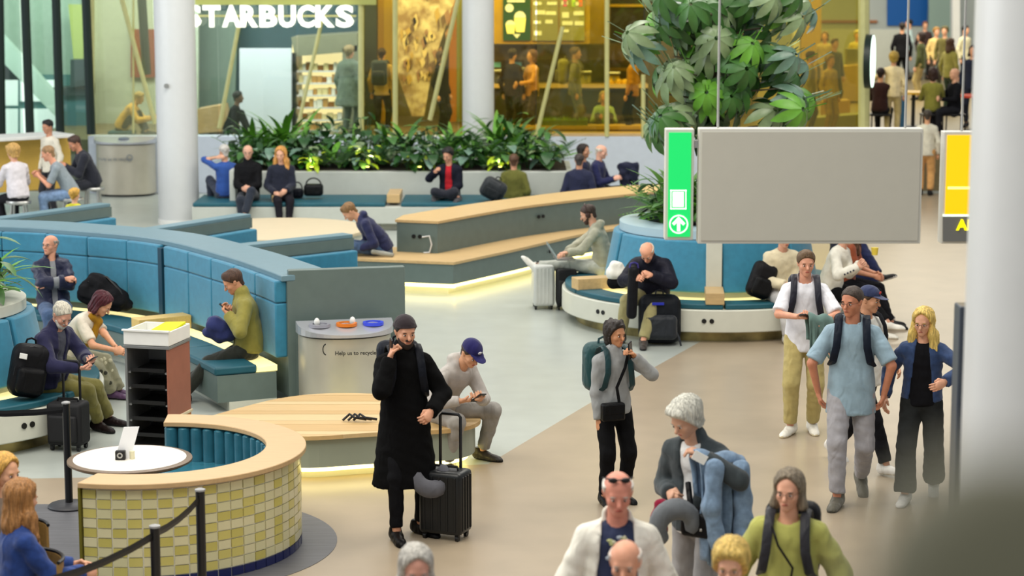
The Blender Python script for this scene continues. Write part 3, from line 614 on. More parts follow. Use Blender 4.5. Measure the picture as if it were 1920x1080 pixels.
for k, m in enumerate(ty+[m_navy]):
    me = tproto.data.copy(); me.materials.clear(); me.materials.append(m); tmesh[k] = me
bpy.data.objects.remove(tproto)
def put_tile(a, z, k):
    o = bpy.data.objects.new('tile', tmesh[k]); COL.objects.link(o); o.parent = bo
    o.matrix_basis = Matrix.Rotation(a, 4, 'Z') @ Matrix.Translation((random.uniform(-.0015, .0015), 0, z))
NR = 9
for i in range(ncol):
    a = T0+da*(i+.5)
    for j in range(NR):
        yel = (i+j) % 2 == 0 if i < 10 else ((i+2*j) % 4 == 0 or random.random() < .08)
        put_tile(a, .082+j*.0715, (random.randrange(2) if yel else 2+random.randrange(2)))
    put_tile(a, .01, 4)
b = MB(); b.lathe([(1.13, .01), (1.148, .01), (1.148, .73), (1.13, .73)], (*CB, 0), 12, TV, T1); tag(b.build('rear_tiles', ty[2], bo, smooth=True), kind='stuff')
b = MB(); a = T0-.012; p = Vector((CB[0]+1.09*math.cos(a), CB[1]+1.09*math.sin(a), .3675)); b.box(p, (.15, .02, .735), a); b.build('end_trim', mat('olive_brass', (120, 112, 34), .35, metal=.4), bo)
m_seatl = m_leather
nc = 30; dc_ = (T1-T0)/nc
for i in range(nc):
    a0 = T0+dc_*i; am = a0+dc_/2
    prof = []
    b = MB(); c0 = Vector((CB[0]+.94*math.cos(am), CB[1]+.94*math.sin(am), 0)); w = .94*dc_*.5
    b.tube([c0+Vector((0, 0, .44)), c0+Vector((0, 0, .715)), c0+Vector((0, 0, .728))], [w, w, w*.75], 12, flat=((math.cos(am), math.sin(am), 0), 1.25, 1.02)); b.build('back_channel', m_leather, bo, smooth=True)
b = MB(); b.lathe([(.5, .36), (.95, .36), (.95, .45), (.5, .45)], (*CB, 0), 48, T0, T1); b.build('seat', m_leather, bo, smooth=True, bevel=.02)
b = MB(); b.lathe([(.6, 0), (.95, 0), (.95, .36), (.6, .36)], (*CB, 0), 48, T0, T1); b.build('seat_base', m_black, bo, smooth=True)
# --- table with menu
tb = empty('cafe_table', (-2.9, 15.80, 0), label='round white cafe table with brown edge inside the tiled booth', cat='table')
b = MB(); b.lathe([(0, .71), (.44, .71), (.47, .725), (.47, .74), (.455, .744), (0, .744)], (-2.9, 15.8, 0), 48); b.build('edge', mat('brown_edge', (104, 84, 62), .4), tb, smooth=True)
b = MB(); b.lathe([(0, .743), (.425, .743), (.425, .748), (0, .748)], (-2.9, 15.8, 0), 48); b.build('top', mat('white_top', (232, 226, 216), .35), tb, smooth=True)
b = MB(); b.cyl((-2.9, 15.8), .035, .03, .71, 12); b.build('leg', m_blackm, tb, smooth=True)
b = MB(); b.lathe([(0, 0), (.26, 0), (.26, .02), (.05, .04), (0, .04)], (-2.9, 15.8, 0), 28); b.build('foot_plate', m_blackm, tb, smooth=True)
mn = empty('menu_stand', (-2.86, 15.77, .748), label='white upright menu card in a small black clip on the table', cat='menu')
p0 = W(226, 852, 15.72); p1 = W(245, 862, 15.72)
b = MB(); b.plate([W(214, 866, 15.76), W(243, 866, 15.76), W(261, 800, 15.80), W(232, 801, 15.80)], (0, 1, 0), .006); b.build('card', mat('white_card', (240, 240, 240), .5), mn)
b = MB(); q = W(226, 856, 15.74); b.box((q.x, 15.74, .748+.035), (.075, .05, .07)); b.build('clip', m_black, mn, bevel=.006)
b = MB(); b.lathe([(.012, -.003), (.022, -.003), (.022, .003), (.012, .003)], (0, 0, 0), 14); M = Matrix.Translation((q.x, 15.713, .785)) @ Matrix.Rotation(math.pi/2, 4, 'X'); b.v = [tuple(M @ Vector(v)) for v in b.v]; b.build('clip_ring', m_steel, mn)
b = MB(); b.cyl((q.x+.085, 15.76), .02, .748, .81, 10); tag(b.build('salt_shaker', mat('cream_shaker', (220, 214, 180), .3), smooth=True), 'tiny cream salt shaker beside the menu card', 'shaker')
# --- stanchions with belts
def stanchion(p, label, belts, h=.93):
    r = empty('stanchion', (p[0], p[1], 0), label=label, cat='stanchion')
    b = MB(); b.cyl(p, .032, .03, h, 18); b.build('post', m_blackm, r, smooth=True)
    b = MB(); b.lathe([(0, 0), (.17, 0), (.175, .02), (.16, .035), (.05, .05), (0, .05)], (*p, 0), 32); b.build('base', mat('dark_grey_base', (46, 46, 50), .5), r, smooth=True)
    b = MB(); b.lathe([(0, h), (.036, h), (.036, h+.012), (.02, h+.018), (0, h+.018)], (*p, 0), 18); b.build('cap', mat('grey_cap', (150, 150, 150), .4), r, smooth=True)
    for q in belts:
        a = Vector((*p, h-.05)); q = Vector(q); mid = (a+q)/2+Vector((0, 0, -.03)); d = (q-a); nn = Vector((-d.y, d.x, 0)).normalized()
        b = MB(); b.tube([a, a.lerp(mid, .5)+Vector((0, 0, -.008)), mid, mid.lerp(q, .5)+Vector((0, 0, -.008)), q], .026, 4, flat=((0, 0, 1), 1, .12)); b.build('belt', m_black, r)
    return r
g1, g2, g3 = G(133, 763, .95), G(375, 915, .95), G(290, 983, .95)
g4 = G(95, 1085, .9)
stanchion((g2.x, g2.y), 'black belt stanchion in front of the tiled booth, the farther of two', [(g3.x, g3.y, .89)])
stanchion((g3.x, g3.y), 'black belt stanchion in front of the tiled booth, the nearer of two', [(g4.x, g4.y, .89)])
q1 = G(130, 952)
stanchion((q1.x, q1.y), 'black belt stanchion behind the round cafe table', [(q1.x-1.0, q1.y-.05, .83)], h=.88)
# --- tray cart
ca = empty('tray_cart', (-3.26, 19.3, 0), math.radians(-14), label='tall tray return cart with black trays and brown side', cat='cart')
m_br = mat('brown_laminate', (150, 92, 72), .5, var=.05); m_br2 = mat('tan_laminate', (176, 112, 52), .5, var=.05); m_cs = mat('cart_steel', (138, 140, 140), .35, metal=.5)
w, dp, h = .43, .5, 1.0
def lb(name, c, sz, m, bevel=.004, par=ca):
    b = MB(); b.box(c, sz); return b.build(name, m, par, local=True, bevel=bevel)
lb('side_panel', (w/2-.012, 0, .66), (.024, dp, .66), m_br); lb('side_panel', (w/2-.012, 0, .18), (.024, dp, .28), m_br2); lb('side_panel', (-w/2+.012, 0, .52), (.024, dp, .96), m_cs)
lb('side_rail', (w/2+.004, 0, .33), (.02, dp+.01, .025), m_woodl)
lb('back_panel', (0, dp/2-.01, .52), (w-.04, .02, .96), m_cs); lb('top_panel', (0, 0, 1.0), (w+.02, dp+.02, .025), m_cs); lb('floor_panel', (0, 0, .05), (w, dp, .03), m_cs)
for z in (.16, .31, .46, .61, .76):
    for sx in (-1, 1): lb('tray_runner', (sx*(w/2-.035), 0, z), (.025, dp-.04, .015), m_cs, 0)
for sx in (-1, 1):
    for sy in (-1, 1):
        b = MB(); b.tube([(sx*.18-.012, sy*.24, .03), (sx*.18+.012, sy*.24, .03)], .03, 14); b.build('wheel', m_black, ca, local=True)
for k, z in enumerate((.16, .31, .46, .61, .76)):
    b = MB(); b.box((0, -.02, .012), (w-.1, dp-.08, .01)); b.box((0, -.02-(dp-.08)/2, .025), (w-.1, .012, .035)); b.box((0, -.02+(dp-.08)/2, .025), (w-.1, .012, .035))
    o = b.build('serving_tray', m_black, None); o.matrix_basis = ca.matrix_basis @ Matrix.Translation((0, 0, z)); tag(o, 'black serving tray in the cart, %s slot' % ('lowest', 'second lowest', 'middle', 'second highest', 'highest')[k], 'tray', 'trays in the cart')
tr = empty('white_crate', (-3.26, 19.3, 1.013), math.radians(-14), label='shallow white plastic crate on top of the tray cart', cat='crate')
for c, sz in (((0, 0, .012), (.44, .5, .02)), ((0, -.245, .07), (.44, .015, .13)), ((0, .245, .07), (.44, .015, .13)), ((-.215, 0, .07), (.015, .5, .13)), ((.215, 0, .07), (.015, .5, .13))):
    b = MB(); b.box(c, sz); b.build('side' if sz[2] > .05 else 'bottom', m_white, tr, local=True, bevel=.006)
b = MB(); b.lathe([(.0, .13), (.0, .13)], (0, 0, 0), 4); 
b = MB(); b.box((0, -.255, .14), (.46, .03, .015)); b.build('lip', m_white, tr, local=True)
b = MB(); b.plate([(-.1, -.05, .06), (.16, -.12, .08), (.20, .2, .14), (-.02, .24, .12)], (0, 0, 1), .02); o = b.build('yellow_cloth', mat('bright_yellow_cloth', (226, 226, 20), .7), None); o.matrix_basis = tr.matrix_basis; tag(o, 'bright yellow cloth lying in the white crate', 'cloth')
# --- signs
YS = 14.0
m_frame = mat('sign_frame_grey', (214, 212, 202), .45); m_sg = mat('sign_grey_face', (196, 193, 180), .5, var=.01)
def signbox(name, label, x0, y0, x1, y1, face, Y=YS, rods=()):
    p, q = W(x0, y1, Y), W(x1, y0, Y); r = empty(name, ((p.x+q.x)/2, Y, p.z), label=label, cat='sign'); c = (p+q)/2; w, h = q.x-p.x, q.z-p.z
    b = MB(); b.box((c.x, Y+.06, c.z), (w, .12, h)); b.build('case', m_frame, r, bevel=.006)
    b = MB(); b.box((c.x, Y-.004, c.z), (w-.04, .012, h-.045)); b.build('face', face, r)
    for x in rods:
        t = W(x, y0, Y+.06); b = MB(); b.tube([t, t+Vector((0, 0, 5))], .008, 8); b.build('rod', mat('rod_grey', (170, 170, 166), .4), r)
    return r
signbox('blank_sign', 'large blank grey hanging sign panel at right', 1308, 241, 1732, 457, m_sg, rods=(1346, 1697))
gs = signbox('exit_sign', 'green lit hanging sign with white door and up arrow', 1246, 242, 1302, 450, mat('lit_green', (22, 205, 100), .4, emit=.55))
m_gw = mat('lit_white_mark', (236, 255, 236), .4, emit=.75)
def flat(pts, Y, m, nm, par, t=.006):
    b = MB(); b.plate([W(x, y, Y) for x, y in pts], (0, 1, 0), t); return b.build(nm, m, par)
yy = YS-.012
flat([(1261, 360), (1282, 360), (1282, 388), (1261, 388)], yy, m_gw, 'door_mark', gs)
for a in ([(1257, 356), (1287, 356), (1287, 358.5), (1257, 358.5)], [(1257, 390), (1287, 390), (1287, 392.5), (1257, 392.5)], [(1257, 356), (1259, 356), (1259, 392), (1257, 392)], [(1285, 356), (1287, 356), (1287, 392), (1285, 392)]): flat(a, yy, m_gw, 'door_mark', gs)
c = W(1272.5, 420.5, yy); s1 = YS/FPX*1.0
b = MB(); b.lathe([(15.5*s1, -.003), (18*s1, -.003), (18*s1, .003), (15.5*s1, .003)], (0, 0, 0), 36); M = Matrix.Translation(c) @ Matrix.Rotation(math.pi/2, 4, 'X'); b.v = [tuple(M @ Vector(v)) for v in b.v]; b.build('arrow_ring', m_gw, gs)
flat([(1272.5, 406), (1285, 419), (1281, 423), (1275.5, 417.5), (1275.5, 434), (1269.5, 434), (1269.5, 417.5), (1264, 423), (1260, 419)], yy, m_gw, 'arrow', gs)
br = MB(); p = W(1306, 270, YS+.04); br.box((p.x, YS+.05, p.z), (.03, .04, .05)); br.build('bracket', m_steel, gs)
ys = signbox('yellow_sign', 'yellow and grey hanging sign cut off by the thick column', 1764, 247, 2000, 457, mat('lit_yellow', (255, 205, 0), .4, emit=.45), rods=(1803,))
flat([(1777, 350), (1990, 350), (1990, 355), (1777, 355)], yy, mat('pale_yellow_line', (255, 244, 150), .4, emit=.7), 'line', ys)
flat([(1768, 402), (1995, 402), (1995, 406), (1768, 406)], yy, m_gw, 'line', ys); flat([(1768, 406), (1995, 406), (1995, 453), (1768, 453)], yy, mat('sign_dark_grey', (118, 118, 114), .5), 'lower_face', ys)
text('lettering', 'Al', W(1794, 431, yy-.008), .098, mat('lit_yellow_text', (255, 240, 0), .4, emit=.8), ys, depth=.002, thick=.004)
# --- dark pylon behind the thick column and the soft grey parapet end close to the camera
py = empty('info_pylon', (2.55, 11.6, 0), label='dark slab pylon half hidden behind the thick column', cat='pylon')
a, c = W(1800, 575, 11.6), W(1940, 575, 11.6)
b = MB(); b.box(((a.x+c.x)/2, 11.68, a.z/2), (c.x-a.x, .16, a.z)); b.build('slab', mat('slate_slab', (58, 66, 78), .35), py, bevel=.01)
b = MB(); b.box(((a.x+c.x)/2, 11.68, .04), (c.x-a.x+.1, .3, .08)); b.build('foot', m_blackm, py)
# ---------------------------------------------------------------- people: smooth-blended solids turned into meshes
def V(*a): return np.array(a, float)
def C(a, b, ra, rb=None, n=None, f=1.0, capa=0, capb=0, k=.02, sub=0):
    return (np.array(a, float), np.array(b, float), ra, ra if rb is None else rb, n, f, capa, capb, k, sub)
def grid_for(prims, vox):
    lo = np.min([np.minimum(p[0], p[1])-max(p[2], p[3])*max(p[5], 1)-.03 for p in prims if not p[9]], axis=0)
    hi = np.max([np.maximum(p[0], p[1])+max(p[2], p[3])*max(p[5], 1)+.03 for p in prims if not p[9]], axis=0)
    return lo, np.ceil((hi-lo)/vox).astype(int)+1
def field(prims, lo, shape, vox):
    F = np.full(shape, 1.0, np.float32)
    for a, b_, ra, rb, n, f, capa, capb, k, sb in prims:
        r = max(ra, rb)*max(f, 1)+.05
        i0 = np.maximum(np.floor((np.minimum(a, b_)-r-lo)/vox).astype(int), 0); i1 = np.minimum(np.ceil((np.maximum(a, b_)+r-lo)/vox).astype(int)+1, shape)
        if (i1 <= i0).any(): continue
        X = (lo[0]+vox*np.arange(i0[0], i1[0])-a[0])[:, None, None].astype(np.float32)
        Y = (lo[1]+vox*np.arange(i0[1], i1[1])-a[1])[None, :, None].astype(np.float32)
        Z = (lo[2]+vox*np.arange(i0[2], i1[2])-a[2])[None, None, :].astype(np.float32)
        ba = b_-a; L2 = float(ba@ba)
        if L2 < 1e-10:
            t = np.zeros((1, 1, 1), np.float32); tc = t
        else:
            t = (X*ba[0]+Y*ba[1]+Z*ba[2])/L2; tc = np.clip(t, 0, 1)
        qx, qy, qz = X-tc*ba[0], Y-tc*ba[1], Z-tc*ba[2]
        if n is not None:
            qn = (qx*n[0]+qy*n[1]+qz*n[2])*(1/f-1); qx = qx+qn*n[0]; qy = qy+qn*n[1]; qz = qz+qn*n[2]
        d = np.sqrt(qx*qx+qy*qy+qz*qz)-(ra+(rb-ra)*tc)
        L = math.sqrt(L2)
        if capb: d = np.maximum(d, (t-1)*L)
        if capa: d = np.maximum(d, -t*L)
        sl = tuple(slice(u, v) for u, v in zip(i0, i1)); Fs = F[sl]
        if sb: F[sl] = np.maximum(Fs, -d)
        else:
            h = np.clip(.5+.5*(Fs-d)/k, 0, 1); F[sl] = Fs*(1-h)+d*h-k*h*(1-h)
    return F
def coords(lo, shape, vox):
    return [(lo[i]+vox*np.arange(shape[i])).reshape([-1 if j == i else 1 for j in range(3)]).astype(np.float32) for i in range(3)]
def nets(F, lo, vox):
    I = F < 0; s = [n-1 for n in F.shape]
    cs = [(i, j, k) for i in (0, 1) for j in (0, 1) for k in (0, 1)]
    cnt = sum(I[i:i+s[0], j:j+s[1], k:k+s[2]].astype(np.int8) for i, j, k in cs)
    act = (cnt > 0) & (cnt < 8); ids = np.full(act.shape, -1, np.int64); c = np.argwhere(act); ids[act] = np.arange(len(c))
    if len(c) == 0: return np.zeros((0, 3)), np.zeros((0, 4), int)
    val = [F[c[:, 0]+i, c[:, 1]+j, c[:, 2]+k] for i, j, k in cs]
    acc = np.zeros((len(c), 3)); num = np.zeros(len(c))
    for p in range(8):
        for ax in range(3):
            if cs[p][ax]: continue
            q = p | (4 >> ax); a, b_ = val[p], val[q]; m = (a < 0) != (b_ < 0); t = np.where(m, a/np.where(m, a-b_, 1), 0)
            pt = np.array(cs[p], float)[None, :].repeat(len(c), 0); pt[:, ax] += t; acc += pt*m[:, None]; num += m
    v = lo+vox*(c+acc/num[:, None]); quads = []
    for ax in range(3):
        u, w = [(1, 2), (2, 0), (0, 1)][ax]
        sl0 = [slice(1, -1)]*3; sl1 = [slice(1, -1)]*3; sl0[ax] = slice(0, -1); sl1[ax] = slice(1, None)
        A_, B_ = I[tuple(sl0)], I[tuple(sl1)]; e = np.argwhere(A_ != B_)
        if len(e) == 0: continue
        ins = A_[tuple(e.T)]; g = e.copy(); g[:, u] += 1; g[:, w] += 1
        def cell(du, dw):
            h = g.copy(); h[:, u] -= du; h[:, w] -= dw; return ids[tuple(h.T)]
        q = np.stack([cell(1, 1), cell(0, 1), cell(0, 0), cell(1, 0)], 1); q[~ins] = q[~ins][:, ::-1]; quads.append(q)
    return v, np.concatenate(quads)
def npmesh(name, parts, mats, parent):
    """parts: list of (verts, quads or list of faces, material index)"""
    me = bpy.data.meshes.new(name); vs_ = []; qs = []; mi = []; o = 0
    for v, q, m in parts:
        q = np.asarray(q); vs_.append(v); qs.append(q+o); mi.append(np.full(len(q), m) if np.isscalar(m) else m); o += len(v)
    v = np.concatenate(vs_); q = np.concatenate(qs); mi = np.concatenate(mi).astype(np.int32); n = len(q)
    me.vertices.add(len(v)); me.vertices.foreach_set('co', v.astype(np.float32).ravel())
    me.loops.add(4*n); me.loops.foreach_set('vertex_index', q.astype(np.int32).ravel())
    me.polygons.add(n); me.polygons.foreach_set('loop_start', np.arange(0, 4*n, 4, dtype=np.int32))
    try: me.polygons.foreach_set('loop_total', np.full(n, 4, np.int32))
    except Exception: pass
    for m in mats: me.materials.append(m)
    me.update(calc_edges=True); me.polygons.foreach_set('material_index', mi); me.polygons.foreach_set('use_smooth', np.ones(n, bool)); me.validate()
    ob = bpy.data.objects.new(name, me); COL.objects.link(ob); ob.parent = parent
    return ob
def ellq(c, r, M=None, nu=10, nv=6):
    b = MB(); b.ell((0, 0, 0), r, None, nu, nv); v = np.array(b.v)
    if M is not None: v = v@np.asarray(M).T
    return v+np.asarray(c), np.array(b.f)
def nrm(v): v = np.asarray(v, float); return v/max(np.linalg.norm(v), 1e-9)
def ik(a, t, l1, l2, pole):
    d = t-a; L = np.linalg.norm(d); L = min(max(L, .08), (l1+l2)*.998); d = nrm(d); t = a+d*L
    x = (l1*l1-l2*l2+L*L)/(2*L); h = math.sqrt(max(l1*l1-x*x, 0)); p = pole-d*(pole@d); p = nrm(p)
    return a+d*x+p*h, t
def updir(pitch, side=0):
    p, s = math.radians(pitch), math.radians(side); return nrm((math.sin(s), -math.sin(p)*math.cos(s), math.cos(p)*math.cos(s)))
def hand_parts(w, d, n, t, s, curl):
    """w wrist, d finger direction, n palm normal, t thumb side"""
    pr = [C((0, -.03, 0), (0, .02, 0), .026, .030, V(0, 0, 1), .75, k=.012), C((-.004, .03, 0), (-.002, .075, 0), .036, .040, V(0, 0, 1), .42, k=.012)]
    for i, ln in zip((-1.5, -.5, .5, 1.5), (.78, .95, 1.0, .93)):
        b0 = V(i*.020, .085+.004*(1.5-abs(i)), 0); c1 = curl; m = b0+ln*.042*V(i*.03, math.cos(c1), math.sin(c1)); e = m+ln*.038*V(0, math.cos(2.3*c1), math.sin(2.3*c1))
        pr += [C(b0-V(0, .015, 0), m, .0098, .0092, k=.004), C(m, e, .0092, .0080, k=.004)]
    pr += [C((.022, .02, .004), (.046, .05, .014), .014, .012, k=.010), C((.046, .05, .014), (.048-.02*curl, .082, .022+.02*curl), .012, .0095, k=.006)]
    lo, sh = grid_for(pr, .0065); F = field(pr, lo, sh, .0065); v, q = nets(F, lo, .0065)
    B = np.stack([t, d, n]); v = (v*s)@B+w
    if np.linalg.det(B) < 0: q = q[:, ::-1]
    return v, q
SKIN = {}
def skin(c): return mat('skin_%d_%d_%d' % c, c, .5, var=.06, vscale=18, spec=.35)
def cloth(c, kind='cotton'):
    return mat('%s_%d_%d_%d' % (kind, *c), c, {'cotton': .85, 'wool': .95, 'denim': .8, 'leather': .4, 'puffer': .5}.get(kind, .8), var=.16 if kind == 'denim' else .09, vscale=22 if kind == 'denim' else 11, bump=.25 if kind in ('wool', 'denim') else .12, bscale=260, spec=.25 if max(c) > 40 else .12, sheen=.15 if max(c) > 40 else 0, fold=.38 if kind != 'wool' else .3)
PEOPLE = []
def person(label, at, face=0, H=1.75, sit=None, lean=0, bend=0, side=0, twist=0, head=(0, 0, 0), lh=None, rh=None, le=None, re=None, lf=None, rf=None, lk=None, rk=None,
           skinc=(214, 160, 128), top=((60, 60, 70), {}), inner=None, legs=((50, 50, 60), {}), shoes=(30, 30, 30), sole=(30, 30, 30), hair=('short', (60, 44, 30)), glasses=None, beard=None, cap=None,
           w=1.0, belly=0, vox=.014, det=1, curl=(.45, .45), lpalm=None, rpalm=None, dip=0, skirtless=True, z0=0, crop_low=False, sunglasses_up=False, headphones=False):
    s = H/1.75; rz = math.radians(face)
    root = empty('person', (at[0], at[1], z0), rz, label=label, cat='person'); inv = root.matrix_basis.inverted()
    def loc(p, dflt):
        if p is None: return np.array(dflt, float)
        if isinstance(p, Vector): return np.array(inv @ p)
        return V(p[0], -p[1], p[2])
    up1, up2 = updir(lean, side), updir(lean+bend, side)
    P = V(0, 0, (sit-z0+.095*s) if sit is not None else (.925*s-dip))
    waist = P+up1*.17*s; chest = P+up1*.20*s+up2*.16*s; nb = chest+up2*.15*s
    tw = math.radians(twist); A_ = V(math.cos(tw), math.sin(tw), 0); A_ = nrm(A_-up2*(A_@up2)); Fc = nrm(np.cross(A_, up2)); Fp = nrm(np.cross(V(1, 0, 0), up1))
    sw = .160*s*(.5+.5*w); LS, RS = chest+up2*.068*s+A_*sw, chest+up2*.068*s-A_*sw
    ua, fa = .285*s, .255*s
    lht = loc(lh, LS+V(.07*s, -.05*s, -.51*s)); rht = loc(rh, RS+V(-.07*s, -.05*s, -.51*s))
    LE, LW = ik(LS, lht, ua, fa, loc(le, (.5, .6, -.5)) if le is not None else V(.55, .7, -.45)); RE, RW = ik(RS, rht, ua, fa, loc(re, (-.5, .6, -.5)) if re is not None else V(-.55, .7, -.45))
    LH, RH = P+V(.088*s, 0, -.03*s), P+V(-.088*s, 0, -.03*s); th, sh = .425*s, .415*s
    def foot(fp, x):
        if fp is None: fp = (x, .0 if sit is None else .45*s, 0)
        if isinstance(fp, Vector): q = inv @ fp; return V(q.x, q.y, q.z+.085*s), None, 0
        p = V(fp[0], -fp[1], fp[2]+.085*s); return p, (fp[3] if len(fp) > 3 else None), (fp[4] if len(fp) > 4 else 0)
    LAn, lyaw, lpit = foot(lf, .10*s); RAn, ryaw, rpit = foot(rf, -.10*s)
    kp = V(0, -1, .35) if sit is None else V(0, -.6, 1)
    LK, LAn = ik(LH, LAn, th, sh, loc(lk, 0) if lk is not None else kp+V(.12, 0, 0)); RK, RAn = ik(RH, RAn, th, sh, loc(rk, 0) if rk is not None else kp-V(.12, 0, 0))
    # head frame
    yaw, hp, roll = [math.radians(a) for a in head]; yaw += tw
    Hf = V(math.sin(yaw)*math.cos(hp), -math.cos(yaw)*math.cos(hp), -math.sin(hp)); Hu = V(math.sin(yaw)*math.sin(hp), -math.cos(yaw)*math.sin(hp), math.cos(hp)); Hl = np.cross(Hu, Hf)
    Hl = -Hl if Hl@V(math.cos(yaw), math.sin(yaw), 0) < 0 else Hl
    if roll: Hu, Hl = Hu*math.cos(roll)+Hl*math.sin(roll), Hl*math.cos(roll)-Hu*math.sin(roll)
    nd = nrm(up2+Hu*.6); HC = nb+nd*.075*s+Hu*.088*s+Hf*.018*s
    B = np.stack([Hl, Hf, Hu])
    hs = s*.955
    def hv(v): return (v*hs)@B+HC
    def hq(q): return q[:, ::-1] if np.linalg.det(B) < 0 else q
    # ---- body (bare skin, one surface) : torso, limbs, head and hands
    body = [C(P, waist, .125*w*s, .12*w*s, Fp, .75), C(waist, chest, .12*w*s, .135*w*s, Fc, .7), C(chest+up2*.07*s-A_*.09*s, chest+up2*.07*s+A_*.09*s, .06*s), C(chest+up2*.08*s, HC-Hu*.05*s-Hf*.02*s, .058*s, .052*s, k=.03),
            C(LS, LE, .046*s*w, .038*s), C(LE, LW, .037*s, .026*s), C(RS, RE, .046*s*w, .038*s), C(RE, RW, .037*s, .026*s),
            C(LH, LK, .078*s, .052*s), C(LK, LAn, .052*s, .034*s), C(RH, RK, .078*s, .052*s), C(RK, RAn, .052*s, .034*s), C(HC-Hu*.02*s-Hf*.01*s, HC+Hu*.02*s-Hf*.01*s, .06*s)]
    lo, shp = grid_for(body, vox*1.25); bv, bq_ = nets(field(body, lo, shp, vox*1.25), lo, vox*1.25)
    parts = [(bv, bq_, 0)]
    hx = .0085 if det else .014
    hd = [C((0, -.012, .042), (0, -.012, .042), .078, n=V(0, 1, 0), f=1.26), C((0, .018, -.035), (0, .022, -.045), .060, .056, V(0, 1, 0), 1.1, k=.035), C((0, .060, -.088), (0, .060, -.088), .026, k=.03),
          C((-.034, .074, .022), (.034, .074, .022), .016, k=.015), C((-.038, .056, -.022), (.038, .056, -.022), .024, k=.02), C((0, .088, .004), (0, .106, -.028), .009, .0145, k=.012),
          C((-.016, .081, -.062), (.016, .081, -.062), .009, k=.008), C((0, -.025, -.10), (0, -.03, -.02), .052, .06, k=.03)]
    if det: hd += [C((.074, -.008, -.012), (.079, -.018, .012), .013, .017, V(1, 0, 0), .5, k=.006), C((-.074, -.008, -.012), (-.079, -.018, .012), .013, .017, V(1, 0, 0), .5, k=.006),
                   C((.031, .098, .002), (.031, .098, .002), .013, sub=1), C((-.031, .098, .002), (-.031, .098, .002), .013, sub=1)]
    lo, shp = grid_for(hd, hx); F = field(hd, lo, shp, hx); v, q = nets(F, lo, hx); parts.append((hv(v), hq(q), 0))
    bmats = [skin(skinc)]
    if det:
        bmats += [mat('eye_dark', (36, 26, 22), .25), mat('lip_%d' % skinc[0], tuple(int(c*k) for c, k in zip(skinc, (.82, .62, .62))), .5), mat('brow_%d_%d_%d' % hair[1], tuple(int(c*.75) for c in hair[1]), .9), mat('eye_white', (226, 222, 214), .3)]
        for sx in (-1, 1):
            for c, r, m in (((sx*.031, .081, .001), (.0115, .009, .0058), 4), ((sx*.031, .088, .001), (.0062, .0045, .0068), 1), ((sx*.032, .087, .021), (.019, .006, .0045), 3)):
                v, q = ellq(c, r); parts.append((hv(v), hq(q), m))
        v, q = ellq((0, .089, -.060), (.022, .006, .006)); parts.append((hv(v), hq(q), 2))
    for Wr, El, pl, cu, sg in ((LW, LE, lpalm, curl[0], 1), (RW, RE, rpalm, curl[1], -1)):
        d = nrm(Wr-El); n = loc(pl, (-sg, 0, 0)) if pl is not None else V(-sg*.9, .1, -.3); n = n-d*(n@d)
        n = nrm(n if np.linalg.norm(n) > .05 else np.cross(d, V(0, 1, 0))); t = np.cross(d, n)*(1 if sg < 0 else -1)
        if t@V(0, -1, .6) < 0 and abs(t@V(0, -1, .6)) > .25: t = -t
        if det: parts.append((*hand_parts(Wr, d, n, t, s*.98, cu), 0))
        else:
            v, q = ellq(Wr+d*.07*s, (.035*s, .035*s, .06*s)); parts.append((v, q, 0))
    if det < 2 or True: npmesh('body', parts, bmats, root)
    # ---- garments
    def wrinkle(F, lo, shp, amp, seed):
        X, Y, Z = coords(lo, shp, vox); r = np.random.default_rng(seed)
        for k in range(4):
            a = r.normal(size=3); a = a/np.linalg.norm(a)*r.uniform(28, 70); F = F+amp*.5*np.sin(a[0]*X+a[1]*Y+a[2]*1.4*Z+r.uniform(0, 6)+1.3*np.sin(17*Z+9*X)).astype(np.float32)
        return F
    seed = abs(hash(label)) % 1000 if False else sum(map(ord, label)) % 997
    def top_prims(e, o):
        sl = o.get('sleeve', 1.0); hem = o.get('hem', .12)*s
        pr = [C(P+up1*.02*s, waist, .146*w*s+e, .138*w*s+e, Fp, .74, k=.03), C(waist, chest, .138*w*s+e, .152*w*s+e, Fc, .70, k=.03),
              C(chest+up2*.055*s-A_*.10*s, chest+up2*.055*s+A_*.10*s, .064*s+e*.8, k=.03), C(nb-up2*.025*s, LS+up2*.005*s, .045*s+e*.5, .040*s+e*.5, k=.03), C(nb-up2*.025*s, RS+up2*.005*s, .045*s+e*.5, .040*s+e*.5, k=.03)]
        if belly: pr.append(C(P+up1*.10*s-V(0, .055*s+.02*belly, 0)*1, waist-V(0, .04*s, 0), .10*s*(1+.4*belly)+e, .09*s+e, k=.05))
        if sit is None and 'skirt' not in o: pr.append(C(P+up1*.06*s, P-V(0, 0, 1)*hem, .150*w*s+e, .156*w*s+e+o.get('flare', 0), V(0, 1, 0), .78, capb=1, k=.03))
        elif sit is not None: pr.append(C(P+up1*.06*s, P-up1*.05*s, .152*w*s+e, .158*w*s+e, Fp, .80, capb=1, k=.03))
        if 'skirt' in o:
            if sit is None: pr.append(C(P+up1*.06*s, V(0, -.01, o['skirt']), .155*w*s+e, .20*w*s+e+o.get('flare', .03), V(0, 1, 0), .86, capb=1, k=.03))
        for S_, E_, W_ in ((LS, LE, LW), (RS, RE, RW)):
            r0, r1, r2 = .047*s*(.4+.6*w)+e*.75+o.get('puff', 0), .042*s+e*.8+o.get('puff', 0), .034*s+e*.7+o.get('puff', 0)*.7
            if sl >= .55:
                q = E_+(W_-E_)*min(1, (sl-.5)*2); pr += [C(S_, E_, r0, r1, k=.02), C(E_, q, r1, r1+(r2-r1)*min(1, (sl-.5)*2), capb=1, k=.02)]
            elif sl > 0: pr.append(C(S_, S_+(E_-S_)*sl*2, r0, r1+.012*s, capb=1, k=.02))
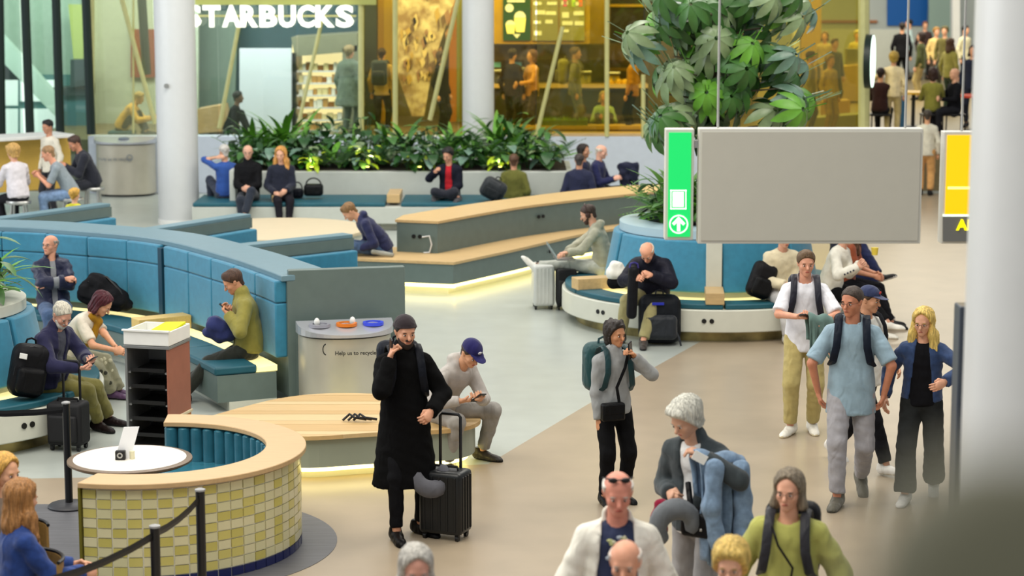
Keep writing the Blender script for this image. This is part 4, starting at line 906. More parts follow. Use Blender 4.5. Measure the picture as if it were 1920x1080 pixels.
        if o.get('collar'): pr.append(C(nb-up2*.03*s, nb+up2*o['collar']*s, .075*s+e*.6, .068*s+e*.5, k=.015))
        if o.get('hood'): pr.append(C(nb-Fc*.085*s-A_*.05*s, nb-Fc*.085*s+A_*.05*s, .055*s, k=.03)); pr.append(C(nb-Fc*.02*s-A_*.07*s, nb-Fc*.02*s+A_*.07*s, .045*s, k=.03))
        return pr
    def make_top(name, spec, e, under=None):
        col, o = spec; pr = top_prims(e, o); lo, shp = grid_for(pr, vox); F = field(pr, lo, shp, vox); F = wrinkle(F, lo, shp, o.get('wr', .0035), seed)
        X, Y, Z = coords(lo, shp, vox)
        nk = nb+up2*.035*s+Fc*.02*s; rn = (.062+o.get('neck', 0))*s
        if not o.get('collar') or o.get('vee'):
            dn = np.sqrt((X-nk[0])**2+(Y-nk[1])**2+(Z-nk[2])**2)-rn; F = np.maximum(F, -dn)
        if 'open' in o:
            wd0, wd1 = o['open']
            g = [X-P[0], Y-P[1], Z-P[2]]; lat = g[0]*A_[0]+g[1]*A_[1]+g[2]*A_[2]; frw = g[0]*Fc[0]+g[1]*Fc[1]+g[2]*Fc[2]; hgt = (g[0]*up2[0]+g[1]*up2[1]+g[2]*up2[2])/(.5*s)
            if 'skirt' in o: frw = np.where(hgt < 0, -(Y-P[1]), frw)
            half = wd0+(wd1-wd0)*np.clip(hgt, 0, 1); wedge = np.maximum(np.abs(lat+0*F)-half, -frw+.01)
            if under is not None:
                fi = field(under, lo, shp, vox); F = np.maximum(F, np.minimum(-wedge, fi+.022))
            else: F = np.maximum(F, -wedge)
        v, q = nets(F, lo, vox); mm = [cloth(col, o.get('kind', 'cotton'))]; mi = 0
        if 'stripe' in o: mm.append(cloth(o['stripe']))
        npmesh(name, [(v, q, mi)], mm, root); return pr
    under = None
    leg_under = []
    if inner: under = make_top('shirt', inner, .010)
    e_top = top[1].get('thick', .012 if not inner else .026)
    if top[0] is not None: make_top(top[1].get('name', 'jacket' if inner else 'shirt'), top, e_top, under)
    col, o = legs; lo_ = o.get('loose', .008); e2 = .006
    cu = o.get('cut', 1.0)
    def legp(H_, K_, A2):
        a = [C(H_, K_, .088*s*(.4+.6*w)+lo_*.5, .062*s+lo_, k=.03)]
        if cu > .5:
            t = (cu-.5)*2; q = K_+(A2-K_)*t*.93; a.append(C(K_, q, .061*s+lo_, .046*s+lo_+o.get('flare', 0), capb=1, k=.02))
        return a
    pr = [C(P+up1*.07*s, P-up1*.04*s, .135*w*s+e2, .140*w*s+e2, Fp, .76, k=.03)]+legp(LH, LK, LAn)+legp(RH, RK, RAn)
    lo, shp = grid_for(pr, vox); F = wrinkle(field(pr, lo, shp, vox), lo, shp, .003, seed+5); v, q = nets(F, lo, vox); npmesh('trousers' if cu > .5 else 'shorts', [(v, q, 0)], [cloth(col, o.get('kind', 'cotton'))], root)
    # ---- shoes
    if shoes is not None:
        fs = s*1.10
        sp = [C((0, -.055, .045), (0, .02, .04), .042, .040, k=.02), C((0, .0, .04), (0, .14, .024), .040, .034, V(0, 0, 1), .85, k=.03), C((0, .09, .02), (0, .165, .012), .038, .030, V(0, 0, 1), .7, k=.03), C((0, -.04, .05), (0, -.045, .10), .044, .042, capb=1, k=.02)]
        lo, shp = grid_for(sp, .011); F = field(sp, lo, shp, .011); X, Y, Z = coords(lo, shp, .011); F = np.maximum(F, -Z+.0*F-.0)
        v0, q0 = nets(F, lo, .011); zc = v0[q0][:, :, 2].mean(1); mi = (zc < .020).astype(int)
        for An, K_, yw, pt, sx in ((LAn, LK, lyaw, lpit, 1), (RAn, RK, ryaw, rpit, -1)):
            if yw is None:
                dk = An-K_; f = V(dk[0], dk[1], 0)*0+V(sx*.15, -1, 0)
            else: f = V(math.sin(math.radians(yw)), -math.cos(math.radians(yw)), 0)
            f = nrm(f); pa = math.radians(pt); u = V(0, 0, 1)
            f2 = f*math.cos(pa)-u*math.sin(pa); u2 = u*math.cos(pa)+f*math.sin(pa); l2 = np.cross(f2, u2); Bf = np.stack([l2, f2, u2])
            v = (v0*fs-V(0, 0, .085*s))@Bf+An; q = q0 if np.linalg.det(Bf) > 0 else q0[:, ::-1]
            npmesh('shoe', [(v, q, mi)], [cloth(shoes, 'leather'), cloth(sole, 'leather')], root)
    # ---- hair and head wear
    st, hc = hair; hm = mat('hair_%d_%d_%d' % hc, hc, .55, var=.38, vscale=90, bump=.5, bscale=120, spec=.4, fibre=True)
    cr = C((0, -.014, .044), (0, -.014, .044), .078, n=V(0, 1, 0), f=1.26)
    def grown(t, extra=()): return [C((0, -.014-t*.45, .044+t*.55), (0, -.014-t*.45, .044+t*.55), .078+t, n=V(0, 1, 0), f=1.24)]+list(extra)
    hp_ = None; cutf = None
    if st in ('short', 'crew'):
        t = .012 if st == 'short' else .0075
        hp_ = grown(t, [C((0, -.055, -.03), (0, -.06, -.055), .055, .045, k=.02)]+([C((-.03, .045, .112), (.03, .04, .112), .019, k=.03)] if st == 'short' else [])); cutf = lambda X, Y, Z: np.maximum((Y-Z*.95-.003+.005*np.sin(75*X+3)*np.sin(40*Y))*.7, -Z-.075+0*Y)
    elif st == 'wavy':
        hp_ = grown(.026, [C((0, -.06, -.03), (0, -.06, -.05), .06, .05, k=.02)]+[C((x, y, z), (x, y, z), .03, k=.015) for x, y, z in ((.06, -.03, .08), (-.06, -.03, .08), (0, .03, .135), (.04, -.08, .1), (-.04, -.08, .1), (.06, .03, .11), (-.06, .03, .11), (0, -.1, .04), (.07, -.05, .02), (-.07, -.05, .02))]); cutf = lambda X, Y, Z: np.maximum((Y-Z*.95+.015)*.7, -Z-.08+0*Y)
    elif st == 'curly':
        rr = np.random.default_rng(seed); ex = [C((0, -.05, .0), (0, -.06, -.07), .085, .07, k=.03)]
        for i in range(46):
            a = rr.uniform(0, 6.28); z = rr.uniform(-.07, .135); q = math.sqrt(max(.02, 1-((z-.04)/.125)**2)); ex.append(C((.085*q*math.cos(a), -.02+.105*q*math.sin(a), z), (.088*q*math.cos(a), -.02+.108*q*math.sin(a), z-.02), rr.uniform(.016, .026), k=.008))
        hp_ = grown(.018, ex); cutf = lambda X, Y, Z: np.where(Z > .0, (Y-Z*.72-.012)*.8, Y-.012+np.abs(X)*.1)+0*X
    elif st == 'fringe':     # bald crown
        hp_ = grown(.010, [C((0, -.055, -.03), (0, -.06, -.055), .055, .045, k=.02)]); cutf = lambda X, Y, Z: np.maximum(np.maximum((Y-Z*.6+.0)*.7, -Z-.07+0*Y), Z-.045-np.abs(X)*.2)
    elif st == 'bob':
        hp_ = grown(.020, [C((0, -.05, .0), (0, -.055, -.085), .085, .07, k=.03), C((.074, -.02, .02), (.090, -.01, -.085), .022, .032, k=.02), C((-.074, -.02, .02), (-.090, -.01, -.085), .022, .032, k=.02)]); cutf = lambda X, Y, Z: np.where(Z > .0, (Y-Z*.62+.010-np.abs(X)*.42)*.8, Y-.020+0*X)+0*X
    elif st == 'shortfem':
        hp_ = grown(.029, [C((0, -.05, .0), (0, -.06, -.06), .086, .07, k=.03), C((.072, .02, .03), (.076, -.005, -.035), .026, .024, k=.02), C((-.072, .02, .03), (-.076, -.005, -.035), .026, .024, k=.02), C((-.045, .062, .105), (.05, .066, .098), .026, k=.03), C((-.05, .07, .085), (.0, .082, .085), .016, k=.02)]); cutf = lambda X, Y, Z: np.maximum((Y-Z*.70-.030+np.abs(X)*.1)*.7, -Z-.085+0*Y)
    elif st == 'long':
        ex = [C((0, -.05, .0), (0, -.075, -.16), .085, .07, k=.03)]
        for sx in (-1, 1): ex += [C((sx*.07, -.01, .05), (sx*.092, .005, -.11), .026, .040, k=.03), C((sx*.092, .005, -.11), (sx*.105, .06, -.31), .040, .026, k=.03), C((sx*.10, -.03, -.10), (sx*.13, .02, -.24), .035, .025, k=.03)]
        ex += [C((0, -.075, -.16), (0, -.06, -.32), .09, .06, V(0, 1, 0), .7, k=.03)]
        hp_ = grown(.022, ex); cutf = lambda X, Y, Z: np.where(Z > -.03, (Y-np.maximum(Z*.65, 0)+.008-np.abs(X)*.40)*.7, np.minimum(.045-np.abs(X)+0*Y+0*Z, Y-.02+0*X))
    elif st == 'pony':
        hp_ = grown(.013, [C((0, -.10, .06), (0, -.13, .03), .03, .026, k=.015)]); cutf = lambda X, Y, Z: np.maximum((Y-Z*.95-.002)*.7, -Z-.07+0*Y)
    if hp_ is not None and not (cap and st == 'none'):
        lo, shp = grid_for(hp_, hx); F = field(hp_, lo, shp, hx); X, Y, Z = coords(lo, shp, hx)
        F = F+.003*np.sin(90*X+40*Z)*np.sin(70*Y+30*X)+(.003*np.sin(160*X+60*Z)*np.sin(150*Y+80*Z) if st in ('wavy', 'curly') else 0)
        if st in ('long', 'bob', 'shortfem'): an = np.arctan2(Y+.02+0*X, X+0*Y); F = F+.0035*np.sin(an*17+14*Z)+.0025*np.sin(an*31+25*Z+2)
        if cap: F = np.maximum(F, Z-.05+0*F)
        F = np.maximum(F, cutf(X, Y, Z)); v, q = nets(F, lo, hx)
        if len(v): npmesh('hair', [(hv(v), hq(q), 0)], [hm], root)
    if beard:
        bp = [C((0, .052, -.085), (0, .055, -.095), .040, .034, k=.02), C((.05, .02, -.05), (.03, .05, -.085), .020, .024, k=.02), C((-.05, .02, -.05), (-.03, .05, -.085), .020, .024, k=.02), C((-.02, .088, -.043), (.02, .088, -.043), .009, k=.01)]
        lo, shp = grid_for(bp, hx); F = field(bp, lo, shp, hx); v, q = nets(F, lo, hx); npmesh('beard', [(hv(v), hq(q), 0)], [mat('beard_%d_%d_%d' % beard, beard, .9, var=.25, vscale=50)], root)
    if cap:
        kind, cc = cap[0], cap[1]
        if kind == 'beanie':
            pr = [C((0, -.016, .055), (0, -.016, .055), .088, n=V(0, 1, 0), f=1.2), C((0, -.012, .045), (0, -.012, .06), .096, .094, V(0, 1, 0), 1.2, capa=1, capb=1, k=.01)]
            lo, shp = grid_for(pr, hx); F = field(pr, lo, shp, hx); X, Y, Z = coords(lo, shp, hx); F = np.maximum(F, (-(Z-.045)+(Y)*.12)+0*F)
        else:
            sg = -1 if kind == 'cap_back' else 1
            pr = [C((0, -.012, .055), (0, -.012, .055), .091, n=V(0, 1, 0), f=1.2)]
            lo, shp = grid_for(pr, hx); F = field(pr, lo, shp, hx); X, Y, Z = coords(lo, shp, hx); F = np.maximum(F, -(Z-.048)+0*F)
        v, q = nets(F, lo, hx); hat = npmesh('cap' if kind != 'beanie' else 'beanie', [(hv(v), hq(q), 0)], [cloth(cc, 'wool' if kind == 'beanie' else 'cotton')], root)
        if kind == 'cap':
            pr = [C((0, .07, .055), (0, .125, .045), .074, .060, V(0, 0, 1), .14)]
            lo, shp = grid_for(pr, .007); F = field(pr, lo, shp, .007); v, q = nets(F, lo, .007); npmesh('visor', [(hv(v), hq(q), 0)], [cloth(cap[2] if len(cap) > 2 else cc)], hat)
            if len(cap) > 3:
                v, q = ellq((0, .094, .092), (.022, .006, .016)); npmesh('badge', [(hv(v), hq(q), 0)], [cloth(cap[3])], hat)
    if glasses:
        b = MB(); g = mat('frame_%d_%d_%d' % glasses, glasses, .4)
        for sx in (-1, 1):
            ring = [hv(V(sx*.031+.023*math.cos(a), .098, .001+.017*math.sin(a))) for a in np.linspace(0, 2*math.pi, 15)]; b.tube([Vector(p) for p in ring], .0011*s, 5)
            b.tube([Vector(hv(V(sx*.054, .096, .006))), Vector(hv(V(sx*.078, .0, .008)))], .0010*s, 5)
        b.tube([Vector(hv(V(-.008, .100, .006))), Vector(hv(V(.008, .100, .006)))], .0010*s, 5); b.build('glasses', g, root, local=True, smooth=True)
    if sunglasses_up:
        b = MB()
        for sx in (-1, 1): b.ell(hv(V(sx*.034, .062, .112)), (.026, .012, .016), Matrix([list(r) for r in B.T]))
        b.tube([Vector(hv(V(sx*.085, -.03+.0*sx, .085))) for sx in (-1, 1)][:1]+[Vector(hv(V(0, .075, .12)))]+[Vector(hv(V(.085, -.03, .085)))], .004, 6); b.build('sunglasses', m_black, root, local=True, smooth=True)
    if headphones:
        b = MB(); arc_ = [Vector(hv(V(.098*math.cos(a), -.01, .03+.118*math.sin(a)))) for a in np.linspace(-.1, math.pi+.1, 16)]; b.tube(arc_, .010, 6)
        for sx in (-1, 1): b.ell(hv(V(sx*.088, -.008, -.005)), (.02, .035, .04), Matrix([list(r) for r in B.T]))
        b.build('headphones', mat('brown_headphones', (60, 34, 26), .4), root, local=True, smooth=True)
    M = root.matrix_basis
    wv_ = lambda p: M @ Vector(p)
    wd_ = lambda p: M.to_3x3() @ Vector(p)
    hdL, hdR = nrm(LW-LE), nrm(RW-RE)
    info = dict(root=root, P=wv_(P), waist=wv_(waist), chest=wv_(chest), nb=wv_(nb), LS=wv_(LS), RS=wv_(RS), LE=wv_(LE), RE=wv_(RE), LW=wv_(LW), RW=wv_(RW), lhand=wv_(LW+hdL*.085*s), rhand=wv_(RW+hdR*.085*s),
                F=wd_(Fc), A=wd_(A_), U=wd_(up2), up1=wd_(up1), HC=wv_(HC), Hf=wd_(Hf), Hu=wd_(Hu), Hl=wd_(Hl), s=s, ld=wd_(hdL), rd=wd_(hdR), LK=wv_(LK), RK=wv_(RK), LH=wv_(LH), RH=wv_(RH), LAn=wv_(LAn), RAn=wv_(RAn), w=w)
    PEOPLE.append(info); return info
# ---------------------------------------------------------------- accessories
def frame(A_, F_, U_): return Matrix((tuple(A_), tuple(F_), tuple(U_))).transposed()
def obox(name, c, sz, M, m, par, bevel=.01, seg=2): b = MB(); b.box(c, sz, M=M); return b.build(name, m, par, smooth=True, bevel=bevel, seg=seg)
def blob(name, prims, m, label=None, cat=None, vox=.012, parent=None, wr=.003, seed=1, base=None):
    prims = [C(*p[:3], **(p[3] if len(p) > 3 else {})) if len(p) < 10 else p for p in prims]
    lo, shp = grid_for(prims, vox); F = field(prims, lo, shp, vox); X, Y, Z = coords(lo, shp, vox); r = np.random.default_rng(seed)
    for k in range(4):
        a = r.normal(size=3); a = a/np.linalg.norm(a)*r.uniform(30, 75); F = F+wr*.5*np.sin(a[0]*X+a[1]*Y+a[2]*Z+r.uniform(0, 6)).astype(np.float32)
    v, q = nets(F, lo, vox)
    if parent is not None: inv = np.array(wmat(parent).inverted()); v = v@inv[:3, :3].T+inv[:3, 3]
    o = npmesh(name, [(v, q, 0)], [m], parent)
    return tag(o, label, cat)
def backpack(c, M, sz, col, label, col2=None, straps=None, strapw=.03, kind='puffer', pocket=True, worn=None):
    """c centre of the bag, M columns = right, back-to-front axis pointing away from wearer, up"""
    m = cloth(col, kind); m2 = cloth(col2 or tuple(int(x*.8) for x in col), kind); R_ = M
    base = Vector(c)+R_ @ Vector((0, 0, -sz[2]/2)); r = empty('backpack', base, label=label, cat='backpack')
    obox('main_compartment', c, sz, R_, m, r, min(sz)*.42, 4)
    if pocket:
        obox('front_pocket', Vector(c)+R_ @ Vector((0, sz[1]*.5, -sz[2]*.16)), (sz[0]*.78, sz[1]*.5, sz[2]*.5), R_, m2, r, min(sz)*.2, 3)
        b = MB(); b.tube([Vector(c)+R_ @ Vector((x*sz[0]*.44, sz[1]*.30, z*sz[2])) for x, z in ((-1, -.1), (-.95, .3), (-.5, .44), (0, .47), (.5, .44), (.95, .3), (1, -.1))], .006, 6); b.build('zip', m_black, r)
    b = MB(); b.tube([Vector(c)+R_ @ Vector((x, -sz[1]*.2, sz[2]*.5+z)) for x, z in ((-.05, -.02), (-.04, .03), (0, .045), (.04, .03), (.05, -.02))], .010, 6); b.build('grab_handle', m2, r, smooth=True)
    for st in straps or ():
        b = MB(); b.tube([Vector(p) for p in st], strapw, 8, flat=(tuple(worn['A'] if worn else R_ @ Vector((1, 0, 0))), 1, .28)); b.build('strap', m2, r, smooth=True)
    return r
def worn(I, col, label, size=(.30, .16, .44), col2=None, strapc=None, off=0, drop=0):
    A_, F_, U_, s, w = I['A'], I['F'], I['U'], I['s'], I['w']
    c = I['chest']-F_*(.118*w*s+size[1]/2+.015+off)-U_*(.03+drop)
    sts = []
    for sg, S_ in ((1, I['LS']), (-1, I['RS'])):
        x = A_*sg*.105*s; o = I['chest']
        sts.append([o+x-F_*.13*w+U_*.10, o+x-F_*.08*w+U_*.175*s, o+x-F_*.01*w+U_*.205*s, o+x+F_*.07*w+U_*.175*s, o+x*1.05+F_*(.13*w)*s+U_*.08, o+x*1.12+F_*(.148*w)*s-U_*.02, o+x*1.35+F_*(.12*w)*s-U_*.14, o+x*1.55+F_*.02*w-U_*.20])
    return backpack(c, frame(A_, -F_, U_), size, col, label, col2, sts, .030*s, worn=I)
def phone(I, side, label, col=(20, 20, 24), d=None, up=None):
    h = I['lhand'] if side == 'l' else I['rhand']; dr = I['ld'] if side == 'l' else I['rd']
    n = Vector(d) if d else I['F']; n = (n-dr*n.dot(dr)).normalized() if d is None else Vector(d).normalized(); u = Vector(up) if up else dr; u = (u-n*u.dot(n)).normalized(); r_ = u.cross(n)
    M = frame(r_, n, u); e = empty('phone', h, label=label, cat='phone')
    obox('case', h+n*.012, (.074, .010, .15), M, mat('phone_case_%d' % col[0], col, .3), e, .004); obox('screen', h+n*.0180, (.066, .002, .138), M, mat('phone_glass', (12, 14, 20), .08, spec=.6), e, 0)
def suitcase(loc, rz, sz, col, label, handle=.4, name='suitcase', soft=False, hcol=(20, 20, 22)):
    r = empty(name, (loc[0], loc[1], 0), rz, label=label, cat='suitcase'); m = mat('shell_%d_%d_%d' % col, col, .7 if soft else .35, var=.05, bump=.1 if soft else 0); x, y, z = sz
    b = MB(); b.box((0, 0, .05+z/2), sz); b.build('shell', m, r, local=True, bevel=.035, seg=3, smooth=True)
    if not soft:
        for k in range(5):
            b = MB(); b.box(((k-2)*x*.18, -y/2-.001, .05+z/2), (.018, .012, z*.86)); b.build('rib', m, r, local=True, bevel=.004)
        for k in range(4):
            b = MB(); b.box((x/2+.001, (k-1.5)*y*.2, .05+z/2), (.012, .02, z*.86)); b.build('rib', m, r, local=True, bevel=.004)
    else:
        b = MB(); b.box((0, -y/2-.02, .05+z*.42), (x*.82, .05, z*.62)); b.build('front_pocket', m, r, local=True, bevel=.02, smooth=True)
    b = MB(); b.tube([(-x*.3, 0, .05+z), (-x*.28, 0, .075+z), (x*.28, 0, .075+z), (x*.3, 0, .05+z)], .011, 6); b.build('carry_handle', m_black, r, local=True, smooth=True)
    for sx in (-1, 1):
        for sy in (-1, 1):
            b = MB(); b.tube([(sx*x*.38-.012, sy*y*.34, .026), (sx*x*.38+.012, sy*y*.34, .026)], .026, 14); b.box((sx*x*.38, sy*y*.34, .05), (.034, .03, .03)); b.build('wheel', m_black, r, local=True)
    if handle:
        b = MB(); h = z+.05; b.tube([(-x*.24, y*.4, h-.05), (-x*.24, y*.4, h+handle-.02), (-x*.19, y*.4, h+handle), (x*.19, y*.4, h+handle), (x*.24, y*.4, h+handle-.02), (x*.24, y*.4, h-.05)], .013, 8); b.build('telescopic_handle', mat('handle_%d' % hcol[0], hcol, .35), r, local=True, smooth=True)
    return r
def pillow(c, M, col, label):
    b = MB(); a = np.linspace(-2.35, 2.35, 18); b.tube([Vector(c)+M @ Vector((.115*math.sin(t), 0, -.105*math.cos(t))) for t in a], [.03]+[.055+.015*math.cos(t) for t in a[1:-1]]+[.03], 10)
    return tag(b.build('neck_pillow', cloth(col, 'wool'), smooth=True), label, 'neck pillow')
def drape(name, a, b_, lf, lb, m, label, cat, nf=4, sleeve=False):
    a, b_ = Vector(a), Vector(b_); t = (b_-a).normalized(); n = Vector((t.y, -t.x, 0)).normalized(); L = (b_-a).length; nu, nv = 26, 36; r0 = .065; vs_ = []
    tot = lf+lb+math.pi*r0; rr = random.Random(5); ph = rr.uniform(0, 6)
    for j in range(nv+1):
        s_ = tot*j/nv
        if s_ < lb: o, z, h = -r0, -(lb-s_), lb-s_
        elif s_ < lb+math.pi*r0:
            an = math.pi*(1-(s_-lb)/(math.pi*r0)); o, z, h = r0*math.cos(an), r0*math.sin(an), 0
        else: h = s_-lb-math.pi*r0; o, z = r0, -h
        for i in range(nu+1):
            u = i/nu; g = min(1, h/.25); w_ = (u-.5)*(1-.22*g+.06*math.sin(9*h+ph))
            f = (.030*math.sin(2*math.pi*nf*u+3*h+ph)+.016*math.sin(2*math.pi*(nf*2+1)*u+7*h))*g
            edge = (.05*math.sin(5*u+ph)+.03*math.sin(13*u))*max(0, (h-lf*.8)/(lf*.2)) if o > 0 else 0
            vs_.append(a.lerp(b_, .5)+t*(w_*L)+n*(o+f*(1 if o > 0 else -1))+Vector((0, 0, z+edge+.012*math.sin(11*u+4*h))))
    fs = [(j*(nu+1)+i, j*(nu+1)+i+1, (j+1)*(nu+1)+i+1, (j+1)*(nu+1)+i) for j in range(nv) for i in range(nu)]
    e = empty(name, a.lerp(b_, .5)-Vector((0, 0, lf)), label=label, cat=cat); b = MB(); b.add(vs_, fs); o = b.build('cloth_body', m, e, smooth='all')
    md = o.modifiers.new('solid', 'SOLIDIFY'); md.thickness = .01
    if sleeve:
        for k, (u, ln) in enumerate(((.25, .55), (.78, .7))):
            q = a.lerp(b_, u)+n*(r0+.04); blob('sleeve', [(q-Vector((0, 0, .02)), q-Vector((0.02*(1-2*k), 0, ln*.5)), .055, dict(rb=.06, k=.03)), (q-Vector((0.02*(1-2*k), 0, ln*.5)), q-Vector((-.03*(1-2*k), 0, ln)), .058, dict(rb=.05, k=.03, capb=1))], m, parent=e, wr=.006, seed=k+4)
    return e
# ---------------------------------------------------------------- people standing and walking
BLK = (16, 16, 18)
I = person('man in a long black coat and dark beanie phoning beside a black suitcase', (-.84, 16.3), 14, 1.79, head=(8, 8, 0), twist=0, rh=W(731, 672, 16.12), re=(-.35, .2, -1), lh=W(808, 772, 16.12), le=(.9, -.6, -.5), lf=(.13, -.02, 0, 30), rf=(-.10, .16, 0, 2),
           skinc=(206, 150, 120), top=((9, 9, 10), dict(skirt=.42, thick=.034, collar=.035, kind='wool', flare=.03, name='coat', puff=.0)), inner=((204, 206, 208), dict(collar=.05)), legs=((15, 15, 18), dict(loose=.004)), shoes=(18, 16, 16), sole=(12, 12, 12), hair=('crew', (40, 30, 24)), cap=('beanie', (44, 36, 40)), beard=(44, 32, 26), w=.97, curl=(.8, .9), rpalm=(1, .1, 0), lpalm=(-1, -.4, -.6))
phone(I, 'r', 'black phone at the ear of the man in the long coat', d=(-.95, -.3, 0), up=(.1, -.2, 1))
worn(I, (20, 24, 34), 'dark navy backpack on the man in the long coat', (.34, .17, .48), off=.03)
suitcase((-.52, 16.25), math.radians(-22), (.36, .25, .50), (17, 19, 20), 'black ribbed cabin suitcase beside the man in the long coat', .42)
pillow(W(808, 893, 16.18), Matrix.Rotation(.35, 3, 'Z') @ Matrix.Rotation(-.5, 3, 'X'), (92, 92, 98), 'grey neck pillow hung on the suitcase handle')
I = person('seated man in grey hoodie and navy cap looking at his phone on the oak platform', (-.66, 18.72), 48, 1.78, sit=.42, lean=26, bend=16, head=(-8, 34, 0), lh=W(900, 748, 18.34), rh=W(862, 752, 18.30), le=(.7, 0, -1), re=(-.7, 0, -1), lf=G(905, 862), rf=G(838, 884),
           skinc=(206, 152, 118), top=((176, 170, 164), dict(hood=1, thick=.022)), legs=((150, 146, 140), dict(loose=.012)), shoes=(46, 40, 34), sole=(30, 28, 26), hair=('crew', (50, 36, 28)), cap=('cap', (28, 26, 84), (28, 26, 84), (220, 220, 230)), curl=(.8, .8), lpalm=(0, -.3, 1), rpalm=(0, -.3, 1))
phone(I, 'l', 'dark phone held by the seated man in the navy cap', d=(-.3, .5, .8), up=(.7, -.7, .2))
I = person('young woman in grey sweatshirt phoning, with green backpack and black shoulder bag', (.84, 17.35), 22, 1.56, head=(18, 4, 0), lh=W(1190, 668, 17.2), le=(1, .1, -1), rh=W(1122, 795, 17.25), lf=(.10, .0, 0), rf=(-.10, .06, 0),
           skinc=(196, 138, 100), top=((148, 150, 150), dict(thick=.018, collar=.02, hem=.06)), legs=((13, 13, 15), dict(loose=.012)), shoes=BLK, hair=('curly', (36, 27, 22)), curl=(.9, .5), lpalm=(-1, .2, 0), w=.96)
phone(I, 'l', 'dark phone at the ear of the young woman in grey', d=(.9, -.4, 0), up=(-.1, -.2, 1))
worn(I, (22, 64, 66), 'dark green backpack with loops on the young woman in grey', (.32, .20, .42), (18, 54, 58), off=.03)
def shoulder_bag(I, px, py, sz, col, label, fl=1, sw=.014):
    c = W(px, py, I['P'].y+I['F'].y*.19*I['s']*I['w']-.04); r = empty('shoulder_bag', c-Vector((0, 0, sz[2]/2)), label=label, cat='bag'); M = frame(I['A'], I['F'], Vector((0, 0, 1)))
    obox('pouch', c, sz, M, cloth(col, 'leather'), r, .02, 3); obox('flap', c+M @ Vector((0, sz[1]*.5, sz[2]*.18)), (sz[0]*.9, .014, sz[2]*.5), M, cloth(col, 'leather'), r, .005)
    b = MB(); o = I['chest']; A_, F_, U_ = I['A'], I['F'], I['U']; s = I['s']
    b.tube([c+A_*sz[0]*.3*fl+Vector((0, 0, sz[2]*.4)), (c+Vector((0, 0, sz[2]*.4))).lerp(o+F_*.17*s*I['w'], .5), o+F_*.165*s*I['w']+U_*.02+A_*.04*fl, o+F_*.13*s+U_*.12+A_*.085*fl*s, o+F_*.0+U_*.185*s+A_*.10*fl*s, o-F_*.11*s+U_*.1+A_*.08*fl], sw, 6, flat=(tuple(A_), 1, .3)); b.build('strap', cloth(col, 'leather'), r, smooth=True)
    return r
shoulder_bag(I, 1149, 772, (.20, .08, .15), (14, 14, 16), 'small black shoulder bag in front of the young woman in grey')
I = person('grey-haired person in charcoal jacket carrying a denim jacket, looking down', (1.22, 13.5), -30, 1.76, lean=6, bend=8, head=(-22, 28, 0), lh=W(1322, 858, 13.15), le=(1, .9, -.5), rh=W(1256, 925, 13.35), lf=(.11, .1, 0), rf=(-.1, -.15, 0), skinc=(206, 158, 130),
           top=((58, 65, 68), dict(open=(.02, .07), thick=.030, collar=.03, kind='wool', hem=.10)), inner=((228, 228, 226), {}), legs=((150, 148, 148), dict(loose=.016)), shoes=(90, 84, 80), hair=('shortfem', (200, 198, 186)), w=1.0, belly=.4, curl=(.7, .8), lpalm=(-.4, 0, -1))
p = lambda x, y, Y=13.05: W(x, y, Y)
drape('denim_jacket', W(1300, 862, 13.12), W(1392, 868, 13.3), .62, .25, cloth((122, 146, 172), 'denim'), 'faded denim jacket draped over the arm of the grey-haired person', 'jacket', 4, sleeve=True)
pillow(p(1266, 985, 13.08), Matrix.Rotation(.25, 3, 'Z') @ Matrix.Rotation(math.pi-.25, 3, 'Y'), (104, 108, 112), 'grey neck pillow hanging at the waist of the grey-haired person')
r = empty('belt_bag', W(1312, 1000, 13.1), label='black belt bag worn by the grey-haired person', cat='bag'); M = frame(I['A'], I['F'], Vector((0, 0, 1)))
obox('pouch', W(1312, 980, 13.14), (.23, .12, .16), M, cloth(BLK, 'leather'), r, .03, 3); obox('buckle', W(1314, 994, 13.05), (.016, .01, .016), M, m_steel, r, .003)
b = MB(); b.tube([W(1290, 905, 13.2), W(1295, 950, 13.1), W(1300, 975, 13.1)], .02, 6); b.build('strap', cloth(BLK, 'leather'), r)
blob('red_scarf', [(p(1240, 950, 13.25), p(1235, 985, 13.25), .05, dict(rb=.06, k=.03)), (p(1235, 985, 13.25), p(1232, 1050, 13.3), .055, dict(rb=.03, k=.03))], cloth((132, 14, 48), 'wool'), 'crimson scarf in the hand of the grey-haired person', 'scarf', wr=.008)
tag(obox('folded_paper', W(1312, 858, 13.0), (.09, .008, .06), Matrix.Rotation(.5, 3, 'Y'), m_white, None, 0), 'white folded paper above the denim jacket', 'paper')
I = person('balding man in white blazer with sunglasses on his head', (.57, 11.25), 0, 1.80, head=(2, 12, 0), lh=(.30, .06, .88), rh=(-.30, .06, .88), skinc=(212, 140, 118), top=((236, 232, 218), dict(open=(.13, .085), thick=.030, collar=.02, vee=1, hem=.20, name='blazer')), inner=((40, 48, 76), {}), legs=((70, 70, 76), {}), hair=('fringe', (222, 216, 206)), w=.98, sunglasses_up=True, lf=(.1, .2, 0), rf=(-.1, -.1, 0))
o = I['chest']+I['F']*.165
for k in range(14):
    b = MB(); q = o+I['A']*random.uniform(-.055, .055)+I['U']*random.uniform(-.06, .12)+I['F']*(-.022); b.ell(q, (random.uniform(.008, .02), .006, random.uniform(.006, .016)), None, 8, 5); x = b.build('print', cloth(((196, 200, 140), (170, 180, 190), (214, 210, 180))[k % 3]), I['root'])
I = person('bald man in pale blue shirt at the bottom edge, in front of the white blazer', (.56, 10.15), -4, 1.72, head=(-6, 10, 0), skinc=(220, 158, 128), top=((150, 170, 214), dict(collar=.03)), legs=((70, 74, 86), {}), hair=('fringe', (206, 196, 186)))
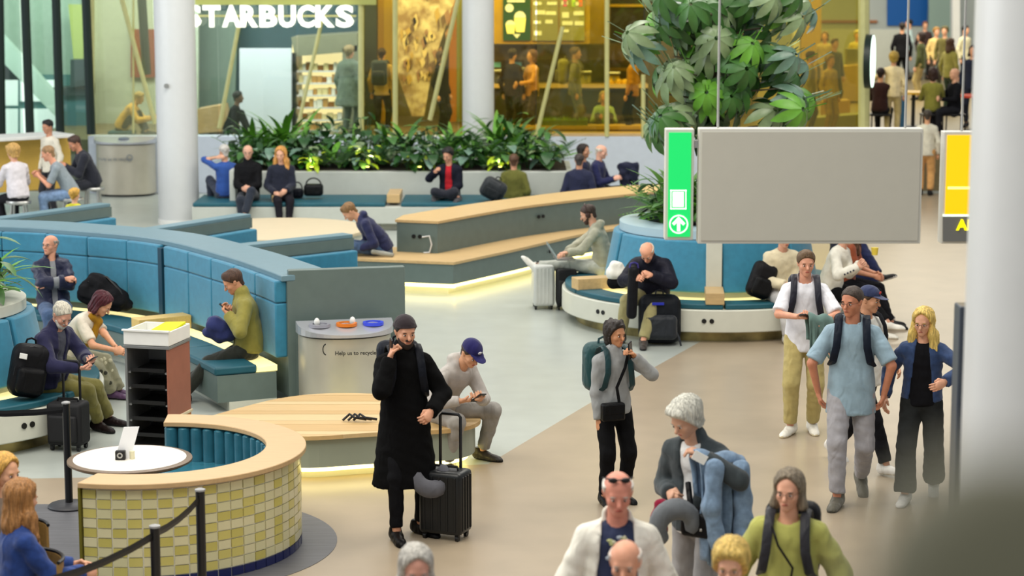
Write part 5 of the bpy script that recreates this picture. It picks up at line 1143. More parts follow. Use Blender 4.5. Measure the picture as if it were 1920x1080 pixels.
shoulder_bag(I, 1130, 1130, (.22, .1, .2), (70, 76, 66), 'olive bag strap over the bald man in pale blue')
person('person with short grey hair at the bottom edge below the black suitcase', (-.485, 10.35), 5, 1.62, head=(5, 12, 0), skinc=(206, 150, 130), top=((110, 110, 116), dict(collar=.03)), hair=('bob', (176, 172, 164)), glasses=(120, 110, 110))
I = person('short-haired blonde woman with glasses at the bottom edge', (1.10, 10.35), -10, 1.64, head=(-4, 8, 0), skinc=(226, 170, 140), top=((182, 84, 66), dict(collar=.02)), hair=('shortfem', (204, 172, 92)), glasses=(90, 60, 50))
I = person('woman with glasses in a green sweater wearing a backpack', (1.57, 11.75), -14, 1.66, head=(-8, 2, 0), lh=(.33, .08, .85), rh=(-.33, .08, .85), skinc=(216, 160, 132), top=((172, 172, 92), dict(thick=.028, hem=.16, flare=.02, kind='wool', neck=.02, puff=.006)), legs=((60, 60, 66), {}), hair=('bob', (118, 106, 88)), glasses=(30, 26, 26), w=1.03)
worn(I, (28, 28, 32), 'dark backpack on the woman in the green sweater', (.32, .17, .44), (40, 40, 46))
shoulder_bag(I, 1500, 1120, (.2, .08, .16), (24, 22, 22), 'thin dark shoulder bag across the green sweater', -1, .007)
I = person('tall man in light blue short-sleeved shirt walking with hands in pockets', (2.82, 17.4), -10, 1.87, dip=.02, head=(-28, 4, 0), lh=(.27, .02, .92), rh=(-.27, .02, .92), le=(.9, .7, 0), re=(-.9, .7, 0), rf=(-.09, .24, 0, -12), lf=(.10, -.26, .07, 10, 28), skinc=(196, 130, 100),
           top=((142, 166, 180), dict(sleeve=.45, thick=.022, collar=.02, vee=1, neck=.006, hem=.20, flare=.012, wr=.002)), legs=((158, 156, 160), dict(loose=.016)), shoes=(92, 88, 76), sole=(60, 58, 50), hair=('crew', (60, 48, 40)), glasses=(50, 40, 38), w=1.05)
worn(I, (26, 34, 50), 'navy backpack on the tall man in light blue', (.30, .16, .44))
I = person('man in white polo shirt and khaki trousers walking and holding a phone', (2.78, 20.0), -4, 1.80, dip=.01, head=(6, 4, 0), rh=W(1496, 594, 19.62), re=(-1, .2, -1), lh=W(1542, 600, 19.62), le=(1, .3, -1), rf=(-.12, .10, 0, -25), lf=(.10, -.02, 0, 5), skinc=(212, 152, 124),
           top=((226, 226, 232), dict(sleeve=.45, thick=.020, collar=.03, vee=1, neck=.012, hem=.14, wr=.0015)), legs=((180, 164, 106), dict(loose=.018)), shoes=(228, 224, 212), sole=(210, 196, 160), hair=('short', (92, 70, 46)), curl=(.9, .9), rpalm=(0, -.4, 1), lpalm=(0, 0, -1))
phone(I, 'r', 'dark phone in the hand of the man in the white polo', d=(0, .4, .9), up=(-.3, -.6, .4))
worn(I, (34, 36, 52), 'dark navy backpack on the man in the white polo', (.30, .16, .44))
p = lambda x, y, Y=19.5: W(x, y, Y)
drape('draped_jacket', W(1512, 600, 19.55), W(1560, 604, 19.6), .34, .2, cloth((98, 124, 118), 'cotton'), 'grey-green jacket over the arm of the man in the white polo', 'jacket', 3)
I = person('boy in white shirt and navy cap walking behind the tall man in light blue', (3.12, 18.55), 42, 1.70, dip=.03, head=(15, 8, 0), rf=(-.08, .34, .0, 0, -8), lf=(.08, -.38, .05, 0, 25), lh=(.22, .16, .92), rh=(-.26, -.05, .88), skinc=(206, 150, 116), top=((226, 224, 214), dict(sleeve=.4, thick=.02)), legs=((20, 20, 24), dict(loose=.014)), shoes=(226, 222, 214), sole=(220, 214, 200), hair=('crew', (70, 52, 36)), cap=('cap', (44, 52, 84), (70, 76, 106), (190, 50, 40)))
worn(I, (26, 26, 30), 'black backpack on the boy in the navy cap', (.28, .15, .40))
I = person('blonde woman in open denim jacket and wide black trousers walking', (3.42, 17.45), -16, 1.66, dip=.01, head=(-10, 6, 0), rh=(-.30, .02, .86), lh=W(1772, 716, 17.1), le=(1, .6, -.6), rf=(-.10, .18, 0, -8), lf=(.10, -.22, .05, 5, 25), skinc=(216, 160, 130), top=((46, 66, 104), dict(open=(.10, .05), thick=.024, collar=.02, vee=1, hem=.0, kind='denim')), inner=((18, 18, 22), dict(hem=.05)), legs=((36, 38, 38), dict(loose=.022, flare=.03)), shoes=(224, 222, 216), sole=(214, 210, 204), hair=('long', (208, 178, 96)), glasses=(40, 32, 30), w=.98)
# ---------------------------------------------------------------- people seated in the lounge
NAVY = (26, 30, 58)
I = person('bald man in navy padded jacket with crossed arms on the big banquette', (-5.28, 24.25), 22, 1.76, sit=.46, lean=-6, head=(-48, -4, 0), lh=(-.10, .20, .82), rh=(.10, .23, .87), le=(.9, .6, -.6), re=(-.9, .6, -.6), rf=(-.12, .50, 0), lf=(-.02, .62, .12), skinc=(212, 152, 124), top=(NAVY, dict(open=(.03, .03), thick=.035, kind='puffer', wr=.008, collar=.02, vee=1)), inner=((140, 142, 146), {}), legs=((66, 88, 122), dict(kind='denim', loose=.014)), shoes=(40, 36, 34), hair=('fringe', (150, 140, 130)), glasses=(60, 50, 46), curl=(.7, .7))
I = person('white-haired man in navy blazer reading his phone on the left planter bench', (-4.37, 19.74), 60, 1.78, sit=.47, lean=6, bend=12, head=(-14, 34, 0), lh=W(168, 676, 19.5), rh=W(148, 690, 19.4), le=(.6, .3, -1), re=(-.6, .3, -1), lf=G(205, 797), rf=G(186, 808), skinc=(216, 160, 136), top=((34, 34, 66), dict(open=(.04, .05), thick=.03, collar=.03)), inner=((70, 72, 84), {}), legs=((118, 112, 58), dict(loose=.014)), shoes=(32, 24, 24), hair=('crew', (188, 182, 166)), beard=(190, 186, 178), curl=(.9, .9), w=1.05, belly=.3, lpalm=(0, -.3, 1), rpalm=(0, -.3, 1))
phone(I, 'l', 'dark phone in the hands of the white-haired man', d=(-.5, .2, .8), up=(.8, -.4, .2))
I = person('woman with burgundy hair and mustard scarf bending forward on the left planter bench', (-4.5, 21.15), 82, 1.68, sit=.47, lean=24, bend=20, head=(0, 38, 0), lh=W(218, 652, 20.9), rh=W(214, 656, 20.75), le=(.5, .5, -1), re=(-.5, .4, -1), lf=G(225, 745), rf=G(212, 748), skinc=(214, 156, 122), top=((218, 208, 190), dict(sleeve=.4, thick=.014)), legs=((150, 146, 120), dict(loose=.02)), shoes=(86, 60, 92), hair=('bob', (70, 14, 28)), curl=(.8, .8))
sp = [cloth((60, 60, 50)), cloth((214, 208, 180))]
for k in range(16):
    a, c = (I['LK'], I['LAn']) if k % 2 else (I['RK'], I['RAn']); q = a.lerp(c, random.uniform(0, .8)) if k > 5 else a.lerp(I['P'], random.uniform(0, .5))
    b = MB(); b.ell(q+Vector((random.uniform(-.06, .06), -.085, random.uniform(-.02, .06))), (.022, .012, .022), None, 8, 5); b.build('print', sp[k % 2], I['root'])
p = lambda f, u, a=0: I['nb']+I['F']*f+I['U']*u+I['A']*a
blob('scarf', [(p(.02, .02, -.07), p(.09, .0, 0), .038, dict(k=.02)), (p(.02, .02, .07), p(.09, .0, 0), .038, dict(k=.02)), (p(.09, .0), p(.17, -.22), .042, dict(rb=.05, k=.02))], cloth((168, 122, 22), 'wool'), None, None, parent=I['root'])
I = person('man in olive jacket looking at his phone at the end of the big banquette', (-2.71, 21.58), -76, 1.80, sit=.46, lean=-2, bend=14, head=(0, 30, 0), lh=W(428, 590, 21.4), rh=W(432, 588, 21.65), le=(.6, .5, -1), re=(-.6, .5, -1), lf=(.10, .70, 0, 0, -10), rf=(-.08, .76, 0, 0, -10), skinc=(206, 146, 112), top=((140, 132, 64), dict(open=(.03, .03), thick=.034, collar=.03)), inner=((24, 26, 40), {}), legs=((40, 42, 36), dict(loose=.014)), shoes=(24, 22, 22), hair=('short', (70, 46, 32)), curl=(.8, .8), lpalm=(0, -.3, 1), rpalm=(0, -.3, 1))
phone(I, 'l', 'black phone held by the man in the olive jacket', d=(.6, 0, .7), up=(-.8, 0, .4))
p = lambda x, y, Y=21.5: W(x, y, Y)
blob('blue_bag', [(p(405, 610), p(425, 625), .10, dict(rb=.09, k=.03)), (p(392, 622), p(415, 632), .06, dict(k=.03))], cloth((40, 48, 98)), 'blue cloth bag on the lap of the man in olive', 'bag', wr=.008)
I = person('man in navy hoodie hunched at the end of the stepped bench', (-1.78, 29.15), -78, 1.78, sit=.456, lean=26, bend=22, head=(-4, 46, 0), lh=(.12, .36, .55), rh=(-.10, .36, .52), lf=(.1, .62, .12), rf=(-.1, .62, .12), skinc=(214, 158, 124), top=((34, 38, 72), dict(hood=1, thick=.024)), legs=((66, 88, 120), dict(kind='denim', loose=.012)), shoes=(200, 200, 200), hair=('short', (126, 92, 54)), curl=(.7, .7))
blob('grey_backpack_strap', [(W(700, 472, 28.85), W(735, 478, 28.85), .035, dict(rb=.03))], cloth((150, 150, 140)), 'pale belt pouch behind the man in the navy hoodie', 'pouch')
I = person('man with headphones in a beige hoodie using a laptop, legs stretched on a suitcase', (1.18, 27.32), -97, 1.80, sit=.47, lean=4, bend=16, head=(0, 22, 0), headphones=True, lh=W(1062, 474, 26.9), rh=W(1064, 470, 27.2), le=(.6, .8, -.8), re=(-.6, .8, -.8), lf=(.06, .98, .47, 5, -50), rf=(-.14, .88, .42, -5, -50), lk=(0, -.2, 1), rk=(0, -.2, 1), skinc=(210, 158, 130), top=((164, 162, 142), dict(hood=1, thick=.022)), legs=((176, 178, 168), dict(loose=.012)), shoes=(228, 226, 218), sole=(220, 216, 206), hair=('crew', (60, 44, 36)), beard=(70, 50, 40), curl=(.6, .6), lpalm=(0, 0, -1), rpalm=(0, 0, -1))
lp = empty('laptop', W(1058, 488, 27.05), label='open grey laptop on the lap of the man with headphones', cat='laptop'); q = W(1058, 484, 27.05)
M = Matrix.Rotation(math.radians(8), 3, 'Z'); obox('keyboard_deck', q, (.24, .33, .016), M, m_cs, lp, .004); obox('lid', q+Vector((-.165, 0, .10)), (.012, .33, .23), Matrix.Rotation(math.radians(-33), 3, 'Y'), m_cs, lp, .003)
obox('screen', q+Vector((-.158, 0, .10)), (.004, .31, .21), Matrix.Rotation(math.radians(-33), 3, 'Y'), mat('laptop_screen', (120, 150, 160), .2, emit=.2), lp, 0)
suitcase((.40, 27.35), math.radians(4), (.27, .40, .53), (196, 198, 192), 'silver grey hard suitcase under the stretched legs', 0)
suitcase((.70, 27.3), math.radians(2), (.26, .38, .48), (16, 16, 18), 'black soft suitcase between the silver one and the round bench', 0, soft=True)
I = person('bald man in dark navy jacket bending over a bag on the round planter bench', (1.68, 25.10), -12, 1.78, sit=.47, lean=20, bend=24, head=(-8, 46, 0), rh=W(1190, 522, 24.5), lh=W(1222, 516, 24.55), le=(1, .2, -.8), re=(-.8, .3, -.8), lf=G(1206, 652), rf=G(1164, 644), skinc=(222, 160, 130), top=((28, 28, 40), dict(thick=.034, collar=.04, kind='puffer', puff=.01)), legs=((150, 142, 98), dict(loose=.016)), shoes=(50, 44, 40), hair=('fringe', (190, 176, 160)), w=1.08, curl=(.8, .8))
q = W(1182, 560, 24.5)
backpack(W(1186, 548, 24.5), Matrix.Rotation(.04, 3, 'Y'), (.12, .16, .62), (20, 20, 24), 'tall black bag held open by the bald man on the round bench', (48, 40, 120))
p = lambda x, y, Y=25.25: W(x, y, Y)
wt = empty('white_tote', p(1165, 535), label='white tote with black bottom on the round bench', cat='bag')
blob('upper', [(p(1150, 512), p(1164, 512), .09, dict(rb=.08, k=.03)), (p(1152, 498), p(1160, 500), .06, dict(k=.03))], cloth((228, 226, 216)), parent=wt); blob('bottom', [(p(1149, 530), p(1166, 530), .075, dict(rb=.07, k=.03))], cloth((16, 16, 18)), parent=wt)
gb_ = G(1232, 640)
gb_ = G(1232, 646)
backpack((gb_.x+.03, gb_.y+.05, .30), Matrix.Rotation(math.pi, 3, 'Z') @ Matrix.Rotation(.10, 3, 'X'), (.50, .28, .58), (24, 27, 32), 'big dark grey backpack standing on the floor by the round bench', (32, 36, 42), straps=[[(gb_.x+.2, gb_.y-.1, .2), (gb_.x+.25, gb_.y-.14, .1), (gb_.x+.27, gb_.y-.15, .01)]], strapw=.012)
tag(obox('blue_patch', (gb_.x+.0, gb_.y-.095, .50), (.14, .02, .03), Matrix.Identity(3), cloth((40, 50, 170)), None, .003), 'blue logo patch on the big floor backpack', 'patch')
I = person('person in cream sweater on the round bench under the blank sign', (3.18, 25.2), 18, 1.74, sit=.47, lean=6, bend=8, head=(0, 14, 0), lh=(.04, .30, .66), rh=(-.06, .32, .68), skinc=(212, 160, 134), top=((216, 204, 172), dict(thick=.03, kind='wool', puff=.006)), legs=((190, 188, 186), dict(loose=.012)), shoes=(220, 216, 206), hair=('short', (70, 52, 40)), lf=(.1, .5, 0), rf=(-.1, .5, 0))
backpack(W(1428, 525, 25.05), Matrix.Rotation(math.pi+.2, 3, 'Z') @ Matrix.Rotation(-.35, 3, 'Y'), (.30, .2, .44), (26, 25, 27), 'black backpack leaning on the person in the cream sweater')
I = person('person in white knit sweater and black trousers with crossed legs on the round bench', (3.84, 25.46), 62, 1.76, sit=.47, lean=10, bend=10, head=(0, 12, 0), lh=W(1612, 495, 25.2), rh=W(1608, 500, 25.1), skinc=(212, 160, 134), top=((226, 222, 208), dict(thick=.028, kind='wool')), legs=((20, 20, 22), dict(loose=.012)), shoes=(226, 222, 210), sole=(214, 206, 186), hair=('short', (90, 66, 44)), lf=(.04, .72, .10, 10), rf=(-.02, .66, 0, 0), curl=(.8, .8))
for k, (a, t) in enumerate(((-.5, .3), (-.3, .6), (-.1, .9), (.1, .5))):
    q = I['RE'].lerp(I['RW'], .3+.15*k); b = MB(); b.ell(q+Vector((0, -.065, -.01)), (.012, .008, .012), None, 8, 5); b.build('print', cloth((40, 44, 60)), I['root'])
b = MB(); q = W(1640, 478, 25.3); b.lathe([(0, 0), (.035, 0), (.045, .09), (0, .09)], q, 14); tag(b.build('paper_cup', mat('yellow_cup', (222, 196, 70), .5), smooth=True), 'yellow cup held on the round bench', 'cup')
person('person in rust top behind the white knit sweater on the round bench', (4.10, 26.02), 74, 1.72, sit=.47, lean=8, bend=8, head=(0, 10, 0), lh=(.02, .38, .66), rh=(-.08, .38, .64), skinc=(206, 146, 116), top=((150, 76, 48), dict(sleeve=.4)), legs=((24, 24, 28), {}), shoes=(30, 30, 30), hair=('long', (80, 50, 30)), lf=(.1, .55, 0), rf=(-.1, .6, 0))
person('person in navy with one foot crossed at the right end of the round bench', (4.12, 26.72), 80, 1.8, sit=.47, lean=0, bend=6, head=(0, 6, 0), lh=(.1, .3, .66), rh=(-.12, .3, .66), skinc=(206, 150, 120), top=((24, 30, 62), {}), legs=((28, 36, 74), dict(kind='denim', loose=.014)), shoes=(40, 40, 40), sole=(220, 216, 210), hair=('crew', (50, 40, 34)), lf=(-.10, .52, .46, -10, -20), rf=(-.1, .52, 0))
# back bench
person('bald man in black with crossed leg on the back bench beside a blonde woman', (-4.42, 35.62), 6, 1.84, sit=.47, head=(0, 6, 0), lh=(.02, .32, .72), rh=(-.06, .34, .70), skinc=(206, 158, 134), top=((20, 20, 23), dict(thick=.024, collar=.02)), legs=((34, 40, 52), dict(loose=.012)), shoes=(50, 44, 40), hair=('none', (20, 20, 20)), glasses=(14, 14, 14), lf=(-.06, .62, .2), rf=(-.1, .5, 0), vox=.018)
person('blonde woman in dark navy coat on the back bench', (-3.86, 35.6), 12, 1.76, sit=.47, head=(-20, 8, 0), lh=(.04, .28, .66), rh=(-.14, .2, .62), skinc=(216, 164, 136), top=((26, 30, 46), dict(thick=.028)), legs=((30, 28, 34), dict(cut=.9)), shoes=(24, 24, 26), hair=('long', (196, 140, 72)), lf=(.05, .48, 0), rf=(-.08, .48, 0), vox=.018)
person('grey-haired man in blue shirt phoning at the left end of the back bench', (-4.86, 36.0), -150, 1.76, sit=.47, head=(0, 4, 0), lh=(.13, .03, 1.16), le=(.5, .3, -1), rh=(-.1, .2, .65), skinc=(206, 156, 128), top=((44, 78, 148), dict(sleeve=.6)), legs=((52, 58, 74), {}), shoes=(40, 36, 34), hair=('crew', (176, 172, 166)), cap=('cap_back', (190, 186, 180)), vox=.018, lf=(.1, .4, .25), rf=(-.1, .4, .25))
person('dark-haired person in red top and black jacket sitting cross-legged on the back bench', (-1.05, 35.85), -8, 1.70, sit=.47, lean=6, head=(-18, 16, 0), rh=W(815, 322, 35.5), re=(-1, 0, -1), lh=(.05, .28, .62), skinc=(200, 146, 118), top=((26, 28, 40), dict(open=(.06, .05), thick=.03)), inner=((178, 26, 38), {}), legs=((30, 32, 42), dict(loose=.014)), shoes=(60, 60, 64), hair=('wavy', (22, 18, 18)), lf=(-.22, .26, .45), rf=(.20, .34, .45), lk=(1, .5, .3), rk=(-1, .5, .3), vox=.018)
person('person in olive top resting against a backpack on the back bench', (.03, 36.0), 176, 1.70, sit=.34, head=(0, 0, 0), skinc=(206, 150, 120), top=((96, 96, 40), dict(thick=.03)), legs=((40, 42, 48), {}), hair=('short', (86, 58, 40)), lf=(.1, .4, .2), rf=(-.1, .4, .2), vox=.018)
backpack(W(925, 355, 35.5), Matrix.Rotation(.5, 3, 'Y') @ Matrix.Rotation(math.pi, 3, 'Z'), (.42, .24, .36), (36, 40, 44), 'slate backpack lying beside the person in olive')
bb = empty('back_bench', (1.8, 35.9, 0), label='grey bench with teal seat behind the stepped bench', cat='bench')
obox('base', (1.8, 35.9, .2), (2.2, 1.14, .4), Matrix.Identity(3), m_bench, bb); obox('seat_cushion', (1.8, 35.9, .435), (2.16, 1.1, .07), Matrix.Identity(3), m_teal, bb, .02)
person('man in dark navy seen from behind, seated behind the stepped bench', (1.13, 35.72), 172, 1.76, sit=.35, skinc=(206, 150, 120), top=((30, 34, 60), dict(thick=.03)), legs=((30, 32, 40), {}), hair=('crew', (60, 52, 50)), lf=(.1, .4, .0), rf=(-.1, .4, .0), vox=.018, w=1.1)
person('bald man in navy sweater facing right behind the stepped bench', (1.42, 36.1), 70, 1.78, sit=.47, lean=6, head=(0, 12, 0), skinc=(216, 164, 140), top=((28, 32, 72), dict(thick=.024)), legs=((40, 40, 48), {}), hair=('fringe', (200, 190, 176)), lf=(.1, .45, .1), rf=(-.1, .45, .1), vox=.018, w=1.08, lh=(.1, .35, .8), rh=(-.1, .35, .8))
person('dark-haired person half hidden behind the bald man in the navy sweater', (1.22, 36.42), 60, 1.7, sit=.47, skinc=(190, 140, 110), top=((30, 32, 60), {}), legs=((30, 30, 36), {}), hair=('bob', (34, 24, 20)), lf=(.1, .4, .1), rf=(-.1, .4, .1), vox=.02)
jc = empty('jacket_on_chair', W(1180, 380, 36.2), label='navy jacket hung over a chair back below the glass front', cat='jacket')
p = lambda x, y, Y=36.2: W(x, y, Y)
blob('jacket', [(p(1165, 312), p(1192, 312), .07, dict(k=.04)), (p(1170, 320), p(1172, 350), .09, dict(rb=.08, k=.04)), (p(1188, 320), p(1190, 352), .09, dict(rb=.06, k=.04))], cloth((26, 30, 52)), parent=jc, vox=.018, wr=.01)
b = MB(); q = W(1180, 350, 36.25); b.tube([(q.x, q.y, .0), (q.x, q.y, q.z)], .03, 10); b.build('chair_post', m_blackm, jc)
# left high table
ht = empty('high_table', (-8.75, 37.6, 0), label='high white table with yellow wood front at the left edge', cat='table')
M = Matrix.Rotation(math.radians(38), 3, 'Z')
obox('top', (-8.9, 37.6, 1.36), (2.2, .8, .06), M, m_white, ht); obox('front', (-8.75, 37.75, .86), (2.0, .06, .94), M, mat('yellow_ply', (206, 168, 78), .5, var=.06, wood=True), ht)
for k in (-.9, .9): obox('leg', Vector((-8.9, 37.6, .665))+M @ Vector((k, .2, 0)), (.06, .3, 1.33), M, m_steel, ht)
def stool(x, y, h, label):
    r = empty('bar_stool', (x, y, 0), label=label, cat='stool'); b = MB(); b.lathe([(0, h-.05), (.19, h-.05), (.2, h-.02), (.19, h), (0, h)], (x, y, 0), 20); b.build('seat', m_steel, r, smooth=True)
    for a in range(4):
        t = math.pi/4+a*math.pi/2; b = MB(); b.tube([(x+.13*math.cos(t), y+.13*math.sin(t), h-.05), (x+.2*math.cos(t), y+.2*math.sin(t), 0)], .018, 8); b.build('leg', m_steel, r, smooth=True)
    b = MB(); b.lathe([(.165, .25), (.18, .25), (.18, .27), (.165, .27)], (x, y, 0), 20); b.build('foot_ring', m_steel, r)
for x, y, l in ((-6.98, 33.6, 'steel bar stool under the man in the grey t-shirt'), (-7.72, 33.2, 'steel bar stool under the person in the white shirt'), (-6.95, 35.2, 'steel bar stool under the man in the dark jacket')): stool(x, y, .74, l)
person('man in grey t-shirt leaning on the high table', (-6.98, 33.6), -80, 1.80, sit=.74, lean=24, bend=10, head=(-10, 16, 0), lh=(.06, .50, 1.10), rh=(-.06, .48, 1.10), skinc=(222, 158, 128), top=((134, 144, 150), dict(sleeve=.42)), legs=((112, 136, 168), dict(kind='denim')), shoes=(60, 60, 64), hair=('crew', (150, 116, 80)), lf=(.1, .42, .25), rf=(-.1, .42, .25), vox=.018)
person('person in white shirt seen from behind at the high table', (-7.72, 33.2), -140, 1.72, sit=.74, lean=12, head=(10, 4, 0), lh=(.1, .4, 1.08), rh=(-.12, .4, 1.08), skinc=(222, 164, 136), top=((206, 200, 204), dict(thick=.024)), legs=((30, 30, 34), {}), shoes=(30, 30, 32), hair=('shortfem', (188, 148, 84)), lf=(.1, .3, .25), rf=(-.1, .3, .25), vox=.018)
person('man in dark jacket sitting behind the man in the grey t-shirt', (-6.95, 35.2), -66, 1.80, sit=.74, lean=16, bend=10, head=(10, 24, 0), skinc=(196, 136, 106), top=((32, 34, 44), dict(thick=.034)), legs=((34, 36, 44), {}), shoes=(30, 30, 32), hair=('short', (60, 40, 30)), lf=(.1, .35, .25), rf=(-.1, .35, .25), vox=.018, lh=(.05, .45, 1.1), rh=(-.1, .45, 1.1))
person('dark-haired man with face turned left behind the high table', (-8.05, 37.1), -40, 1.74, head=(0, 10, 0), skinc=(196, 140, 112), top=((222, 214, 196), {}), legs=((40, 40, 46), {}), hair=('short', (24, 20, 20)), vox=.018)
person('blond child peeking over the far left short banquette', (-6.34, 30.75), 150, 1.30, sit=.52, head=(0, 0, 0), skinc=(226, 172, 140), top=((196, 190, 40), {}), legs=((60, 70, 90), {}), hair=('wavy', (196, 150, 64)), vox=.018, lf=(.1, .3, .0), rf=(-.1, .3, .0))
# bottom left diners
def chair(x, y, rz, label, col=(150, 116, 60)):
    r = empty('cafe_chair', (x, y, 0), rz, label=label, cat='chair'); m = mat('chair_wood', col, .5, var=.1, wood=True)
    b = MB(); b.box((0, 0, .44), (.42, .42, .03)); b.build('seat', m, r, local=True, bevel=.01)
    b = MB(); a = np.linspace(-.95, .95, 9); b.sweep([(.23*math.sin(t), .05+.19*math.cos(t)) for t in a], [(-.008, .58), (.008, .58), (.008, .82), (-.008, .82)]); b.build('backrest', m, r, local=True)
    b = MB(); b.tube([(.235*math.sin(t), .05+.195*math.cos(t), .83) for t in a], .012, 6); b.build('top_rail', m_black, r, local=True, smooth=True)
    for sx in (-1, 1):
        for sy in (-1, 1): b = MB(); b.tube([(sx*.17, sy*.17, .43), (sx*.2, sy*.2, 0)], .014, 8); b.build('leg', m_black, r, local=True)
    return r
chair(-3.02, 12.75, math.radians(-60), 'wooden cafe chair under the woman in blue denim at the bottom left')
person('blonde woman in blue denim shirt seen from behind at the bottom left', (-3.08, 12.8), 118, 1.68, sit=.45, lean=4, head=(20, 6, 0), skinc=(216, 160, 130), top=((30, 58, 120), dict(thick=.026, kind='denim', collar=.02)), legs=((40, 44, 60), {}), shoes=(30, 30, 30), hair=('long', (150, 104, 56)), lf=(.1, .45, 0), rf=(-.1, .45, 0), lh=(.1, .4, .7), rh=(-.1, .4, .7))
chair(-3.28, 13.5, math.radians(-30), 'wooden cafe chair mostly cut off by the left edge')
person('fair-haired diner mostly cut off by the left edge', (-3.31, 13.5), 60, 1.70, sit=.45, head=(0, 6, 0), skinc=(222, 166, 130), top=((120, 104, 90), {}), legs=((50, 50, 56), {}), shoes=(30, 30, 30), hair=('bob', (196, 150, 70)), lf=(.1, .45, 0), rf=(-.1, .45, 0))
# loose luggage
suitcase((-4.1, 19.3), math.radians(-12), (.34, .24, .40), (22, 22, 25), 'black soft roller bag beside the white-haired man', .36, soft=True)
backpack((-4.47, 19.36, .73), Matrix.Rotation(math.pi+.5, 3, 'Z') @ Matrix.Rotation(-.2, 3, 'Y'), (.34, .24, .50), (20, 20, 23), 'black backpack with white tag on the left planter bench')
tag(obox('white_tag', W(44, 668, 19.2), (.07, .01, .05), Matrix.Rotation(.2, 3, 'Y'), m_white, None, .003), 'white luggage tag on the black backpack at left', 'tag')
hb = empty('holdall', W(205, 575, 24.1), label='black holdall with shoulder strap on the big banquette', cat='bag'); p = lambda x, y, Y=24.1: W(x, y, Y)
blob('body', [(p(170, 548), p(215, 560), .15, dict(rb=.14, k=.05)), (p(180, 528), p(200, 540), .10, dict(k=.05)), (p(215, 560), p(238, 572), .10, dict(rb=.07, k=.05))], cloth((24, 24, 27)), parent=hb, wr=.012)
b = MB(); b.tube([p(165, 530, 24.0), p(178, 516, 24.1), p(200, 520, 24.1), p(225, 545, 24.05), p(236, 570, 24.05)], .016, 6); b.build('strap', m_black, hb, smooth=True)
b = MB(); b.tube([p(176, 520, 24.05), p(180, 560, 24.0)], .012, 6); b.build('piping', cloth((150, 130, 30)), hb)
for x, y, Y, sz, col, l in ((588, 356, 35.8, (.32, .22, .2), (18, 20, 22), 'black handbag on the back bench beside the blonde woman'), (558, 362, 35.9, (.2, .2, .16), (24, 26, 34), 'small dark pouch between the blonde woman and the handbag')):
    r = empty('handbag', W(x, y+14, Y), label=l, cat='bag'); q = W(x, y, Y); obox('pouch', q, sz, Matrix.Identity(3), cloth(col, 'leather'), r, .05, 3)
    b = MB(); b.tube([q+Vector((sz[0]*.4*math.cos(t), 0, sz[2]*.4+.12*math.sin(t))) for t in np.linspace(0, math.pi, 10)], .012, 6); b.build('handle', m_black, r, smooth=True)
r = empty('strap_bundle', (W(672, 790, 18.3).x, 18.55, .42), label='black tangled straps lying on the oak platform', cat='strap')
for k in range(3):
    b = MB(); q = W(655+10*k, 776, 18.55); q.z = .435; b.tube([q+Vector((-.06, 0, .0)), q+Vector((0, .03, .05)), q+Vector((.05, -.03, .03)), q+Vector((.15, 0, .01))], .012, 6); b.build('strap', m_black, r, smooth=True)
# ---------------------------------------------------------------- people inside the shops (small in the picture)
ZS = 1.0
def bgp(px, ty, Hh, face, label, top, legs=(40, 36, 30), hair=('short', (40, 28, 20)), sitd=None, ymin=42.2, ymax=62, **k):
    z = ZS+(Hh*.985 if sitd is None else sitd+.095*Hh/1.75+.80*Hh/1.75)
    d = ray(px, ty); Y = (CAMH-z)/-d.z*d.y if d.z < -1e-4 else 99; Y = min(max(Y, ymin), ymax); k.setdefault('vox', .026)
    for a in ('lh', 'rh'):
        if a in k: k[a] = k[a]
    return person(label, (d.x/d.y*Y, Y), face, Hh, sit=None if sitd is None else ZS+sitd, z0=ZS, top=top if isinstance(top[0], tuple) else (top, {}), legs=(legs, {}), hair=hair, det=0, **k)
bgp(716, 132, 1.76, 170, 'person in tan jacket with blue backpack behind the glass by the mural', (176, 150, 96), (26, 30, 40), ('short', (40, 16, 14)))
q = PEOPLE[-1]; worn(q, (28, 54, 96), 'blue backpack on the person in tan behind the glass', (.32, .18, .5))
bgp(828, 158, 1.70, 60, 'person in black standing left of the second column behind the glass', (22, 18, 16), (20, 18, 16), ('bob', (70, 46, 20)))
bgp(998, 120, 1.72, -60, 'customer in orange beige top at the counter behind the glass', (206, 150, 90), (60, 50, 40), ('bob', (96, 60, 20)), lh=(.1, .35, 1.05), rh=(-.1, .3, 1.0))
bgp(960, 128, 1.75, 150, 'customer in dark clothes at the till behind the glass', (34, 30, 24), (24, 22, 20))
bgp(1078, 122, 1.78, 80, 'man in grey green walking past the counter with a backpack', (128, 124, 84), (104, 106, 110), ('short', (90, 66, 30)))  # ghost reflection on the glass, built as a solid walking figure
worn(PEOPLE[-1], (150, 146, 100), 'pale backpack on the man walking past the counter', (.32, .2, .5))
bgp(1186, 128, 1.72, -110, 'counter worker in mustard top and black apron behind the glass', (170, 116, 20), (14, 12, 10), ('bob', (26, 16, 14)))
person('woman in pale green sitting right behind the glass front at the ledge', (W(1135, 230, 41.9).x, 42.75), 0, 1.66, sit=ZS+.0, z0=ZS, det=0, vox=.022, skinc=(216, 156, 120), top=((152, 180, 128), {}), legs=((60, 60, 60), {}), hair=('bob', (176, 150, 90)), lh=(.1, .3, .35), rh=(-.1, .3, .35), lf=(.1, .5, 0), rf=(-.1, .5, 0))
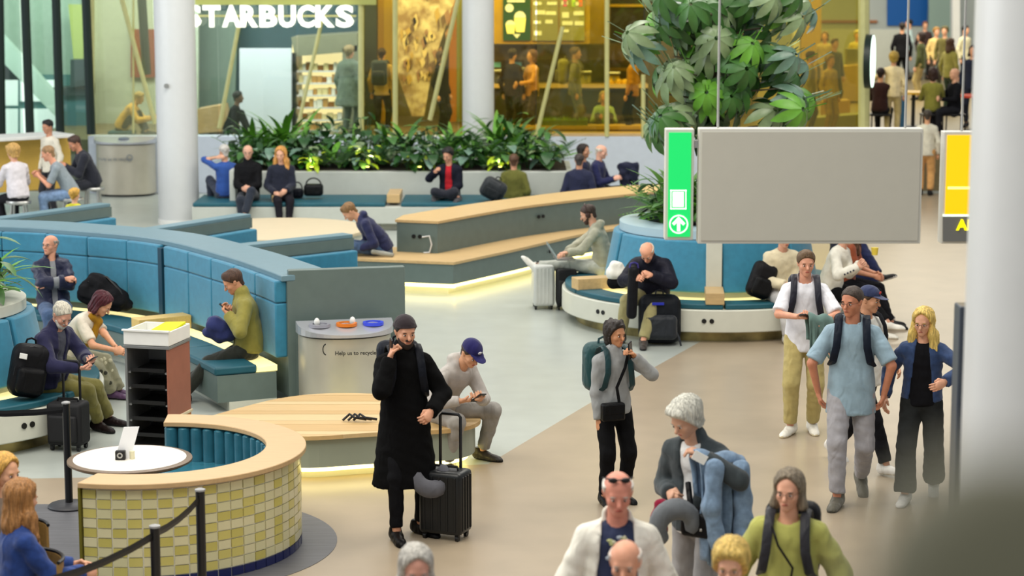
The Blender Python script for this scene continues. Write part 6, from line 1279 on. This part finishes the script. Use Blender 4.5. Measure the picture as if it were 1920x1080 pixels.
person('person in yellow bent over behind the pale glass at left', (W(228, 215, 42.4).x, 42.4), 85, 1.72, sit=ZS+.1, z0=ZS, lean=26, bend=14, head=(0, 20, 0), det=0, vox=.022, skinc=(222, 176, 110), top=((222, 176, 76), dict(thick=.03)), legs=((60, 56, 40), {}), hair=('short', (190, 160, 90)), lh=(.1, .6, .35), rh=(-.1, .6, .35), lf=(.1, .5, 0), rf=(-.1, .5, 0))  # a reflection in the glass, built as a solid seated figure
obox('floor_cushion', (W(228, 215, 42.4).x, 42.4, ZS+.05), (.5, .5, .1), Matrix.Identity(3), m_teal, None, .03); tag(bpy.data.objects['floor_cushion'], 'low teal cushion under the person in yellow', 'cushion')
bgp(655, 132, 1.80, 150, 'person in grey green coat in front of the lit food display', ((104, 116, 102), dict(skirt=.6, thick=.04)), (80, 90, 84), ('wavy', (150, 130, 90)), w=1.2)
person('dark-clothed person seated behind the glass at the mustard bench', (W(430, 218, 42.3).x, 42.2), 90, 1.70, sit=ZS+.05, z0=ZS, lean=20, det=0, vox=.025, skinc=(120, 90, 70), top=((20, 22, 22), {}), legs=((20, 20, 22), {}), hair=('short', (20, 18, 16)), lf=(.1, .4, 0), rf=(-.1, .4, 0))
for px, ty, Hh, fc, lb_, tp, lg, hr in (
    (1676, 105, 1.68, 170, 'woman in cream sweater reaching right in the food hall', (224, 206, 164), (196, 176, 124), ('shortfem', (170, 140, 60))),
    (1692, 42, 1.80, 165, 'tall person in black coat in the food hall queue', (20, 20, 24), (18, 18, 22), ('short', (30, 20, 16))),
    (1728, 60, 1.70, -120, 'person in dark green jacket in the food hall queue', (66, 72, 32), (170, 150, 96), ('bob', (40, 20, 16))),
    (1782, 72, 1.70, 130, 'woman with long brown hair and olive top in the food hall', (140, 132, 62), (40, 54, 34), ('long', (70, 44, 20))),
    (1706, 8, 1.76, -90, 'person in pale blue standing high in front of the blue panel', (176, 196, 196), (60, 60, 60), ('short', (26, 22, 20))),
    (1735, 30, 1.70, 0, 'person with tan face far back under the blue panel', (60, 40, 40), (40, 40, 40), ('short', (120, 70, 40))),
    (1756, 52, 1.68, 10, 'person in pale yellow far back in the hall', (214, 186, 120), (60, 50, 40), ('wavy', (150, 110, 50))),
    (1772, 50, 1.74, -30, 'person with olive hat tone hair far back at right', (96, 90, 44), (50, 46, 30), ('wavy', (80, 74, 34))),
    (1810, 48, 1.74, 40, 'person in white shirt far back beside the thick column', (214, 206, 170), (30, 30, 36), ('short', (24, 20, 20))),
    (1825, 85, 1.72, -20, 'person in navy far back beside the thick column', (24, 30, 50), (24, 28, 44), ('bob', (40, 30, 26))),
    (1547, 60, 1.70, -20, 'person in beige behind the tree at the hall counter', (186, 164, 110), (90, 80, 60), ('bob', (110, 84, 40))),
    (1565, 72, 1.72, 30, 'person in grey green behind the tree at the hall counter', (92, 92, 62), (70, 66, 50), ('short', (104, 80, 40))),
    (1608, 58, 1.68, -10, 'person in pale top behind the steel rack', (196, 180, 110), (90, 80, 60), ('shortfem', (190, 176, 120))),
    (1520, 100, 1.70, 80, 'dark-haired person half hidden by the tree leaves', (150, 140, 96), (60, 56, 40), ('short', (40, 20, 14))),
    (1556, 128, 1.62, 40, 'person in golden beige beside the ochre cabinet', (206, 174, 96), (170, 140, 70), ('wavy', (150, 120, 60)))):
    kw = dict(lh=(.45, .35, 1.05)) if 'reaching' in lb_ else {}
    bgp(px, ty, Hh, fc, lb_, tp, lg, hr, **kw)
for px, ty, lb_, tp, hr, fc in ((1748, 192, 'seated person with dark brown hair at the yellow hall table', (128, 124, 50), ('bob', (44, 20, 12)), 170), (1790, 168, 'seated bald man in black with mask near the thick column', (16, 16, 20), ('none', (20, 20, 20)), -70), (1650, 190, 'seated person in dark maroon at the hall front', (44, 16, 14), ('short', (30, 12, 10)), 160)):
    bgp(px, ty, 1.74, fc, lb_, tp, (30, 30, 34), hr, sitd=.46 if ty > 0 else .46, lf=(.1, .4, 0), rf=(-.1, .4, 0), lh=(.1, .35, .75), rh=(-.1, .35, .75))
    I = PEOPLE[-1]; r = empty('hall_chair', (I['P'].x, I['P'].y, ZS), label='chair under the '+lb_.split(' at ')[0].split(' near ')[0], cat='chair')
    obox('seat', (I['P'].x, I['P'].y, ZS+.43), (.42, .42, .04), Matrix.Identity(3), m_black, r); 
    for sx in (-1, 1):
        for sy in (-1, 1): b = MB(); b.tube([(I['P'].x+sx*.18, I['P'].y+sy*.18, ZS+.42), (I['P'].x+sx*.19, I['P'].y+sy*.19, ZS)], .015, 6); b.build('leg', m_black, r)
def hall_table(px, py, Y, col, label):
    q = W(px, py, Y); r = empty('hall_table', (q.x, q.y, ZS), label=label, cat='table'); b = MB(); b.lathe([(0, .70), (.4, .70), (.4, .74), (0, .74)], (q.x, q.y, ZS), 24); b.build('top', mat('hall_top_%d' % col[0], col, .5), r, smooth=True); b = MB(); b.cyl((q.x, q.y), .04, ZS, ZS+.7, 10); b.build('leg', m_black, r); b = MB(); b.lathe([(0, 0), (.25, 0), (.25, .03), (0, .03)], (q.x, q.y, ZS), 20); b.build('foot', m_black, r)
    return r
hall_table(1712, 215, 44.5, (206, 160, 40), 'round amber table in front of the cream sweater woman'); hall_table(1830, 240, 43.4, (200, 60, 30), 'round red table beside the thick column')
tag(obox('blue_advert', W(1688, 213, 43.6), (.22, .05, .72), Matrix.Identity(3), mat('advert_blue', (50, 90, 120), .4, emit=.1), None), 'small upright blue advert card in the food hall', 'card')
# person and wheeled trolley between the signs
person('person in cream with amber skirt standing between the hanging signs', (W(1748, 300, 40).x, 40.6), 170, 1.66, det=0, vox=.022, top=((206, 200, 180), {}), legs=((200, 150, 90), dict(loose=.02)), hair=('short', (60, 50, 40)), skinc=(216, 160, 120))
# ---------------------------------------------------------------- plants
def leafmat(name, c, rough=.4, tr=.25):
    m = mat(name, c, rough, var=.22, vscale=6, spec=.5)
    return m
LG = [leafmat('leaf_deep', (34, 74, 30)), leafmat('leaf_mid', (62, 106, 46)), leafmat('leaf_bright', (96, 152, 48)), leafmat('leaf_lime', (176, 200, 36)), leafmat('leaf_grey', (124, 144, 104), .32), leafmat('leaf_blue', (100, 130, 112), .28)]
def blade(n, L, wd, droop, fold, prof, lobes=0):
    """leaf blade along +x, drooping; returns verts, faces"""
    v = []; f = []; x = z = 0.0; ang = 0.0
    for i in range(n+1):
        t = i/n; ww = wd*prof(t); zz = z
        v += [(x, -ww, zz+fold*ww), (x, 0, zz), (x, ww, zz+fold*ww)]
        ang = -droop*t; x += L/n*math.cos(ang); z += L/n*math.sin(ang)
    for i in range(n):
        a = i*3; f += [(a, a+3, a+4, a+1), (a+1, a+4, a+5, a+2)]
    return v, f
def leafmesh(name, v, f, m):
    me = bpy.data.meshes.new(name); me.from_pydata(v, [], f); me.materials.append(m); me.polygons.foreach_set('use_smooth', [True]*len(f)); return me
def xf(v, M): return [tuple(M @ Vector(p)) for p in v]
ovalp = lambda t: max(.03, math.sin(math.pi*min(1, t*.93+.05))**.8)
strapp = lambda t: max(.04, (min(1, t*5+.35))*(1-t**3))
heartp = lambda t: max(.02, math.sin(math.pi*(t**.62))**.8)
LM = {}
for k, m in enumerate(LG):
    LM['strap', k] = leafmesh('leaf', *blade(7, .62, .038, 1.0, .25, strapp), m)
    LM['heart', k] = leafmesh('leaf', *(lambda b: ([(p[0]+.0, p[1], p[2]) for p in b[0]], b[1]))(blade(6, .26, .095, .9, .2, heartp)), m)
    LM['oval', k] = leafmesh('leaf', *blade(6, .34, .06, .8, .2, ovalp), m)
    v, f = [], []                                    # fern frond
    for i in range(14):
        t = i/13; px = .55*t; pz = -.18*t*t; ln = .13*math.sin(math.pi*(t*.85+.12))
        for sg in (-1, 1):
            o = len(v); v += [(px-.012, 0, pz), (px+.014, 0, pz), (px+.035, sg*ln, pz-.02)]; f.append((o, o+1, o+2))
    LM['frond', k] = leafmesh('leaf', v, f, m)
    v, f = [], []                                    # palmate leaf: nine leaflets
    nl = 8
    for i in range(nl):
        a = 2*math.pi*i/nl+.2; bv, bf = blade(5, .25, .040, .9, .25, ovalp); M = Matrix.Rotation(a, 4, 'Z') @ Matrix.Rotation(.55, 4, 'Y') @ Matrix.Translation((.02, 0, 0)); o = len(v); v += xf(bv, M); f += [tuple(q+o for q in x) for x in bf]
    o = len(v); v += [(-.006, 0, 0), (.006, 0, 0), (.006, .006, .22), (-.006, .006, .22)]; f.append((o, o+1, o+2, o+3))
    LM['palmate', k] = leafmesh('leaf', v, f, m)
def leaf(key, parent, M):
    o = bpy.data.objects.new('leaf', LM[key]); COL.objects.link(o); o.parent = parent; o.matrix_basis = M; return o
def plant(kind, loc, h, label, group, k=None):
    r = empty({'strap': 'strap_leaf_plant', 'heart': 'broad_leaf_plant', 'frond': 'fern', 'lime': 'lime_shrub', 'oval': 'leafy_shrub'}[kind], loc, random.uniform(0, 6), label=label, cat='plant', group=group)
    rnd = random.uniform
    if kind == 'strap':
        for i in range(20):
            a = i*2.4; el = rnd(.55, 1.35); sc = h/.62*rnd(.75, 1.1); leaf(('strap', k if k is not None else random.choice((1, 2, 2, 1))), r, Matrix.Rotation(a, 4, 'Z') @ Matrix.Translation((.01, 0, h*rnd(0, .25))) @ Matrix.Rotation(-el, 4, 'Y') @ Matrix.Scale(sc, 4))
        b = MB(); b.cyl((0, 0), .018, 0, h*.35, 6); b.build('stem', LG[0], r, local=True)
    elif kind in ('heart', 'oval', 'lime'):
        for i in range(22 if kind != 'lime' else 18):
            a = i*2.4; t = (i+.5)/22; hh = h*(.25+.75*t)*rnd(.8, 1.05); rad = (.10+.16*math.sin(math.pi*t))*rnd(.6, 1.2)*(h/.7); q = (rad*math.cos(a), rad*math.sin(a), hh)
            kk = k if k is not None else (3 if kind == 'lime' else random.choice((0, 0, 1, 4, 5) if kind == 'heart' else (0, 1, 1, 2, 5)))
            leaf(('heart' if kind == 'heart' else 'oval', kk), r, Matrix.Translation(q) @ Matrix.Rotation(a+rnd(-.4, .4), 4, 'Z') @ Matrix.Rotation(rnd(-.5, .5), 4, 'Y') @ Matrix.Scale(rnd(.75, 1.15)*(1 if kind != 'lime' else .7), 4))
        b = MB()
        for i in range(5):
            a = i*1.25; b.tube([(0, 0, 0), (.06*math.cos(a), .06*math.sin(a), h*.5), (.12*math.cos(a), .12*math.sin(a), h*.85)], .007, 5)
        tag(b.build('stems', LG[0], r, local=True), kind='stuff')
    else:
        for i in range(16):
            a = i*2.4; el = rnd(.25, 1.1); leaf(('frond', k if k is not None else random.choice((0, 1, 2))), r, Matrix.Rotation(a, 4, 'Z') @ Matrix.Translation((.02, 0, h*.2)) @ Matrix.Rotation(-el, 4, 'Y') @ Matrix.Scale(h/.5*rnd(.8, 1.1), 4))
    return r
KL = {'strap': 'upright strap-leaved plant in the long back planter', 'heart': 'dark broad-leaved plant in the long back planter', 'frond': 'arching fern in the long back planter', 'lime': 'yellow-green uplit shrub at the front of the back planter', 'oval': 'mid-green leafy shrub in the long back planter'}
KG = {k: v.replace('plant in', 'plants in') for k, v in KL.items()}
ORD = ['first', 'second', 'third', 'fourth', 'fifth', 'sixth', 'seventh', 'eighth', 'ninth', 'tenth', 'eleventh', 'twelfth', 'thirteenth', 'fourteenth', 'fifteenth', 'sixteenth', 'seventeenth', 'eighteenth']
KS = {'strap': 'upright strap-leaved plant', 'heart': 'dark broad-leaved plant', 'frond': 'arching fern', 'oval': 'mid-green leafy shrub'}
x = -4.75; i = 0
while x < .98:
    for row, Y in enumerate((36.85, 37.35, 37.95)):
        kind = random.choice((('heart', 'heart', 'frond', 'oval'), ('oval', 'heart', 'frond', 'oval'), ('strap', 'oval', 'heart', 'strap'))[row])
        h = (.42, .62, .80)[row]*random.uniform(.8, 1.2)
        if -1.2 < x < -.2 and row == 2: h *= .8
        plant(kind, (x+random.uniform(-.12, .12), Y+random.uniform(-.12, .12), .87), h, '%s in the %s row of the back planter, %s from the left' % (KS[kind], ('front', 'middle', 'rear')[row], ORD[min(i, 17)]), KG[kind])
    x += .36; i += 1
TL = {470: 'above the bald man in black', 530: 'above the blonde woman', 560: 'right of the blonde woman', 500: 'between the couple', 845: 'above the person in red', 960: 'well right of the second column', 1000: 'near the right end', 930: 'just right of the second column', 660: 'below the dark navy post'}
for px, h in ((470, .9), (530, 1.15), (560, .95), (500, .8), (845, .85), (960, 1.0), (1000, .8), (930, 1.05), (660, .75)):
    q = W(px, 300, 37.8); plant('strap', (q.x, 38.2, .87), h, 'tall strap-leaved plant at the very back of the planter, '+TL[px], KG['strap'], random.choice((1, 2, 2)))
UP = {}
for px, l in ((585, 'far left'), (690, 'left'), (787, 'middle'), (938, 'right')):
    q = W(px, 318, 36.75); plant('lime', (q.x, 36.78, .87), .34 if px != 690 else .5, KL['lime']+', %s one' % l, KG['lime'])
    u = empty('planter_uplight', (q.x, 36.66, .87), label='small yellow uplight at the planter edge, %s one' % l, cat='light')
    b = MB(); b.cyl((q.x, 36.66), .035, .86, .93, 12); b.build('housing', m_black, u); b = MB(); b.lathe([(0, .93), (.03, .93), (.03, .935), (0, .935)], (q.x, 36.66, 0), 12); b.build('lens', mat('uplight_lens', (255, 240, 120), .4, emit=6), u)
    d = bpy.data.lights.new('uplight', 'SPOT'); d.energy = 26; d.color = (1, .95, .35); d.spot_size = 1.6; d.shadow_soft_size = .03; lo_ = bpy.data.objects.new('uplight', d); COL.objects.link(lo_); lo_.parent = u; lo_.location = (0, 0, .075); lo_.rotation_euler = (math.pi-.35, 0, 0)
def side(a):
    a = math.degrees(a) % 360; return ('right side', 'back right', 'back', 'back left', 'left side', 'front left', 'front', 'front right')[int((a+22.5)//45) % 8]
# ring planters
for c, n, lab in ((CD, 24, 'round planter under the tree'), (CL, 15, 'left round planter')):
    for i in range(n):
        a = i*2.4; rr = .72*math.sqrt((i+.5)/n); kind = ('strap', 'frond', 'oval')[i % 3]
        q = (c[0]+rr*math.cos(a), c[1]+rr*math.sin(a), 1.16)
        plant(kind, q, (random.uniform(.5, .68) if kind != 'strap' else random.uniform(.7, .9))*(1 if c is CD else .62), {'strap': 'arching strap-leaved plant', 'frond': 'bright fern', 'oval': 'bushy green plant'}[kind]+' in the '+lab+', '+side(a), {'strap': 'strap-leaved plants', 'frond': 'ferns', 'oval': 'bushy plants'}[kind]+' in the '+lab, (2 if kind != 'oval' else 1))
for k, (a, rr, kind, h) in enumerate(((-.75, .74, 'oval', .62), (-.45, .80, 'strap', .62), (-.1, .78, 'oval', .66), (.3, .78, 'strap', .7), (-.3, .55, 'oval', .75), (-1.1, .72, 'strap', .6))):
    plant(kind, (CL[0]+rr*math.cos(a), CL[1]+rr*math.sin(a), 1.16), h, {'oval': 'full leafy shrub', 'strap': 'full strap-leaved plant'}[kind]+' at the rim of the left round planter, '+ORD[k]+' of six', 'rim plants of the left round planter', 2 if k % 2 else 1)
# umbrella tree
tr = empty('umbrella_tree', (CD[0], CD[1], 1.16), label='large umbrella tree with hand-shaped leaves above the round planter', cat='tree')
b = MB(); tips = []
b.tube([(2.5, 26.6, 1.15), (2.53, 26.62, 2.0), (2.5, 26.6, 2.8), (2.55, 26.6, 4.4)], [.05, .045, .04, .03], 10); b.build('trunk', mat('grey_bark', (92, 84, 66), .8, var=.2), tr, smooth=True)
for i in range(26):
    a = i*2.4; z0 = 2.2+2.4*(i/26); L = random.uniform(.5, .95); p0 = Vector((2.5, 26.6, z0)); p1 = p0+Vector((L*math.cos(a), L*math.sin(a)*.9, .25)); b = MB(); b.tube([p0, p0.lerp(p1, .5)+Vector((0, 0, .08)), p1], [.02, .014, .008], 6); b.build('branch', MATS['grey_bark'], tr, smooth=True)
n = 0
outl = [(1205, 60, 45), (1235, 20, 40), (1180, 75, 25), (1260, 90, 60), (1300, 40, 60), (1350, 20, 60), (1330, 90, 70), (1400, 30, 60), (1450, 20, 55), (1510, 15, 30), (1280, 150, 60), (1350, 150, 70), (1410, 110, 60), (1450, 130, 60), (1490, 120, 30), (1240, 130, 30), (1250, 190, 40), (1310, 205, 60), (1370, 205, 60), (1430, 190, 60), (1480, 180, 45), (1515, 190, 20), (1235, 225, 20), (1340, -30, 90), (1440, -30, 80), (1250, -30, 60), (1300, 120, 50), (1400, 160, 50)]
while n < 135:
    x, y, rr = random.choice(outl); a = random.uniform(0, 6.28); q = rr*math.sqrt(random.random()); X, Yp = x+q*math.cos(a), y+q*math.sin(a)*.8
    P_ = W(X, Yp, 26.6+random.uniform(-.95, .75)); dirv = Vector((P_.x-2.5, P_.y-26.9, .55+random.uniform(-.3, .4))).normalized()
    M = Matrix.Translation(P_) @ dirv.to_track_quat('Z', 'X').to_matrix().to_4x4() @ Matrix.Rotation(random.uniform(0, 6), 4, 'Z') @ Matrix.Scale(random.uniform(1.15, 1.65), 4)
    leaf(('palmate', random.choice((1, 1, 4, 5, 4, 4, 2))), tr, Matrix.Translation((-CD[0], -CD[1], -1.16)) @ M); n += 1
# ---------------------------------------------------------------- rounded parapet end close to the camera (far out of focus)
pa = empty('parapet_post', (.172, .72, 2.9), label='blurred grey-olive rounded post close to the camera at bottom right', cat='post')
mpa = mat('olive_grey_paint', (122, 118, 94), .7, var=.04)
b = MB(); b.lathe([(0, 2.9), (.055, 2.9), (.055, 4.27), (.045, 4.305), (.025, 4.325), (0, 4.33)], (.172, .72, 0), 32); b.build('post', mpa, pa, smooth=True)
b = MB(); b.lathe([(0, 2.9), (.09, 2.9), (.09, 2.93), (0, 2.93)], (.172, .72, 0), 32); b.build('base_flange', mpa, pa, smooth=True)
b = MB(); b.box((0, .4, 2.75), (12, 1.2, .3)); struct(b.build('floor_mezzanine_edge', m_floor))
